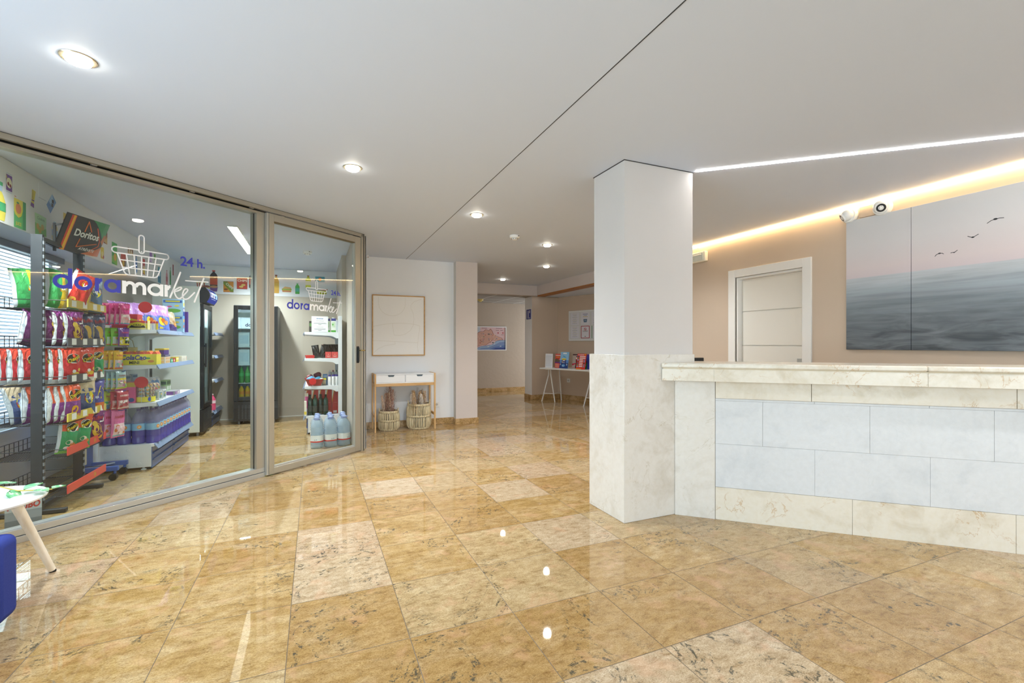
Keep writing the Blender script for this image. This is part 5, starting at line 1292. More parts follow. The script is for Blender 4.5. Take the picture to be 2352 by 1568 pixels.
# ------------------------------------------------------------------ black snack rack
RX, RY0, RY1 = -1.83, 4.40, 5.03
rk = empty('snack_rack', (RX, (RY0 + RY1) / 2, 0), 'black double-sided wire snack rack by the window behind the glass', 'display rack')
hy = (RY1 - RY0) / 2
def slot_mat():
    m = bpy.data.materials.new('slotted_black_steel'); t = NT(m); _x, _y, z = t.sep(t.coord())
    f = t.math('FRACT', t.math('DIVIDE', z, 0.05)); t.pbr(t.mix(t.math('LESS_THAN', f, 0.5), '#2b2d31', '#8d949e'), 0.4)
    return m
M_SLOTTED = slot_mat()
for sy in (-1, 1):
    b = MB(); b.box((-0.035, sy * hy - 0.015, 0.03), (0.030, sy * hy + 0.015, 2.02), C('#33363b', 0.42)); b.build('upright', rk, bevel=0.002)
    b = MB(); b.box((0.030, sy * hy - 0.010, 0.08), (0.036, sy * hy + 0.010, 2.0), M_SLOTTED); b.build('slotted_edge', rk)
    b = MB(); b.box((-0.28, sy * hy - 0.02, 0.004), (0.16, sy * hy + 0.02, 0.032), M_DARK); b.build('base_foot', rk, bevel=0.003)
b = MB(); b.box((-0.02, -hy + 0.015, 0.035), (0.02, hy - 0.015, 0.065), M_DARK); b.build('base_beam', rk)
b = MB(); b.box((-0.012, -hy + 0.015, 1.985), (0.012, hy - 0.015, 2.012), M_DARK); b.build('top_beam', rk)
TZ = [0.12, 0.40, 0.645, 0.93, 1.205, 1.49]
STR = ['#d9493e', '#d9493e', '#d8bf4a', None, None, '#d8bf4a']
for z, sc in zip(TZ, STR):
    for side in (1, -1):
        depth = 0.16 if side > 0 else 0.26
        b = MB(); x0, x1 = side * 0.035, side * depth; Y0_, Y1_ = -hy - 0.0, hy + 0.02; r_ = 0.0022
        n = 9 if side > 0 else 14
        for k in range(n + 1):
            x = x0 + (x1 - x0) * k / n; b.tube([(x, Y0_, z), (x, Y1_, z)], r_ if 0 < k < n else 0.0035, M_BLACK, 5)
        for y in (Y0_, (Y0_ + Y1_) / 2, Y1_): b.tube([(x0, y, z - 0.003), (x1, y, z - 0.003)], 0.0032, M_BLACK, 5)
        for y in (Y0_, Y1_): b.tube([(x0, y, z + 0.06), (x1, y, z + 0.06)], 0.003, M_BLACK, 5)
        if side < 0:
            b.tube([(x1, Y0_, z + 0.085), (x1, Y1_, z + 0.085)], 0.003, M_BLACK, 5); b.tube([(x1, Y0_, z + 0.045), (x1, Y1_, z + 0.045)], 0.0022, M_BLACK, 5)
            for k in range(12): y = Y0_ + (Y1_ - Y0_) * k / 11; b.tube([(x1, y, z), (x1, y, z + 0.085)], 0.0025, M_BLACK, 5)
        b.build('wire_tray', rk)
    b = MB(); b.box((0.162, -hy - 0.005, z + 0.012), (0.170, hy + 0.035, z + 0.072), C(sc or '#4b474d', 0.35)); o = b.build('price_strip', rk)
    b = MB()
    for k, y in enumerate((-0.23, -0.05, 0.13, 0.27)):
        if z < 0.5:
            if k == 2: b.add([(0.1706, y + 0.02 * math.cos(i), z + 0.042 + 0.02 * math.sin(i)) for i in [j * 0.7 for j in range(9)]], [tuple(range(9))], C('#c98f3a'))
        else: b.box((0.1695, y - 0.035, z + 0.02), (0.1712, y + 0.035, z + 0.066), M_LABELW)
    if b.v: b.build('price_label', o)
# tilted header sign
hd = Vector((0.338, 0.943, 0)).normalized(); hn = Vector((hd.y, -hd.x, 0)); th_ = math.radians(21)
hu = (Vector((0, 0, 1)) * math.cos(th_) + hn * math.sin(th_)); ho = Vector((-1.85, 4.66, 1.975))
hs = empty('header_sign', (0, 0, 0), 'tilted black header sign with a flame triangle on top of the snack rack', 'sign')
hN = hd.cross(hu) * 1.0
if hN.dot(hn) < 0: hN = -hN
def HP(k): return lambda a, c: ho + hd * (a * 0.43) + hu * (c * 0.295) + hN * (0.003 + k * 0.0008 - 0.10 * max(0, a - 0.72) ** 2 * 3)
b = MB(); N = 16
for lay, off in ((0, 0.0), (1, -0.006)):
    for i in range(N + 1):
        for c in (0, 1): b.v.append(tuple(HP(0)(i / N, c) + hN * off))
for i in range(N):
    q = 2 * i; b.f += [[q, q + 2, q + 3, q + 1], [q + 2 * N + 2, q + 2 * N + 3, q + 2 * N + 5, q + 2 * N + 4]]; b.i += [b.mi(C('#1f2126', 0.3))] * 2
    for c in (0, 1): b.f.append([q + c, q + 2 + c, q + 2 * N + 4 + c, q + 2 * N + 2 + c]); b.i.append(0)
b.build('panel', hs)
b = MB()
def seg(P, k, col): poly2(b, P, HP(k), C(col, 0.35))
seg([(0.10, 0.0), (0.20, 0.0), (0.20, 0.98), (0.10, 0.98)], 1, '#d8452f'); seg([(0.13, 0.0), (0.185, 0.0), (0.185, 0.98), (0.14, 0.98)], 2, '#f0b42a')
for i in range(6):
    a0, a1 = 0.55 + i * 0.075, 0.625 + i * 0.075
    seg([(a0, 1.0), (a1, 1.0), (a1, 1 - 0.62 * ((a1 - 0.55) / 0.45) ** 1.3), (a0, 1 - 0.62 * ((a0 - 0.55) / 0.45) ** 1.3)], 1, '#2f8f58')
    seg([(a0, 0.0), (a1, 0.0), (a1, 0.30 * ((a1 - 0.55) / 0.45)), (a0, 0.30 * ((a0 - 0.55) / 0.45))], 1, '#d3764a')
seg([(0.9, 0.45), (1.0, 0.35), (1.0, 0.62), (0.93, 0.68)], 2, '#b4642e')
b.build('flame_and_crisp_print', hs)
b = MB()
stroke(b, [(0.46, 0.62), (0.47, 0.92), (0.60, 0.66)], 0.022, HP(3), C('#e0702f', 0.35), closed=False)
stroke(b, [(0.42, 0.40), (0.40, 0.16), (0.80, 0.36)], 0.022, HP(3), C('#e0702f', 0.35), closed=False)
stroke(b, [(0.70, 0.80), (0.86, 0.45), (0.87, 0.30), (0.70, 0.12)], 0.025, HP(3), C('#e25a2a', 0.35))
b.build('triangle_emblem', hs)
b = MB(); text_on(b, 'Doritos', 0.215, lambda a, c: HP(4)(0.535 + a * 0.80, 0.46 + c * 1.25), C('#eceded', 0.35), bold=0.03); text_on(b, 'ATRÉVETE', 0.075, lambda a, c: HP(4)(0.63 + a, 0.10 + c * 1.4), C('#e6e6e6', 0.35), bold=0.02, shear=0.25)
b.build('lettering', hs)
b = MB()
p0 = Vector((RX, RY0 + 0.016, 1.99)); p1 = ho + hd * 0.02 + hu * 0.02 - hN * 0.01; p2 = ho + hd * 0.04 + hu * 0.20 - hN * 0.012
b.bar(p0 + Vector((0, 0, 0.0)), (p1.x - 0.005, p1.y, 1.985), 0.018, 0.018, M_BLACK); b.bar((p1.x, p1.y - 0.01, 1.95), (p1.x, p1.y - 0.01, p2.z), 0.016, 0.016, M_BLACK); b.bar((p1.x, p1.y - 0.01, p2.z - 0.01), p2, 0.012, 0.012, M_BLACK)
b.build('mounting_arm', hs)

def rb(kind, x, y, tier, label, rot=62, lean=0.0, roll=0.0, dz=0.008, sc=1.0, group=None):
    o = protos[kind].put((x, y, TZ[tier] + dz), rot=(-lean, roll, math.radians(rot + 12)), label=label, scale=(sc, sc, sc))
    if group: o['group'] = group
    elif 'group' in o: del o['group']
    o['group'] = group or 'snack bags on the black rack'
# top tier
rb('green', -1.955, 4.56, 5, 'green snack bag on top tier of the rack, window side of the near upright', 40, 0.0, -0.12)
rb('green', -1.775, 4.50, 5, 'green snack bag on top tier next to the near upright', 45, 0.1, 0.12)
rb('redlay', -1.715, 4.60, 5, 'red snack bag leaning sideways on top tier of the rack', 40, 0.12, 0.42, 0.03)
rb('green', -1.755, 4.80, 5, 'green snack bag on top tier behind the red leaning bag', 45, 0.1, 0.25)
rb('blue', -1.72, 4.95, 5, 'blue crisp bag with yellow sun at the far end of top tier', 40, 0.1, 0.1)
# second tier from the top
for i, (x, y) in enumerate(((-1.79, 4.49), (-1.745, 4.53), (-1.70, 4.57))): rb('ruff', x, y, 4, 'purple ridged crisp bag, %s from the near upright on the second highest tier' % ORD[i], 55)
rb('ruffb', -1.725, 4.82, 4, 'blue and sand ridged crisp bag beside the purple ones, second highest tier', 50)
rb('ruffb', -1.70, 4.97, 4, 'blue and sand ridged crisp bag at the far end of the second highest tier', 45)
rb('ruff', -1.955, 4.55, 4, 'purple ridged crisp bag leaning on window side of the second highest tier', 62, 0.0, 0.2)
# third tier
for i, (x, y) in enumerate(((-1.80, 4.48), (-1.755, 4.51), (-1.71, 4.54), (-1.685, 4.72))): rb('ched', x, y, 3, 'red cheese puff bag, %s from the near upright on the third tier' % ORD[i], 52)
rb('cheg', -1.70, 4.96, 3, 'green and orange puff bag at the far end of the third tier', 45)
for i, (x, y) in enumerate(((-1.93, 4.53), (-1.99, 4.53), (-2.05, 4.53))): rb('ched', x, y, 3, 'red cheese puff bag on window side of the third tier, %s from the upright' % ORD[i], 55)
# fourth tier
rb('beige', -1.805, 4.49, 2, 'beige and blue crisp bag squeezed against the near upright on the fourth tier', 55)
rb('chep', -1.775, 4.46, 2, 'orange and purple puff bag nearest the upright on the fourth tier', 78, dz=0.004)
rb('beige', -1.76, 4.62, 2, 'beige and blue crisp bag behind the orange and purple ones, fourth tier', 50)
rb('chep', -1.735, 4.49, 2, 'orange and purple puff bag in the middle of the fourth tier', 68)
rb('chep', -1.695, 4.52, 2, 'orange and purple puff bag closest to the yellow strip, fourth tier', 55)
rb('beige', -1.70, 4.78, 2, 'beige and blue crisp bag standing tallest above the yellow strip, fourth tier', 45)
rb('stick', -1.70, 4.95, 2, 'blue stick snack bag at the far end of the fourth tier', 42)
rb('beige', -1.98, 4.56, 2, 'crumpled beige snack bag on window side of the fourth tier', 50, 0.0, -0.25)
rb('chep', -1.915, 4.50, 2, 'orange and purple puff bag just left of the near upright, fourth tier', 70)
# fifth tier
rb('cheg', -1.725, 4.52, 1, 'green and orange puff bag nearest the glass on the fifth tier', 45, 0.0, 0.12)
rb('cheg', -1.70, 4.68, 1, 'green and orange puff bag in the middle of the fifth tier', 45, 0.0, 0.12)
rb('ruff', -1.695, 4.90, 1, 'purple ridged crisp bag at the far end of the fifth tier', 42, 0.0, 0.05)
# ------------------------------------------------------------------ blue peg display with candy bags
M_BLUE = C('#3d62b5', 0.4)
pd = empty('peg_display', (-1.90, 5.375, 0), 'blue peg display stand on castors between the rack and white shelves', 'display stand')
b = MB(); b.box((-0.02, -0.13, 0.10), (0.0, 0.13, 1.62), M_BLUE); b.build('back_panel', pd, bevel=0.003)
b = MB(); b.box((0.0, -0.05, 0.14), (0.003, -0.01, 0.36), C('#d9d6c4')); b.build('info_label', pd)
for y in (-0.115, 0.115):
    b = MB(); b.box((-0.02, y - 0.018, 0.085), (0.265, y + 0.018, 0.125), M_BLUE); b.build('base_arm', pd, bevel=0.003)
    for x in (0.24, 0.0):
        c = MB(); c.cyl((x, y, 0.06), (x, y, 0.085), 0.011, 0.011, M_BLUE, 12)
        for s_ in (-1, 1): c.cyl((x - 0.012, y + s_ * 0.004, 0.030), (x - 0.012, y + s_ * 0.022, 0.030), 0.030, 0.030, C('#16171a', 0.4), 20)
        c.box((x - 0.022, y - 0.006, 0.028), (x + 0.012, y + 0.006, 0.062), C('#16171a', 0.4)); c.build('castor', pd, bevel=0.002)
b = MB(); b.bar((0.0, -0.1, 0.115), (0.17, 0.10, 0.115), 0.012, 0.012, C('#9fb2d6')); b.build('cross_brace', pd)
PEG = [1.60, 1.375, 1.165, 0.975, 0.79, 0.615]
for z in PEG:
    b = MB(); b.tube([(0.0, 0.0, z), (0.26, 0.0, z), (0.285, 0.0, z + 0.010)], 0.0035, M_BLUE, 6); b.tube([(0.0, 0.0, z), (0.0, 0.05, z)], 0.0035, M_BLUE, 6); b.build('peg', pd)
def mk_candy(w, h, d, top, mid, win, trim, txt, tcol, blobs, seed):
    """small hanging pouch: coloured header, clear window showing sweets"""
    def sch(u, v):
        if v > 0.93: return top
        if v > 0.52: return top if v > 0.62 else mid
        if v > 0.48: return trim
        if v > 0.10: return win
        return trim if v > 0.07 else mid
    rnd = random.Random(seed)
    sh = [('disc', (rnd.uniform(0.18, 0.85), rnd.uniform(0.14, 0.44), rnd.uniform(0.08, 0.15), rnd.uniform(0.04, 0.075)), rnd.choice(blobs)) for _ in range(13)]
    return bag('candy_bag', '', 'candy bag', w, h, d, sch, top, [P_shape('sweets_print', sh), P_text(txt, 0.52, 0.70, 0.19, tcol, asp=w / h)], seed, nu=12, nv=20, full=0.3)
cand = {
 'pink': mk_candy(0.115, 0.20, 0.032, '#e0408f', '#c93a80', '#f0c8cc', '#5fb4d6', 'HARIBO', '#9c2030', ['#f4d3d6', '#e89aa0', '#f7ece8', '#eeb0b4', '#d9808c'], 21),
 'green': mk_candy(0.12, 0.165, 0.032, '#7fc63a', '#6ab82f', '#c8dccb', '#d9473c', 'HARIBO', '#b02a34', ['#4fae8a', '#e6e0d4', '#3f7fb0', '#d96a6a', '#e8d34a', '#cfe6da'], 22),
 'yellow': mk_candy(0.11, 0.175, 0.032, '#e6b832', '#d9a52a', '#d3c8cc', '#d9553c', 'HARIBO', '#b02a34', ['#c98aa4', '#8fb4cf', '#f0ece4', '#d96a5a', '#7fbf8a', '#a982b8'], 23),
 'clear': mk_candy(0.11, 0.165, 0.032, '#9fb9bb', '#e0cf3a', '#d6c3c0', '#8fc93a', 'HARIBO', '#8a3a3a', ['#c2504a', '#7fae5a', '#d98a94', '#f2ece0', '#d9b03c', '#b06a98'], 24),
 'lime': mk_candy(0.125, 0.18, 0.034, '#c9dc3a', '#d9e03a', '#bcd4c4', '#c23a3c', 'HARIBO', '#b02a34', ['#3fae6a', '#e8e4da', '#d95a5a', '#5f94b8', '#e0cf4a'], 25),
 'red': mk_candy(0.125, 0.17, 0.034, '#b83a44', '#a8303c', '#d8a0a0', '#e6d9d4', 'HARIBO', '#f0d9d4', ['#b84a50', '#f0e4e0', '#c96a6e', '#8a2a34'], 26),
 'pinkbig': mk_candy(0.16, 0.255, 0.045, '#e87ab4', '#e074ae', '#f2d3dc', '#7fc3d9', 'HARIBO', '#b8283a', ['#f6e4e6', '#eeb4c4', '#f4cfd8', '#f9f0ee', '#e8a4b8', '#d97a3c'], 27),
 'violet': mk_candy(0.11, 0.17, 0.03, '#6f3f94', '#6f3f94', '#e0d03a', '#e6d63a', 'HARIBO', '#d94a6a', ['#3f8a4a', '#f0ece8', '#2f2f34', '#e8d84a'], 28)}
cp = {k: Proto(v) for k, v in cand.items()}
cname = {'pink': 'pink and blue marshmallow bag', 'green': 'green jelly candy bag', 'yellow': 'yellow-topped candy bag', 'clear': 'clear candy bag with lime base', 'lime': 'lime and red candy bag', 'red': 'dark red candy bag', 'pinkbig': 'large pink marshmallow bag', 'violet': 'purple and yellow candy bag'}
rows = [('pink', 6, -1.805, 0.036, 0.20), ('green', 4, -1.80, 0.040, 0.165), ('yellow', 5, -1.815, 0.036, 0.175), ('clear', 6, -1.84, 0.038, 0.165), ('lime', 3, -1.82, 0.036, 0.18), ('pinkbig', 3, -1.80, 0.062, 0.255)]
for r_, (k, n, x0, dx, h_) in enumerate(rows):
    for i in range(n):
        cp[k].put((x0 + dx * i, 5.368 + 0.006 * math.sin(i * 2.1 + r_), PEG[r_] - h_ * 0.965), label='%s, %s along the %s peg from top' % (cname[k], ORD[i], ORD[r_]), rot=(0, 0.03 * math.sin(i * 1.7 + r_), math.radians(64 + 6 * math.sin(i * 1.3 + r_))), group='candy bags on the blue peg display')
cp['violet'].put((-1.632, 5.372, PEG[1] - 0.17 * 0.965), label='purple and yellow candy bag at the front of the second peg', rot=(0, 0, math.radians(60)), group='candy bags on the blue peg display')
for i, x in enumerate((-1.685, -1.64)): cp['red'].put((x, 5.372, PEG[4] - 0.17 * 0.965), label='dark red candy bag, %s on the fifth peg from top' % ('rear one' if i == 0 else 'frontmost'), rot=(0, 0, math.radians(62)), group='candy bags on the blue peg display')

# ------------------------------------------------------------------ white shop shelving
M_RAIL = C('#8496b6', 0.3); M_KICK = C('#4a68a4', 0.3); M_BACKP = C('#bfcac6', 0.5)
def shelving(name_label, x_back, x_front, y0, y1, zs, ztop, sgn, bays=2, base=0.25, loc_y=None):
    """gondola shelving against a side wall, open front towards sgn * X; shelves are parts, each with its price rail"""
    r = empty('shelving_unit', (x_back, y0, 0), name_label, 'shelves')
    D = abs(x_front - x_back); L = y1 - y0; bl_ = L / bays
    def X(a): return sgn * a
    def bx(b, a0, y0_, z0, a1, y1_, z1, m):
        x0, x1 = sorted((X(a0), X(a1))); b.box((x0, y0_, z0), (x1, y1_, z1), m)
    b = MB(); bx(b, 0.0, 0.01, 0.05, 0.015, L - 0.01, ztop - 0.03, M_BACKP); b.build('back_panel', r)
    for k in range(bays + 1):
        y = k * bl_; b = MB(); bx(b, -0.0, y - 0.015, 0.0, 0.05, y + 0.015, ztop, M_SHELF); b.build('upright', r, bevel=0.002)
    for k in (0, bays):
        y = k * bl_; s_ = 1 if k == 0 else -1
        b = MB(); bx(b, 0.05, min(y, y + s_ * 0.012), 0.025, D - 0.055, max(y, y + s_ * 0.012), base - 0.002, M_SHELF)
        if k == 0:
            for ii in range(4):
                for jj in range(3):
                    if ii == 3 and jj < 2: continue
                    xx = X(0.10 + ii * (D - 0.2) / 3.6); b.cyl((xx, -0.001, base - 0.05 - jj * 0.07), (xx, -0.0028, base - 0.05 - jj * 0.07), 0.014 if ii < 3 else 0.02, 0.012 if ii < 3 else 0.018, M_SHELF, 18)
        b.build('base_end_panel', r, bevel=0.001)
    for k in range(bays):
        ya, yb = k * bl_ + 0.002, (k + 1) * bl_ - 0.002
        b = MB(); bx(b, 0.015, ya, base - 0.03, D - 0.03, yb, base, M_SHELF); b.build('base_deck', r, bevel=0.002)
        b = MB()
        x0, x1 = X(D - 0.03), X(D + 0.005)
        b.add([(x0, ya, base + 0.002), (x1, ya, base - 0.05), (x1, yb, base - 0.05), (x0, yb, base + 0.002), (x0 - sgn * 0.006, ya, base - 0.002), (x1 - sgn * 0.006, ya, base - 0.055), (x1 - sgn * 0.006, yb, base - 0.055), (x0 - sgn * 0.006, yb, base - 0.002)], [(0, 1, 2, 3), (4, 7, 6, 5), (0, 4, 5, 1), (3, 2, 6, 7), (0, 3, 7, 4), (1, 5, 6, 2)], M_RAIL); b.build('base_price_rail', r)
        b = MB(); bx(b, D - 0.06, ya + 0.004, 0.012, D - 0.05, yb - 0.004, base - 0.03, M_KICK)
        for z in (0.085, 0.145): bx(b, D - 0.05, ya + 0.02, z, D - 0.035, yb - 0.02, z + 0.012, M_KICK)
        b.build('kick_plate', r, bevel=0.001)
        for z in zs:
            b = MB(); bx(b, 0.02, ya, z - 0.028, D - 0.012, yb, z, M_SHELF)
            for ye in ((ya, ya + 0.006), (yb - 0.006, yb)):
                P = [(0.02, z - 0.085), (0.08, z - 0.085), (0.11, z - 0.062), (0.15, z - 0.052), (D - 0.014, z - 0.034), (D - 0.012, z), (0.02, z)]
                b.prism(P, lambda a, c, d, ye=ye: (X(a), ye[0] + d + (-0.0012 if ye[0] == ya else 0.0012), c), 0.006, M_SHELF)
            sh = b.build('shelf', r, bevel=0.0015)
            b = MB(); x0, x1 = X(D - 0.012), X(D + 0.012)
            b.add([(x0, ya, z + 0.004), (x1, ya, z - 0.04), (x1, yb, z - 0.04), (x0, yb, z + 0.004), (x0 - sgn * 0.005, ya, z), (x1 - sgn * 0.006, ya, z - 0.044), (x1 - sgn * 0.006, yb, z - 0.044), (x0 - sgn * 0.005, yb, z)], [(0, 1, 2, 3), (4, 7, 6, 5), (0, 4, 5, 1), (3, 2, 6, 7), (0, 3, 7, 4), (1, 5, 6, 2)], M_RAIL); b.build('price_rail', sh)
    for k in range(bays + 1):
        b = MB(); b.lathe([(0.022, 0.0), (0.024, 0.006), (0.010, 0.012), (0.008, 0.03)], M_PLASTIC, c=(X(D - 0.12), k * bl_ + (0.02 if k == 0 else -0.02), 0), n=16); b.build('foot', r)
    return r
GZ = [0.655, 1.025, 1.372]
shelving('white shelving unit along the left shop wall in front of the tall fridge', -1.93, -1.42, 5.57, 7.02, GZ, 1.42, 1)
shelving('white shelving unit in the back left shop corner behind the black fridge', -1.93, -1.35, 7.98, 8.66, [0.70, 1.06, 1.40], 1.6, 1, bays=1)
shelving('white shelving unit on right shop wall, seen end-on through the glass door', 0.355, -0.135, 6.86, 7.95, [0.656, 1.036, 1.395], 1.62, -1, bays=1)

def carton(name, label, cat, x, y, z, w, d, h, col, rz=90, f=(), s=(), t=(), txt=(), group=None, tilt=0.0, top=None):
    """printed box; f: front shapes, s: shapes on the side seen first, t: top, all in unit coordinates; rz turns the front (0 = towards -Y, 90 = towards +X)"""
    r = empty(name, (x, y, z), label, cat, group, rz=math.radians(rz))
    if tilt: r.rotation_euler = (tilt, 0, math.radians(rz))
    b = MB(); b.box((-w / 2, -d / 2, 0), (w / 2, d / 2, h), C(col, 0.4)); b.build('box', r, bevel=0.001)
    b = MB()
    maps = {'f': lambda k: (lambda a, c: (-w / 2 + a * w, -d / 2 - 0.0005 - k * 0.0004, c * h)), 's': lambda k: (lambda a, c: (-w / 2 - 0.0005 - k * 0.0004, d / 2 - a * d, c * h)), 't': lambda k: (lambda a, c: (-w / 2 + a * w, -d / 2 + c * d, h + 0.0005 + k * 0.0004))}
    for key, lst in (('f', f), ('s', s), ('t', t)):
        for k, it in enumerate(lst):
            if it[0] == 'r': rect2(b, *it[1], maps[key](k), C(it[2], 0.4))
            elif it[0] == 'd': disc2(b, *it[1], maps[key](k), C(it[2], 0.4))
            elif it[0] == 'p': poly2(b, it[1], maps[key](k), C(it[2], 0.4))
    for (face, s_, a0, c0, size, colr, asp) in txt:
        text_on(b, s_, size, lambda a, c: maps[face](9)(a0 + a, c0 + c * asp), C(colr, 0.4), bold=0.02)
    if b.v: b.build('printed_design', r)
    return r
def cyl_item(name, label, cat, x, y, z, prof, cols, group=None, n=18, sq=0.0, parts=None):
    r = empty(name, (x, y, z), label, cat, group)
    for nm, pr_, col in parts:
        b = MB(); b.lathe(pr_, col if not isinstance(col, str) else C(col, 0.35), n=n, sq=sq); b.build(nm, r)
    return r
def translucent(name, tint, body, fac, rough=0.12):
    m = bpy.data.materials.new(name); t = NT(m)
    tr = t.n('ShaderNodeBsdfTransparent'); tr.inputs[0].default_value = rgb(tint)
    pb = t.n('ShaderNodeBsdfPrincipled'); pb.inputs['Base Color'].default_value = rgb(body); pb.inputs['Roughness'].default_value = rough; pb.inputs['Specular IOR Level'].default_value = 0.7
    mx = t.n('ShaderNodeMixShader'); mx.inputs[0].default_value = fac
    t.t.links.new(tr.outputs[0], mx.inputs[1]); t.t.links.new(pb.outputs[0], mx.inputs[2]); t.t.links.new(mx.outputs[0], t.out.inputs[0])
    return m
M_PURL = translucent('purple_liquid', '#8580dc', '#6259c4', 0.6); M_PURC = translucent('clear_bottle_plastic', '#e6e6f2', '#c4c2e2', 0.25)
M_WATER = translucent('water_in_plastic', '#eef5fa', '#dbe8f2', 0.34, 0.06); M_CAPB = C('#a9b8e6', 0.35)

# purple liquid bottles on the base deck
pb_ = empty('liquid_bottle', (0, 0, 0), '', 'bottle')
b = MB(); b.lathe([(0.050, 0.0), (0.056, 0.006), (0.055, 0.05), (0.052, 0.06), (0.055, 0.075), (0.0545, 0.165)], M_PURL, n=20, sq=0.25); b.build('lower_body', pb_)
b = MB(); b.lathe([(0.0545, 0.165), (0.055, 0.215), (0.050, 0.25), (0.036, 0.285), (0.018, 0.305), (0.015, 0.325)], M_PURC, n=20, sq=0.2, caps=False); b.build('shoulder', pb_)
b = MB(); b.lathe([(0.0565, 0.13), (0.0565, 0.195)], C('#8fc3e8', 0.4), n=20, sq=0.25, caps=False); lb = b.build('label', pb_)
b = MB(); mp = lambda a, c: (a, -0.0580, c); disc2(b, 0.0, 0.163, 0.018, 0.018, mp, C('#e8963a')); b.add([(x_, -0.0584, z_) for x_, z_ in ((0.007 * math.cos(i * 0.7), 0.163 + 0.007 * math.sin(i * 0.7)) for i in range(9))], [tuple(range(9))], C('#f4e9d0')); b.build('sun_emblem', lb)
b = MB(); b.lathe([(0.017, 0.318), (0.017, 0.338), (0.001, 0.340)], C('#5a4f86', 0.4), n=16); b.build('cap', pb_)
PB = Proto(pb_)
for i in range(12): PB.put((-1.485, 5.66 + 0.113 * i, 0.252), rz=math.radians(60), label='purple liquid bottle on the lowest deck, %s in the front row from the glass' % ORD[i], group='purple bottles on the lowest deck')
for i in range(3): PB.put((-1.60 - 0.114 * i, 5.66, 0.252), rz=math.radians(20), label='purple liquid bottle at the near end of the lowest deck, %s from the front row' % ORD[i + 1], group='purple bottles on the lowest deck')
for i in range(2): PB.put((-1.60, 5.775 + 0.113 * i, 0.252), rz=math.radians(60), label='purple liquid bottle in the rear row of the lowest deck, %s from the glass' % ORD[i + 1], group='purple bottles on the lowest deck')

# top shelf, z = 1.372
Z3 = GZ[2] + 0.001
carton('lighter_box', 'red and yellow flat display box behind the pink marshmallow bags, top shelf', 'box', -1.69, 5.66, Z3, 0.14, 0.20, 0.15, '#c93a3a', 90, s=[('p', [(0, 0.3), (1, 0.3), (1, 0.62), (0.5, 0.82), (0, 0.62)], '#e8d22a')], f=[('r', (0, 0, 1, 0.6), '#3f6ab0'), ('d', (0.5, 0.5, 0.2, 0.2), '#e8d22a')])
carton('match_box', 'yellow and red carton with a black eagle band at the near end of top shelf', 'box', -1.585, 5.615, Z3, 0.08, 0.155, 0.085, '#efe4a0', 90, s=[('r', (0, 0.72, 1, 1), '#d9403a'), ('p', [(0.0, 0.15), (1, 0.15), (1, 0.62), (0.5, 0.88), (0, 0.62)], '#e8d62a'), ('p', [(0.05, 0.2), (0.95, 0.2), (0.8, 0.5), (0.65, 0.36), (0.35, 0.36), (0.2, 0.5)], '#26241f')], txt=[('s', 'ORAK', 0.5, 0.42, 0.16, '#26241f', 1.6)])
for i in range(2): cyl_item('lighter', 'white lighter with red top on the top shelf, %s' % ('next to the yellow carton' if i == 0 else 'further along from the yellow carton'), 'lighter', -1.482 + 0.024 * i, 5.60, Z3, None, None, 'lighters on the top shelf', 12, 0.3, [('body', [(0.0095, 0), (0.0095, 0.062)], '#f0eee8'), ('head', [(0.0098, 0.062), (0.0098, 0.075), (0.006, 0.083)], '#c8343a')])
cyl_item('lighter', 'yellow lighter with red top at the edge of the top shelf', 'lighter', -1.436, 5.60, Z3, None, None, 'lighters on the top shelf', 12, 0.3, [('body', [(0.0095, 0), (0.0095, 0.062)], '#e8cf2a'), ('head', [(0.0098, 0.062), (0.0098, 0.075), (0.006, 0.083)], '#c8343a')])
mk_p = bag('snack_bag', '', 'snack bag', 0.26, 0.33, 0.10, lambda u, v: '#c58ade' if v > 0.52 else '#5f7ad0', '#c9a4de', [P_shape('corn_print', [('disc', (0.62, 0.36, 0.24, 0.17), '#ecd62a'), ('disc', (0.55, 0.36, 0.12, 0.09), '#d9702a'), ('disc', (0.74, 0.30, 0.10, 0.08), '#e0903a'), ('disc', (0.42, 0.10, 0.22, 0.035), '#ecd62a'), ('disc', (0.70, 0.74, 0.12, 0.05), '#efe2f2')])], 31)
PP = Proto(mk_p)
for i, (x, y) in enumerate(((-1.76, 5.78), (-1.70, 5.90), (-1.62, 6.00), (-1.545, 6.11))): PP.put((x, y, Z3), label='lilac and blue corn snack bag leaning on the top shelf, %s from the glass' % ORD[i], rot=(-0.28, 0.10, math.radians(48)), group='lilac bags on the top shelf', scale=(0.9, 0.9, 0.9))
mk_t = bag('snack_bag', 'clear bag of brown biscuits leaning beside the lilac bags, top shelf', 'snack bag', 0.20, 0.26, 0.10, lambda u, v: '#b9a890' if v > 0.25 else '#4a3a7a', '#cfc8bd', [P_shape('biscuit_print', [('disc', (0.45, 0.5, 0.25, 0.18), '#a5855a'), ('disc', (0.6, 0.38, 0.2, 0.12), '#8f6a3f'), ('disc', (0.8, 0.3, 0.1, 0.10), '#d98f2a'), ('disc', (0.3, 0.75, 0.2, 0.10), '#d9d3c8')])], 33)
place(mk_t, (-1.52, 6.36, Z3), rot=(-0.35, 0.12, math.radians(52)))
bb = [('r', (0.05, 0.78, 0.95, 0.94), '#3f6ab8'), ('r', (0.15, 0.83, 0.85, 0.91), '#e0d23a'), ('d', (0.5, 0.3, 0.4, 0.12), '#6fae4a'), ('d', (0.35, 0.55, 0.12, 0.05), '#d96a94'), ('d', (0.7, 0.6, 0.12, 0.05), '#e8d34a')]
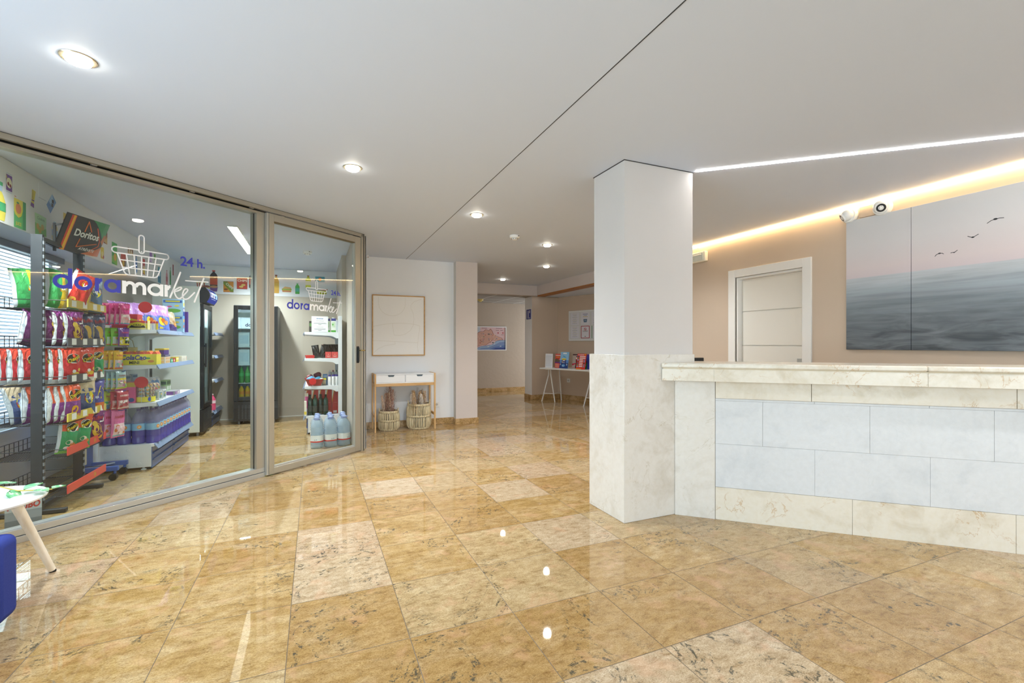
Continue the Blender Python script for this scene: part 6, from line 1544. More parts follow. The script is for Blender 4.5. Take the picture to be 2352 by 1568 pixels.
carton('cereal_box', 'light blue cereal box stacked on top of another on the top shelf', 'box', -1.52, 6.55, Z3 + 0.1915, 0.075, 0.20, 0.19, '#a9cfe8', 90, s=bb, f=[('r', (0, 0.0, 1, 0.5), '#2f4a9a'), ('d', (0.5, 0.7, 0.35, 0.12), '#e8c82a'), ('d', (0.5, 0.35, 0.3, 0.1), '#e6e6ee')])
carton('cereal_box', 'light blue cereal box standing below its twin on the top shelf', 'box', -1.52, 6.55, Z3, 0.075, 0.20, 0.19, '#9fc9e4', 90, s=bb, f=[('r', (0, 0.2, 1, 1), '#5f9fd0'), ('d', (0.5, 0.7, 0.35, 0.12), '#e8a83a'), ('d', (0.5, 0.35, 0.3, 0.1), '#d96a3a')])
carton('card_box', 'slim purple carton right of the cereal boxes on the top shelf', 'box', -1.50, 6.66, Z3, 0.03, 0.20, 0.245, '#5a3a8a', 90, f=[('r', (0.3, 0.2, 0.7, 0.8), '#6f4aa4')])
tr_ = carton('counter_display', 'purple and white open counter display at the far end of top shelf', 'display box', -1.54, 6.84, Z3, 0.20, 0.16, 0.06, '#6f45a0', 90, f=[('r', (0.05, 0.2, 0.95, 0.8), '#8a62b8')])
b = MB(); b.box((-0.10, 0.075, 0.0), (0.10, 0.08, 0.20), C('#e0dcd9', 0.5)); b.build('header_card', tr_)
for i, (c_, y) in enumerate((('#d98a2a', 6.755), ('#e6e2ec', 6.80), ('#f0ece6', 6.86))): carton('sweet_packet', '%s sweet packet standing in the purple counter display' % ('orange', 'lilac-white', 'white')[i], 'packet', -1.50, y, Z3 + 0.061, 0.035, 0.03, 0.085 - 0.015 * i, c_, 90, f=[('r', (0.2, 0.2, 0.8, 0.6), '#7a4a94')])

# second shelf, z = 1.025
Z2 = GZ[1] + 0.001
cc = empty('cocoa_box', (-1.60, 5.655, Z2), 'large yellow display carton of cocoa cakes at the near end of middle shelf', 'display box', rz=math.radians(90))
b = MB(); b.box((-0.075, -0.165, 0), (0.075, 0.165, 0.105), C('#e8d83a', 0.4)); b.build('tray', cc, bevel=0.002)
b = MB(); mp = lambda k: (lambda a, c: (-0.0755 - k * 0.0004, -a, c))
text_on(b, 'ColaCao', 0.062, lambda a, c: mp(2)(a * 0.9 - 0.018, c + 0.052), C('#3a3f9a'), bold=0.035, shear=0.15)
text_on(b, 'MINI', 0.040, lambda a, c: mp(2)(a - 0.012, c + 0.010), C('#3a3a34'), bold=0.02); rect2(b, -0.16, 0.03, -0.145, 0.085, mp(1), C('#efe9c0'))
disc2(b, 0.095, 0.065, 0.022, 0.009, mp(1), C('#4f9a4a')); disc2(b, 0.12, 0.035, 0.026, 0.013, mp(1), C('#d98a3a')); disc2(b, 0.05, 0.045, 0.012, 0.005, mp(1), C('#d9a03a')); b.build('lettering', cc)
PK = None
for i in range(6):
    y = -0.145 + 0.052 * i
    r = empty('cake_pack', (-1.60 - 0.0 + y * -1.0, 5.655, Z2 + 0.1055), '', 'packet', 'peaked packs in the yellow carton')
    if PK is None:
        b = MB(); b.add([(-0.022, -0.06, 0), (0.022, -0.06, 0), (0.022, 0.06, 0), (-0.022, 0.06, 0), (-0.006, -0.06, 0.03), (0.006, -0.06, 0.03), (0.006, 0.06, 0.03), (-0.006, 0.06, 0.03)], [(0, 3, 2, 1), (4, 5, 6, 7), (0, 1, 5, 4), (1, 2, 6, 5), (2, 3, 7, 6), (3, 0, 4, 7)], C('#d9552a', 0.4)); PK = [b.build('wrapper', r)]
        b = MB(); b.box((-0.008, -0.062, 0.024), (0.008, 0.062, 0.034), C('#e8c83a', 0.4)); PK.append(b.build('seal', r))
    else:
        for k in PK: c = k.copy(); COL.objects.link(c); c.parent = r
    r['label'] = 'orange peaked cake pack in the yellow cocoa carton, %s from the front edge' % ORD[i]
b = MB()
carton('chocolate_tray', 'grey tray of purple chocolate bars behind the cocoa carton, middle shelf', 'display box', -1.50, 6.02, Z2 + 0.071, 0.19, 0.10, 0.02, '#5f5a78', 90, f=[('r', (0.05, 0.2, 0.95, 0.8), '#7a7498')])
CB = None
for i in range(8):
    r = empty('chocolate_bar', (-1.50, 5.94 + 0.023 * i, Z2 + 0.0915), 'purple chocolate bar standing in the grey tray, %s from the glass' % ORD[i], 'chocolate bar', 'purple chocolate bars in the tray', rz=math.radians(90))
    if CB is None:
        b = MB(); b.box((-0.009, -0.04, 0), (0.009, 0.04, 0.055), C('#57368a', 0.3)); CB = [b.build('wrapper', r, bevel=0.004)]
        b = MB(); b.box((-0.0095, -0.042, 0.050), (0.0095, 0.042, 0.066), C('#e0c02a', 0.35)); CB.append(b.build('top_seal', r, bevel=0.002))
    else:
        for k in CB: c = k.copy(); COL.objects.link(c); c.parent = r
for i in range(2): carton('biscuit_pack', 'clear pack of round biscuits under the chocolate bars, %s layer' % ('lower', 'upper')[i], 'packet', -1.50, 6.02, Z2 + 0.035 * i, 0.19, 0.10, 0.034, '#d8cfc4', 90, f=[('d', (0.2 + 0.2 * k, 0.5, 0.09, 0.4), '#d9a868') for k in range(4)] + [('r', (0.0, 0.05, 0.06, 0.95), '#f0eef2')], s=[('r', (0.1, 0.1, 0.9, 0.9), '#d9b07a')])
carton('tea_box', 'small green carton at the front of the middle shelf', 'box', -1.475, 6.185, Z2, 0.075, 0.05, 0.045, '#3fa072', 90, f=[('r', (0.2, 0.3, 0.8, 0.7), '#c9e6d6')], s=[('r', (0.2, 0.3, 0.8, 0.7), '#a9d6c0')])
carton('tea_box', 'small dark red carton beside the green one, middle shelf', 'box', -1.475, 6.275, Z2, 0.075, 0.05, 0.045, '#b8323c', 90, f=[('r', (0.2, 0.3, 0.8, 0.7), '#e6c0c4')])
for i in range(3): cyl_item('drink_can', 'yellow and black canister behind the small cartons, %s from the glass' % ORD[i], 'can', -1.57, 6.22 + 0.068 * i, Z2, None, None, 'yellow canisters on the middle shelf', 18, 0, [('body', [(0.030, 0), (0.031, 0.10)], '#e0cc2a'), ('band', [(0.0315, 0.05), (0.0315, 0.082)], '#3a2f20'), ('lid', [(0.029, 0.10), (0.027, 0.106), (0.001, 0.106)], '#5f8f3a')])
carton('tea_box', 'yellow carton lying before the canisters, middle shelf', 'box', -1.475, 6.38, Z2, 0.11, 0.06, 0.055, '#e6cf4a', 90, f=[('r', (0.1, 0.5, 0.9, 0.8), '#efe6c9')], s=[('r', (0.1, 0.2, 0.9, 0.8), '#d9b83a')])
carton('tea_box', 'white carton with red edge at the far end of middle shelf', 'box', -1.48, 6.62, Z2, 0.22, 0.10, 0.062, '#e9e4d8', 90, f=[('r', (0.93, 0.2, 0.98, 0.9), '#c8504a'), ('r', (0.15, 0.25, 0.75, 0.6), '#d9d2c4')], t=[('r', (0.1, 0.2, 0.6, 0.6), '#9fae8a')])
gb_ = empty('gift_bag', (-1.80, 6.05, Z2), 'yellow paper gift bag with handles at the back of middle shelf', 'bag', rz=math.radians(50))
b = MB(); b.box((-0.075, -0.03, 0), (0.075, 0.03, 0.17), C('#d9cf9a', 0.6)); b.build('paper_body', gb_, bevel=0.002)
b = MB(); b.tube([(-0.04, -0.03, 0.17), (-0.03, -0.02, 0.24), (0, -0.01, 0.265), (0.03, -0.02, 0.24), (0.04, -0.03, 0.17)], 0.003, C('#b9a878')); b.build('handle', gb_)
b = MB(); mp = lambda a, c: (a, -0.0306, c); disc2(b, 0.02, 0.11, 0.035, 0.03, mp, C('#a9bfae')); rect2(b, -0.02, 0.085, 0.06, 0.097, mp, C('#c97a84')); rect2(b, -0.06, 0.05, 0.02, 0.055, mp, C('#b49a84')); b.build('printed_design', gb_)
carton('gift_box', 'dark violet carton behind the middle shelf goods left of the gift bag', 'box', -1.80, 5.86, Z2, 0.06, 0.09, 0.17, '#3a3450', 60, f=[('r', (0.2, 0.5, 0.8, 0.85), '#b9b4cf')], s=[('r', (0.2, 0.5, 0.8, 0.85), '#8a84a8')])
carton('gift_box', 'grey-brown carton behind the cocoa carton near the candy pegs', 'box', -1.82, 5.72, Z2, 0.06, 0.09, 0.14, '#7a6a70', 60, s=[('r', (0.2, 0.1, 0.4, 0.9), '#b98a94'), ('r', (0.6, 0.1, 0.75, 0.9), '#c9a8a4')])

# third shelf, z = 0.655
Z1 = GZ[0] + 0.001
carton('toy_box', 'pink and yellow toy carton at the near end of lower shelf', 'box', -1.685, 5.66, Z1, 0.14, 0.16, 0.20, '#e8689c', 90, s=[('r', (0, 0.78, 1, 1), '#e0c04a'), ('d', (0.35, 0.45, 0.2, 0.16), '#e6eef4'), ('d', (0.4, 0.25, 0.3, 0.08), '#cfe0ec'), ('d', (0.8, 0.15, 0.14, 0.1), '#4a5fa0')], f=[('d', (0.5, 0.5, 0.3, 0.3), '#f0d0dc')])
jar = empty('candy_cane_tub', (-1.545, 5.66, Z1), 'clear tub of striped candy sticks with a yellow band, lower shelf', 'tub')
b = MB(); b.lathe([(0.075, 0.0), (0.078, 0.004), (0.080, 0.12)], thin_glass('clear_tub', '#eef2f2', 1.3), n=28, caps=False); b.lathe([(0.075, 0.001), (0.001, 0.001)], C('#e6e6e2'), n=28, caps=False); b.build('tub', jar)
b = MB(); b.lathe([(0.0795, 0.006), (0.0805, 0.055)], C('#e6da2f', 0.4), n=28, caps=False); b.build('yellow_band', jar)
b = MB(); b.add([(0.079 * math.cos(a) * 1.03, 0.079 * math.sin(a) * 1.03, z_) for a, z_ in [(-0.9 + 0.18 * math.cos(i) * (1 if i % 2 else 0.55), 0.032 + 0.022 * math.sin(i) * (1 if i % 2 else 0.55)) for i in [k * 2 * PI / 16 for k in range(16)]]], [tuple(range(16))], C('#4a5fc0')); b.build('star_badge', jar)
def cane_mat(name, c1, c2, c3):
    m = bpy.data.materials.new(name); t = NT(m); x, y, z = t.sep(t.coord())
    f = t.math('FRACT', t.math('ADD', t.math('MULTIPLY', z, 26.0), t.math('MULTIPLY', t.math('ADD', x, y), 22.0)))
    t.pbr(t.ramp(f, [(0.0, c1), (0.4, '#f2ece4'), (0.7, c2), (0.9, c3)], 'CONSTANT'), 0.3)
    return m
cm = [cane_mat('striped_candy_a', '#e8c9a0', '#e08a8a', '#7fb4d6'), cane_mat('striped_candy_b', '#e6b46a', '#7fc3d9', '#f0e0b4')]
rnd = random.Random(12); CP = []
for k in range(2):
    b = MB(); b.tube([(0, 0, 0), (0, 0, 0.155), (0.006, 0, 0.172), (0.020, 0, 0.178), (0.032, 0, 0.170), (0.036, 0, 0.152)], 0.0075, cm[k], 7); CP.append(Proto(b.build('candy_cane')))
n = 0
for ring, R_, cnt in ((0, 0.058, 13), (1, 0.032, 7)):
    for i in range(cnt):
        a = 2 * PI * i / cnt + ring * 0.3
        o = CP[(i + ring) % 2].put((-1.545 + R_ * math.cos(a), 5.66 + R_ * math.sin(a), Z1 + 0.004), rot=(-math.sin(a) * 0.10, math.cos(a) * 0.10, a))
        tag(o, 'striped pastel candy stick standing in the clear yellow-banded tub', 'candy', 'candy sticks in the tub'); n += 1
rbx = empty('rainbow_display', (-1.60, 5.95, Z1), 'toy display carton with a rainbow header on the lower shelf', 'display box', rz=math.radians(60))
b = MB(); b.box((-0.12, -0.05, 0), (0.12, 0.05, 0.07), C('#a9b4c4', 0.4)); b.build('tray', rbx)
b = MB()
for k, c_ in enumerate(('#8fa9d6', '#b8474a', '#e0923a', '#e6d64a', '#4f9a5a', '#4f7fc0')):
    mp = lambda a, c, k=k: (a, 0.045 - k * 0.0006, c); poly2(b, [((0.125 - k * 0.015) * math.cos(PI * i / 20), 0.07 + (0.115 - k * 0.014) * math.sin(PI * i / 20)) for i in range(21)], mp, C(c_))
mp = lambda a, c: (a, 0.0408, c); poly2(b, [(0.04 * math.cos(PI * i / 20), 0.07 + 0.035 * math.sin(PI * i / 20)) for i in range(21)], mp, C('#b9c9de'))
b.box((-0.12, 0.0455, 0.06), (0.12, 0.049, 0.13), C('#8fa9d6')); b.build('rainbow_header', rbx)
for i, (x, y, c_, c2) in enumerate(((-1.50, 5.84, '#9fa6a8', '#e6eaec'), (-1.50, 5.98, '#b4bcc0', '#f0f0f0'))): carton('clear_box', 'clear plastic sweet box with white window frame on the lower shelf, %s from the glass' % ORD[i], 'box', x, y, Z1, 0.075, 0.07, 0.095, c_, 80, f=[('r', (0.05, 0.05, 0.95, 0.95), c2), ('r', (0.15, 0.15, 0.85, 0.85), '#7f94a0'), ('d', (0.4, 0.35, 0.2, 0.14), '#6a8a5a'), ('d', (0.65, 0.6, 0.14, 0.12), '#d9b84a')], s=[('r', (0.05, 0.05, 0.95, 0.95), c2), ('r', (0.15, 0.15, 0.85, 0.85), '#8fa0a8')], group='clear sweet boxes on the lower shelf')
ty = bag('toy_packet', 'colourful blister packet with blue and yellow toys on the lower shelf', 'toy packet', 0.17, 0.22, 0.05, lambda u, v: '#c9d6e4' if v > 0.7 else ('#d98a94' if v < 0.3 else '#b9c4d0'), '#dfe4ea', [P_shape('toy_print', [('disc', (0.5, 0.75, 0.3, 0.14), '#5f8fc8'), ('disc', (0.6, 0.5, 0.2, 0.12), '#e6c83a'), ('disc', (0.35, 0.35, 0.2, 0.12), '#d96a8a'), ('disc', (0.65, 0.22, 0.18, 0.08), '#e0913a'), ('disc', (0.5, 0.88, 0.14, 0.05), '#f2f2f4')])], 41)
place(ty, (-1.58, 6.12, Z1), rot=(-0.15, 0, math.radians(62)))
gv = [('r', (0.1, 0.6, 0.9, 0.9), '#3a5a48'), ('r', (0.1, 0.1, 0.9, 0.45), '#e2e4de')]
for i in range(3): carton('candy_box', 'green and white sweet carton on the lower shelf, %s from the glass' % ORD[i], 'box', -1.56, 6.34 + 0.055 * i, Z1 + 0.045, 0.045, 0.06, 0.12, '#a9cf9a', 90, f=gv, s=gv, group='green cartons on the lower shelf')
carton('counter_display', 'purple and grey tray of small packets before the green cartons, lower shelf', 'display box', -1.52, 6.38, Z1, 0.22, 0.15, 0.044, '#9a9aa4', 90, f=[('r', (0.02, 0.1, 0.98, 0.9), '#b8a4c0'), ('r', (0.1, 0.2, 0.3, 0.8), '#7a3a94'), ('r', (0.6, 0.2, 0.8, 0.8), '#e4e4e6')], s=[('r', (0.1, 0.1, 0.9, 0.9), '#7f4a98')])
for i, (x, y, c_) in enumerate(((-1.86, 5.80, '#8fb0c9'), (-1.86, 6.0, '#a9b8a4'), (-1.86, 6.16, '#b4bcc4'), (-1.86, 6.42, '#a9b9cc'))): carton('blister_card', '%s toy card propped at the back of the lower shelf' % ('blue', 'green-grey', 'silver', 'small pale blue')[i], 'toy packet', x, y, Z1, 0.14 if i < 3 else 0.08, 0.03, 0.24, c_, 70, f=[('d', (0.5, 0.4, 0.3, 0.2), '#d0dae2'), ('d', (0.5, 0.5, 0.2, 0.08), '#c97a84' if i != 1 else '#c9b84a'), ('r', (0.1, 0.85, 0.9, 0.95), '#5f7f9a')])

# round red shelf markers
def wobbler(x, y, z0, z1, R_, label):
    r = empty('shelf_marker', (x, y, z0), label, 'shelf tag')
    b = MB(); b.cyl((0, -0.002, z1 - z0), (0, 0.002, z1 - z0), R_, R_, C('#cf1f1f', 0.5), 36); b.build('disc', r)
    b = MB(); b.box((-0.0015, 0.0005, 0), (0.0015, 0.0015, z1 - z0 - R_ + 0.004), C('#dfe3e6', 0.3)); b.build('stem', r)
wobbler(-1.518, 5.553, 1.36, 1.59, 0.055, 'round red blank marker in front of the lilac bags, top shelf')
wobbler(-1.549, 5.553, 0.645, 0.858, 0.055, 'round red blank marker above the candy stick tub')
wobbler(-0.02, 6.845, 0.645, 0.722, 0.046, 'round red blank marker on the basket at the right-hand shelves')

# ------------------------------------------------------------------ fridges
def fridge(label, x, y, rz, W, D, H, header, side, txt=None):
    """upright glass-door cooler; front towards local -y, origin at the middle of the front bottom edge"""
    r = empty('drinks_fridge', (x, y, 0), label, 'fridge', rz=math.radians(rz))
    zc = H; zt = H - (0.22 if header else 0.0)
    b = MB()
    b.box((-W / 2, 0.045, 0.05), (-W / 2 + 0.03, D, zc), side); b.box((W / 2 - 0.03, 0.045, 0.05), (W / 2, D, zc), side); b.box((-W / 2 + 0.03, D - 0.03, 0.05), (W / 2 - 0.03, D, zc), side); b.box((-W / 2 + 0.03, 0.045, zt - 0.04), (W / 2 - 0.03, D - 0.03, zc), side); b.box((-W / 2 + 0.03, 0.045, 0.05), (W / 2 - 0.03, D - 0.03, 0.34), side)
    b.build('cabinet', r, bevel=0.004)
    b = MB(); li = C('#e6eaee', 0.4); b.box((-W / 2 + 0.031, D - 0.036, 0.341), (W / 2 - 0.031, D - 0.031, zt - 0.041), li); b.box((-W / 2 + 0.0305, 0.05, 0.341), (-W / 2 + 0.034, D - 0.036, zt - 0.041), li); b.box((W / 2 - 0.034, 0.05, 0.341), (W / 2 - 0.0305, D - 0.036, zt - 0.041), li); b.build('liner', r)
    b = MB(); zb = 0.36
    for q in ((-W / 2, zb, -W / 2 + 0.06, zt - 0.01), (W / 2 - 0.06, zb, W / 2, zt - 0.01), (-W / 2 + 0.06, zb, W / 2 - 0.06, zb + 0.06), (-W / 2 + 0.06, zt - 0.07, W / 2 - 0.06, zt - 0.01)): b.box((q[0], 0.0, q[1]), (q[2], 0.04, q[3]), M_BLACK)
    dr = b.build('door', r, bevel=0.003)
    b = MB(); b.box((-W / 2 + 0.055, 0.012, zb + 0.055), (W / 2 - 0.055, 0.018, zt - 0.065), thin_glass('fridge_glass', '#e9f2f2', 1.35)); b.build('door_glass', dr)
    b = MB(); b.box((-W / 2 + 0.012, -0.03, 0.92), (-W / 2 + 0.036, -0.012, 1.24), M_BLACK); b.box((-W / 2 + 0.016, -0.014, 0.94), (-W / 2 + 0.032, 0.002, 0.97), M_BLACK); b.box((-W / 2 + 0.016, -0.014, 1.19), (-W / 2 + 0.032, 0.002, 1.22), M_BLACK); b.build('door_handle', dr, bevel=0.004)
    b = MB(); b.box((-W / 2, 0.004, 0.05), (W / 2, 0.044, 0.345), C('#202226', 0.5))
    for k in range(11):
        for j in range(9):
            xx, zz = -W / 2 + 0.07 + k * (W - 0.14) / 10, 0.09 + j * 0.024
            b.box((xx - 0.008, 0.002, zz - 0.006), (xx + 0.008, 0.005, zz + 0.006), C('#4a4e56', 0.6) if not header else C('#3a3d42', 0.6))
    b.build('vent_grille', r)
    for sx in (-1, 1):
        for yy in (0.08, D - 0.06):
            c = MB(); c.cyl((sx * (W / 2 - 0.06), yy, 0.0), (sx * (W / 2 - 0.06), yy, 0.05), 0.02, 0.016, C('#8a8d92', 0.4, 0.6), 14); c.build('foot', r)
    for z in (0.62, 0.90, 1.18, 1.46):
        if z < zt - 0.15:
            c = MB(); c.box((-W / 2 + 0.036, 0.06, z), (W / 2 - 0.036, D - 0.04, z + 0.012), C('#dfe3e6', 0.4)); c.build('wire_shelf', r)
    if header:
        b = MB(); hh = 0.21; n = 8
        P = [(0.044, zt + 0.005), (0.0, zt + 0.005)] + [(-0.02 - 0.05 * math.sin(PI * i / n), zt + 0.005 + hh * i / n) for i in range(n + 1)] + [(0.044, zt + hh)]
        b.prism(P, lambda a, c, d: (-W / 2 + d, a, c), W, M_BLACK); b.build('header_box', r)
        lt = emitter('lit_header', '#4a56b8', 0.55)
        b = MB(); vs_ = []
        for i in range(n + 1):
            v = 0.06 + 0.88 * i / n
            for xx in (-W / 2 + 0.02, W / 2 - 0.02): vs_.append((xx, -0.02 - 0.05 * math.sin(PI * v) - 0.0015, zt + 0.005 + hh * v))
        b.add(vs_, [(2 * i, 2 * i + 1, 2 * i + 3, 2 * i + 2) for i in range(n)], lt); b.build('header_panel', r)
        b = MB(); HPm = lambda a, c: (a, -0.02 - 0.05 * math.sin(PI * c) - 0.003, zt + 0.005 + hh * c)
        text_on(b, 'dora', 0.15, lambda a, c: HPm(a - 0.095, 0.42 + c / hh), C('#eceef6', 0.4), bold=0.03); text_on(b, 'mar', 0.15, lambda a, c: HPm(a + 0.13, 0.42 + c / hh), C('#8fc0ea', 0.4), bold=0.03); rect2(b, -0.15, 0.30, 0.15, 0.33, HPm, C('#b9c0e0')); b.build('header_lettering', r)
    else:
        b = MB(); text_on(b, 'dora', 0.075, lambda a, c: (a * 1.1 - 0.07, 0.0085, 1.50 + c), C('#2b3450', 0.4), bold=0.03); text_on(b, 'mar', 0.075, lambda a, c: (a * 1.1 + 0.10, 0.0085, 1.50 + c), C('#3f6fa8', 0.4), bold=0.03); b.build('door_lettering', dr)
        b = MB(); b.box((-W / 2 + 0.06, 0.04, zt - 0.19), (W / 2 - 0.06, 0.06, zt - 0.11), C('#e9ecec', 0.4)); b.build('inner_panel', r)
    l = bpy.data.lights.new('fridge_lamp', 'AREA'); l.shape = 'RECTANGLE'; l.size = W - 0.15; l.size_y = 0.04; l.energy = 5; l.color = (0.88, 0.95, 1.0)
    o = bpy.data.objects.new('fridge_lamp', l); COL.objects.link(o); o.parent = r; o.location = (0, 0.09, zt - 0.05)
    b = MB(); b.box((-W / 2 + 0.07, 0.07, zt - 0.048), (W / 2 - 0.07, 0.11, zt - 0.042), emitter('fridge_tube', '#f2f8ff', 3.0)); b.build('lamp_tube', r)
    return r
fridge('black glass-door drinks fridge with lit blue header beside the white shelves', -1.365, 7.60, 90, 0.56, 0.565, 2.0, True, C('#dde3dc', 0.4))
fridge('black glass-door drinks fridge against the back wall, seen past the door post', -0.83, 8.12, 0, 0.60, 0.57, 1.83, False, C('#55585c', 0.4))
def bottle_proto(name, cat, H, R_, body, cap, label, liquid):
    r = empty(name, (0, 0, 0), '', cat)
    b = MB(); b.lathe([(R_ * 0.9, 0), (R_, H * 0.02), (R_, H * 0.30), (R_ * 0.93, H * 0.36), (R_, H * 0.42), (R_, H * 0.62), (R_ * 0.8, H * 0.74), (R_ * 0.42, H * 0.86), (R_ * 0.36, H * 0.93)], liquid, n=16); b.build('body', r)
    b = MB(); b.lathe([(R_ * 1.015, H * 0.42), (R_ * 1.015, H * 0.60)], C(label, 0.4), n=16, caps=False); b.build('label', r)
    b = MB(); b.lathe([(R_ * 0.42, H * 0.925), (R_ * 0.42, H), (0.001, H)], C(cap, 0.4), n=12); b.build('cap', r)
    return Proto(r)
B_yel = bottle_proto('drink_bottle', 'bottle', 0.25, 0.036, '#d9a02a', '#4a5a8a', '#e0862a', C('#d8a82c', 0.15))
B_grn = bottle_proto('drink_bottle', 'bottle', 0.25, 0.036, '#3fa04a', '#3f8a4a', '#4fc06a', C('#3f9f4c', 0.15))
B_lim = bottle_proto('drink_bottle', 'bottle', 0.22, 0.034, '#d6d63a', '#e0c02a', '#e8e23a', C('#c9cf3a', 0.15))
for i in range(5): B_yel.put((-1.035 + 0.082 * i, 8.205, 0.352), label='orange drink bottle on the fridge floor, %s from the left' % ORD[i], group='orange bottles in the back fridge')
for i in range(6): B_grn.put((-1.035 + 0.082 * i, 8.205, 0.633), label='green drink bottle on the lowest fridge shelf, %s from the left' % ORD[i], group='green bottles in the back fridge')
B_lim.put((-0.622, 8.205, 0.352), label='lime yellow drink bottle at the right end of the fridge floor')
wbx = [('r', (0.1, 0.2, 0.9, 0.8), '#c9d9e8')]
for i in range(3): carton('milk_pack', 'white drinks pack on the middle fridge shelf, %s from the left' % ORD[i], 'carton', -1.0 + 0.17 * i, 8.24, 0.913, 0.15, 0.10, 0.235, '#dfe6ee', 0, f=wbx, group='white packs in the back fridge')
for i in range(3): carton('milk_pack', 'white drinks pack on the upper fridge shelf, %s from the left' % ORD[i], 'carton', -1.0 + 0.17 * i, 8.24, 1.193, 0.15, 0.10, 0.22, '#e4eaf0', 0, f=wbx, group='white packs in the back fridge')
B_pnk = bottle_proto('detergent_bottle', 'bottle', 0.24, 0.05, '#d0486a', '#e6e2e2', '#f0d0da', C('#cf4a72', 0.3))
B_pnk.put((-1.40, 8.06, 0.252), label='pink bottle on the lowest deck behind the black fridge')

# ------------------------------------------------------------------ right-hand shelves and water jugs
R3, R2, R1, R0 = 1.396, 1.037, 0.657, 0.251
sg = empty('acrylic_sign', (0.07, 6.885, R3), 'white notice with blue heading standing on top right-hand shelf', 'sign')
b = MB(); b.box((-0.105, -0.003, 0), (0.105, 0.003, 0.215), C('#eff0f0', 0.3)); b.box((-0.105, -0.003, 0), (0.105, 0.045, 0.003), C('#eff0f0', 0.3)); b.build('card', sg)
b = MB(); mp = lambda a, c: (a, -0.0036, c); text_on(b, 'doramar', 0.026, lambda a, c: mp(a, 0.178 + c), C('#4a74b8'), bold=0.02)
for k, (w_, c_) in enumerate(((0.05, 0.150), (0.075, 0.122), (0.085, 0.114), (0.02, 0.100), (0.045, 0.066), (0.075, 0.042), (0.07, 0.034), (0.022, 0.020))): rect2(b, -w_, c_, w_, c_ + 0.004, mp, C('#8a8f98' if w_ > 0.03 else '#2f3338'))
b.build('sign_lettering', sg)
carton('coffee_box', 'dark slim carton half hidden behind the white notice', 'box', -0.045, 6.93, R3, 0.04, 0.08, 0.15, '#3a3532', 0, f=[('r', (0.1, 0.5, 0.9, 0.8), '#5f8a4a')])
for i, (x, y) in enumerate(((0.245, 6.905), (0.170, 6.945))):
    r = carton('milk_carton', 'green and white milk carton on top shelf, %s' % ('nearest the upright' if i == 0 else 'tucked behind the white notice'), 'carton', x, y, R3, 0.062, 0.07, 0.19, '#eef2ea', 0, f=[('r', (0, 0.82, 1, 1), '#3a3f8a'), ('r', (0, 0, 1, 0.14), '#4fae3c'), ('r', (0.2, 0.35, 0.85, 0.75), '#cfe6c4'), ('d', (0.35, 0.55, 0.14, 0.07), '#4fae3c')])
    b = MB(); b.cyl((0, 0, 0.19), (0, 0, 0.203), 0.016, 0.016, C('#e6e6e4'), 14); b.build('screw_cap', r)
# second shelf
for i in range(2): carton('tea_carton', 'coral red square carton on the second right-hand shelf, %s' % ('next to the upright' if i == 0 else 'left of its twin'), 'box', 0.262 - 0.083 * i, 6.91, R2, 0.078, 0.08, 0.085, '#d8504c', 0, f=[('r', (0.2, 0.3, 0.8, 0.36), '#efb4ac'), ('r', (0.3, 0.2, 0.7, 0.26), '#efb4ac'), ('d', (0.5, 0.6, 0.1, 0.1), '#e88a80')])
bk = bag('foil_bag', '', 'bag', 0.10, 0.19, 0.06, lambda u, v: '#1f2222' if v > 0.08 else '#3a4a40', '#1a1c1c', [P_shape('glints', [('disc', (0.4, 0.45, 0.06, 0.1), '#4a5450'), ('disc', (0.65, 0.3, 0.05, 0.12), '#59645e')])], 51)
FB = Proto(bk)
for i, (x, y, ry, sc) in enumerate(((0.035, 6.91, -0.15, 0.95), (0.095, 6.93, 0.25, 0.95), (0.15, 7.0, 0.1, 1.0), (0.205, 7.02, 0.0, 1.0), (0.265, 7.03, 0.05, 1.0))): FB.put((x, y, R2), label='black foil bag on the second right-hand shelf, %s from the left' % ORD[i], rot=(-0.05, ry, 0.2), scale=(sc, sc, sc), group='black foil bags')
for i in range(2): carton('snack_tray', 'flat red packet lying at the left end of second right-hand shelf, %s' % ('lower' if i == 0 else 'upper, turned'), 'packet', -0.055, 6.93 + 0.01 * i, R2 + 0.021 * i, 0.11, 0.12, 0.02, '#c8352f', 8 * i, t=[('r', (0.2, 0.2, 0.8, 0.8), '#d96a4a')])
for i, c_ in enumerate(('#a83a2f', '#b0452f')): cyl_item('sauce_jar', 'amber bottle with red cap behind the black foil bags, %s' % ('left one' if i == 0 else 'right one'), 'bottle', 0.115 + 0.07 * i, 7.10, R2, None, None, 'amber bottles', 16, 0, [('body', [(0.03, 0), (0.03, 0.13), (0.02, 0.16)], '#8a4a22'), ('cap', [(0.022, 0.16), (0.022, 0.185), (0.001, 0.185)], c_), ('label', [(0.0305, 0.05), (0.0305, 0.10)], '#c23a2f')])
carton('wood_box', 'light brown carton at the back of second right-hand shelf', 'box', 0.26, 7.14, R2, 0.12, 0.06, 0.19, '#c9935a', 0)
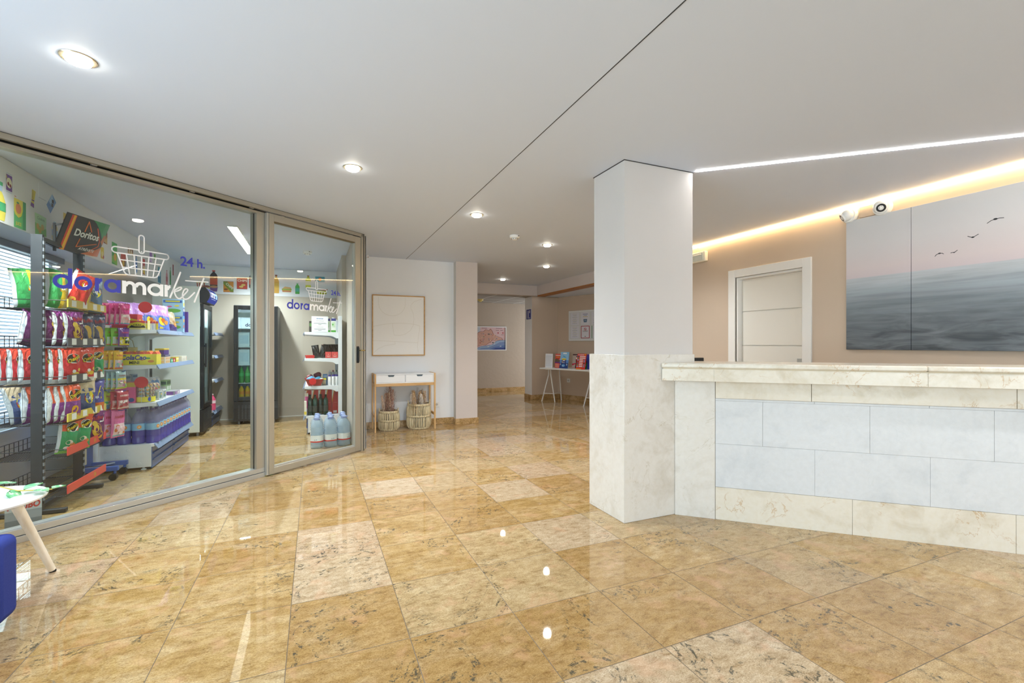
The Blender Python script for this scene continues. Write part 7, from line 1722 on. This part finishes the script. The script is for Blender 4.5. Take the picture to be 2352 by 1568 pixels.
# third shelf: baskets, tubes
def shop_basket(x, y, z, label, items, seed):
    r = empty('plastic_basket', (x, y, z), label, 'basket')
    m = C('#b3453c', 0.4); b = MB()
    b.add([(-0.075, -0.05, 0.002), (0.075, -0.05, 0.002), (0.075, 0.05, 0.002), (-0.075, 0.05, 0.002), (-0.11, -0.075, 0.09), (0.11, -0.075, 0.09), (0.11, 0.075, 0.09), (-0.11, 0.075, 0.09), (-0.072, -0.047, 0.005), (0.072, -0.047, 0.005), (0.072, 0.047, 0.005), (-0.072, 0.047, 0.005), (-0.106, -0.071, 0.09), (0.106, -0.071, 0.09), (0.106, 0.071, 0.09), (-0.106, 0.071, 0.09)],
          [(0, 3, 2, 1), (8, 9, 10, 11)] + [(k, (k + 1) % 4, 4 + (k + 1) % 4, 4 + k) for k in range(4)] + [(8 + k, 12 + k, 12 + (k + 1) % 4, 8 + (k + 1) % 4) for k in range(4)] + [(4 + k, 4 + (k + 1) % 4, 12 + (k + 1) % 4, 12 + k) for k in range(4)], m); b.build('body', r)
    b = MB(); b.tube([(-0.112, -0.077, 0.09), (0.112, -0.077, 0.09), (0.112, 0.077, 0.09), (-0.112, 0.077, 0.09)], 0.005, m, 6, closed=True); b.build('rim', r)
    rnd = random.Random(seed)
    for i, (nm, lab, col, dx, dy, dz, s_) in enumerate(items):
        b = MB(); N_ = 10
        b.ball((0, 0, 0), 0.045 * s_, C(col, 0.5), 14, 10, 1.2, 1.0, 0.8)
        b.v = [(vx * (1 + 0.18 * math.sin(40 * vy + 30 * vz + seed)), vy * (1 + 0.15 * math.sin(50 * vx + seed)), vz * (1 + 0.2 * math.sin(45 * vx + 25 * vy))) for vx, vy, vz in b.v]
        tag(b.build(nm, loc=(x + dx, y + dy, z + dz), angle=70), lab, 'packet')
shop_basket(0.005, 6.935, R1, 'red plastic basket heaped with small wares at the front of third right-hand shelf', [('cloth_bundle', 'light blue cloth bundle lying in the front red basket', '#5f9fd0', -0.05, 0.0, 0.095, 1.0), ('cloth_bundle', 'teal cloth bundle lying in the front red basket', '#3f8fb0', 0.04, 0.01, 0.09, 0.9), ('cloth_bundle', 'white crumpled packet at the right end of the front red basket', '#e0e2e0', 0.08, -0.01, 0.085, 0.55)], 3)
shop_basket(-0.01, 7.13, R1, 'red plastic basket behind the first one on third right-hand shelf', [('net_bundle', 'plum coloured netting bundle in the rear red basket', '#7a3f52', 0.05, 0.0, 0.13, 1.15), ('net_bundle', 'pink netting bundle in the rear red basket', '#b8606a', -0.05, 0.0, 0.11, 0.9)], 5)
tube_p = empty('lotion_bottle', (0, 0, 0), '', 'bottle')
b = MB(); b.lathe([(0.019, 0), (0.020, 0.004), (0.020, 0.12), (0.018, 0.125)], C('#f0f0f0', 0.3), n=18); b.build('body', tube_p)
b = MB(); b.lathe([(0.0195, 0.125), (0.0195, 0.148), (0.001, 0.15)], C('#4a3f8f', 0.35), n=18); b.build('cap', tube_p)
TP = Proto(tube_p)
for i, (x, y) in enumerate(((0.288, 6.90), (0.242, 6.90), (0.196, 6.90), (0.266, 6.95))): TP.put((x, y, R1), label='white bottle with violet cap on third right-hand shelf, %s' % ('nearest the upright', 'second from the upright', 'third from the upright', 'in the second row')[i], group='white bottles with violet caps')
for i, x in enumerate((0.20, 0.245, 0.29)): cyl_item('spray_can', 'grey-white spray can behind the violet-capped bottles, %s from the left' % ORD[i], 'can', x, 7.03, R1, None, None, 'spray cans', 16, 0, [('body', [(0.021, 0), (0.021, 0.17), (0.014, 0.18)], '#c6cec9'), ('nozzle', [(0.010, 0.18), (0.009, 0.205), (0.001, 0.206)], ('#e6e6e6', '#8a3a4a', '#5f8a6a')[i])])
carton('sponge_pack', 'blue pack standing behind the spray cans', 'packet', 0.14, 7.04, R1, 0.06, 0.05, 0.15, '#5f8fc9', 0, f=[('r', (0.1, 0.7, 0.9, 0.9), '#a9c9e6')])
carton('sponge_pack', 'yellow and grey pack between the basket and white bottles', 'packet', 0.125, 6.97, R1, 0.055, 0.05, 0.10, '#9a9a8a', 0, f=[('r', (0, 0.75, 1, 1), '#e6da3a'), ('r', (0.2, 0.2, 0.8, 0.6), '#c9b890')])
# base deck
for i in range(5):
    carton('crisp_carton', 'red carton with yellow stripe on the lowest right-hand deck, %s from the right' % ORD[i], 'box', 0.272 - 0.088 * i, 7.06, R0, 0.084, 0.10, 0.335, '#c2302c', 0, f=[('p', [(0.0, 0.55), (0.35, 1.0), (0.0, 1.0)], '#ece6e2'), ('p', [(0.0, 0.45), (0.42, 1.0), (0.30, 1.0), (0.0, 0.58)], '#e8a52a'), ('r', (0.2, 0.02, 0.75, 0.12), '#e6e4e0'), ('r', (0.3, 0.45, 0.8, 0.47), '#d96a60')], group='red cartons on the lowest right-hand deck')
M_GRNB = C('#15362a', 0.12); ol = empty('oil_bottle', (0, 0, 0), '', 'bottle')
b = MB(); b.lathe([(0.030, 0), (0.032, 0.006), (0.032, 0.20), (0.026, 0.225), (0.014, 0.24), (0.013, 0.262)], M_GRNB, n=16, sq=0.35); b.build('body', ol)
b = MB(); b.lathe([(0.0335, 0.05), (0.0335, 0.13)], C('#39413c', 0.4), n=16, sq=0.35, caps=False); b.build('label', ol)
b = MB(); b.lathe([(0.0145, 0.255), (0.0145, 0.282), (0.001, 0.283)], C('#123024', 0.3), n=14); b.build('cap', ol)
OB = Proto(ol)
for i, (x, y) in enumerate(((0.010, 6.915), (-0.055, 6.955), (0.145, 6.915), (0.080, 6.965))): OB.put((x, y, R0), label='dark green square bottle on the lowest right-hand deck, %s' % ('front of the left pair', 'rear of the left pair', 'front of the right pair', 'rear of the right pair')[i], group='dark green bottles')
carton('tall_box', 'pink and white tall pack at the left front edge of the right-hand deck', 'packet', -0.098, 7.02, R0, 0.04, 0.08, 0.30, '#d8589a', 0, f=[('r', (0, 0.85, 1, 1), '#e9e2d4'), ('r', (0, 0, 1, 0.3), '#cfc9e0')])
carton('tall_box', 'white and yellow pack beside the left pair of green bottles', 'packet', -0.112, 6.91, R0, 0.03, 0.06, 0.20, '#e6e0d0', 0, f=[('r', (0, 0.1, 1, 0.3), '#e8cf4a')])
# water jugs
jg = empty('water_jug', (0, 0, 0), '', 'water bottle')
prof = [(0.062, 0.0), (0.070, 0.008), (0.071, 0.03)]
for k in range(8): prof += [(0.0705, 0.035 + k * 0.026), (0.0675, 0.046 + k * 0.026), (0.0705, 0.058 + k * 0.026)]
prof += [(0.0695, 0.25), (0.060, 0.285), (0.040, 0.315), (0.024, 0.33), (0.022, 0.342)]
b = MB(); b.lathe(prof, M_WATER, n=24, sq=0.22); b.build('body', jg)
b = MB(); b.lathe([(0.0725, 0.085), (0.0725, 0.155)], C('#f0f1f2', 0.35), n=24, sq=0.22, caps=False); lb = b.build('label', jg)
b = MB(); b.lathe([(0.0731, 0.074), (0.0731, 0.088)], C('#d8322c', 0.35), n=24, sq=0.22, caps=False); b.build('red_stripe', lb)
b = MB(); mp = lambda a, c: (a, -0.0742, c); text_on(b, '|||', 0.02, lambda a, c: mp(a, 0.097 + c), C('#3a4a80')); rect2(b, 0.016, 0.100, 0.024, 0.112, mp, C('#7fb0cf')); b.build('label_marks', lb)
b = MB(); b.lathe([(0.024, 0.338), (0.026, 0.342), (0.026, 0.362), (0.022, 0.366), (0.001, 0.366)], M_CAPB, n=18); b.build('cap', jg)
b = MB(); b.lathe([(0.030, 0.330), (0.032, 0.336), (0.030, 0.341)], M_CAPB, n=18, caps=False); b.tube([(0.033 * math.cos(PI * q / 8), -0.002 - 0.055 * math.sin(PI * q / 8), 0.337 + 0.022 * math.sin(PI * q / 8)) for q in range(9)], 0.005, M_CAPB, 7); b.build('carry_handle', jg)
JG = Proto(jg)
for row in range(3):
    for col in range(3):
        JG.put((0.030 + 0.150 * col, 5.955 + 0.155 * row + 0.02 * col, 0.0), rz=math.radians((-20, 10, 35)[(row + col) % 3]), label='large water jug on the floor behind the glass door, %s row, %s' % (('front', 'middle', 'back')[row], ('left', 'centre', 'right')[col]), group='water jugs by the glass door')
tub = carton('candy_tub', 'grey tub with red lettering on the shop floor behind the side table', 'tub', -1.80, 4.15, 0.0, 0.17, 0.16, 0.21, '#a4a8ae', 24, f=[('r', (0.0, 0.0, 1, 0.35), '#7f858d'), ('r', (0.0, 0.62, 1.0, 0.95), '#c9ccd0')])
b = MB(); text_on(b, 'HARIBO', 0.058, lambda a, c: (a * 0.72, -0.0815, 0.145 + c), C('#c8382f', 0.4), bold=0.04, shear=0.15); b.build('lettering', tub)
# ================================================================== daylight, camera, view
w = bpy.data.worlds.new('overcast_daylight'); S.world = w; w.use_nodes = True
bg = w.node_tree.nodes['Background']; bg.inputs[0].default_value = (0.80, 0.91, 1.0, 1); bg.inputs[1].default_value = 4.6
def portal(name, loc, rot, sx, sy):
    l = bpy.data.lights.new(name, 'AREA'); l.shape = 'RECTANGLE'; l.size = sx; l.size_y = sy; l.cycles.is_portal = True
    o = bpy.data.objects.new(name, l); COL.objects.link(o); o.location = loc; o.rotation_euler = rot
portal('window_portal', (-0.5, -6.62, 1.2), (PI / 2, 0, 0), 2.8, 2.2)
portal('window_portal', (2.85, -6.62, 1.2), (PI / 2, 0, 0), 2.7, 2.2)
portal('window_portal', (-2.44, -1.75, 1.28), (PI / 2, 0, -PI / 2), 2.3, 2.05)
portal('window_portal', (-2.44, 1.15, 1.28), (PI / 2, 0, -PI / 2), 2.7, 2.05)
portal('window_portal', (-2.44, 4.76, 1.3), (PI / 2, 0, -PI / 2), 2.03, 1.51)
cd = bpy.data.cameras.new('camera'); cam = bpy.data.objects.new('camera', cd); COL.objects.link(cam)
cd.sensor_width = 36.0; cd.lens = 36.0 * 1060.0 / 2352.0
cd.shift_y = 6.0 / 2352.0
cam.location = (0, 0, 1.23)
cam.rotation_euler = (PI / 2, 0, -math.atan2(454.0, 1060.0))
cd.clip_start = 0.05; cd.clip_end = 60
S.camera = cam
vs = S.view_settings
vs.view_transform = 'Standard'; vs.look = 'None'; vs.gamma = 1.0; vs.use_curve_mapping = False; vs.exposure = 0.65
cy = S.cycles
cy.max_bounces = 8; cy.diffuse_bounces = 4; cy.glossy_bounces = 4; cy.transmission_bounces = 5; cy.transparent_max_bounces = 24
cy.caustics_reflective = False; cy.caustics_refractive = False
cy.sample_clamp_indirect = 6.0
cy.use_denoising = True
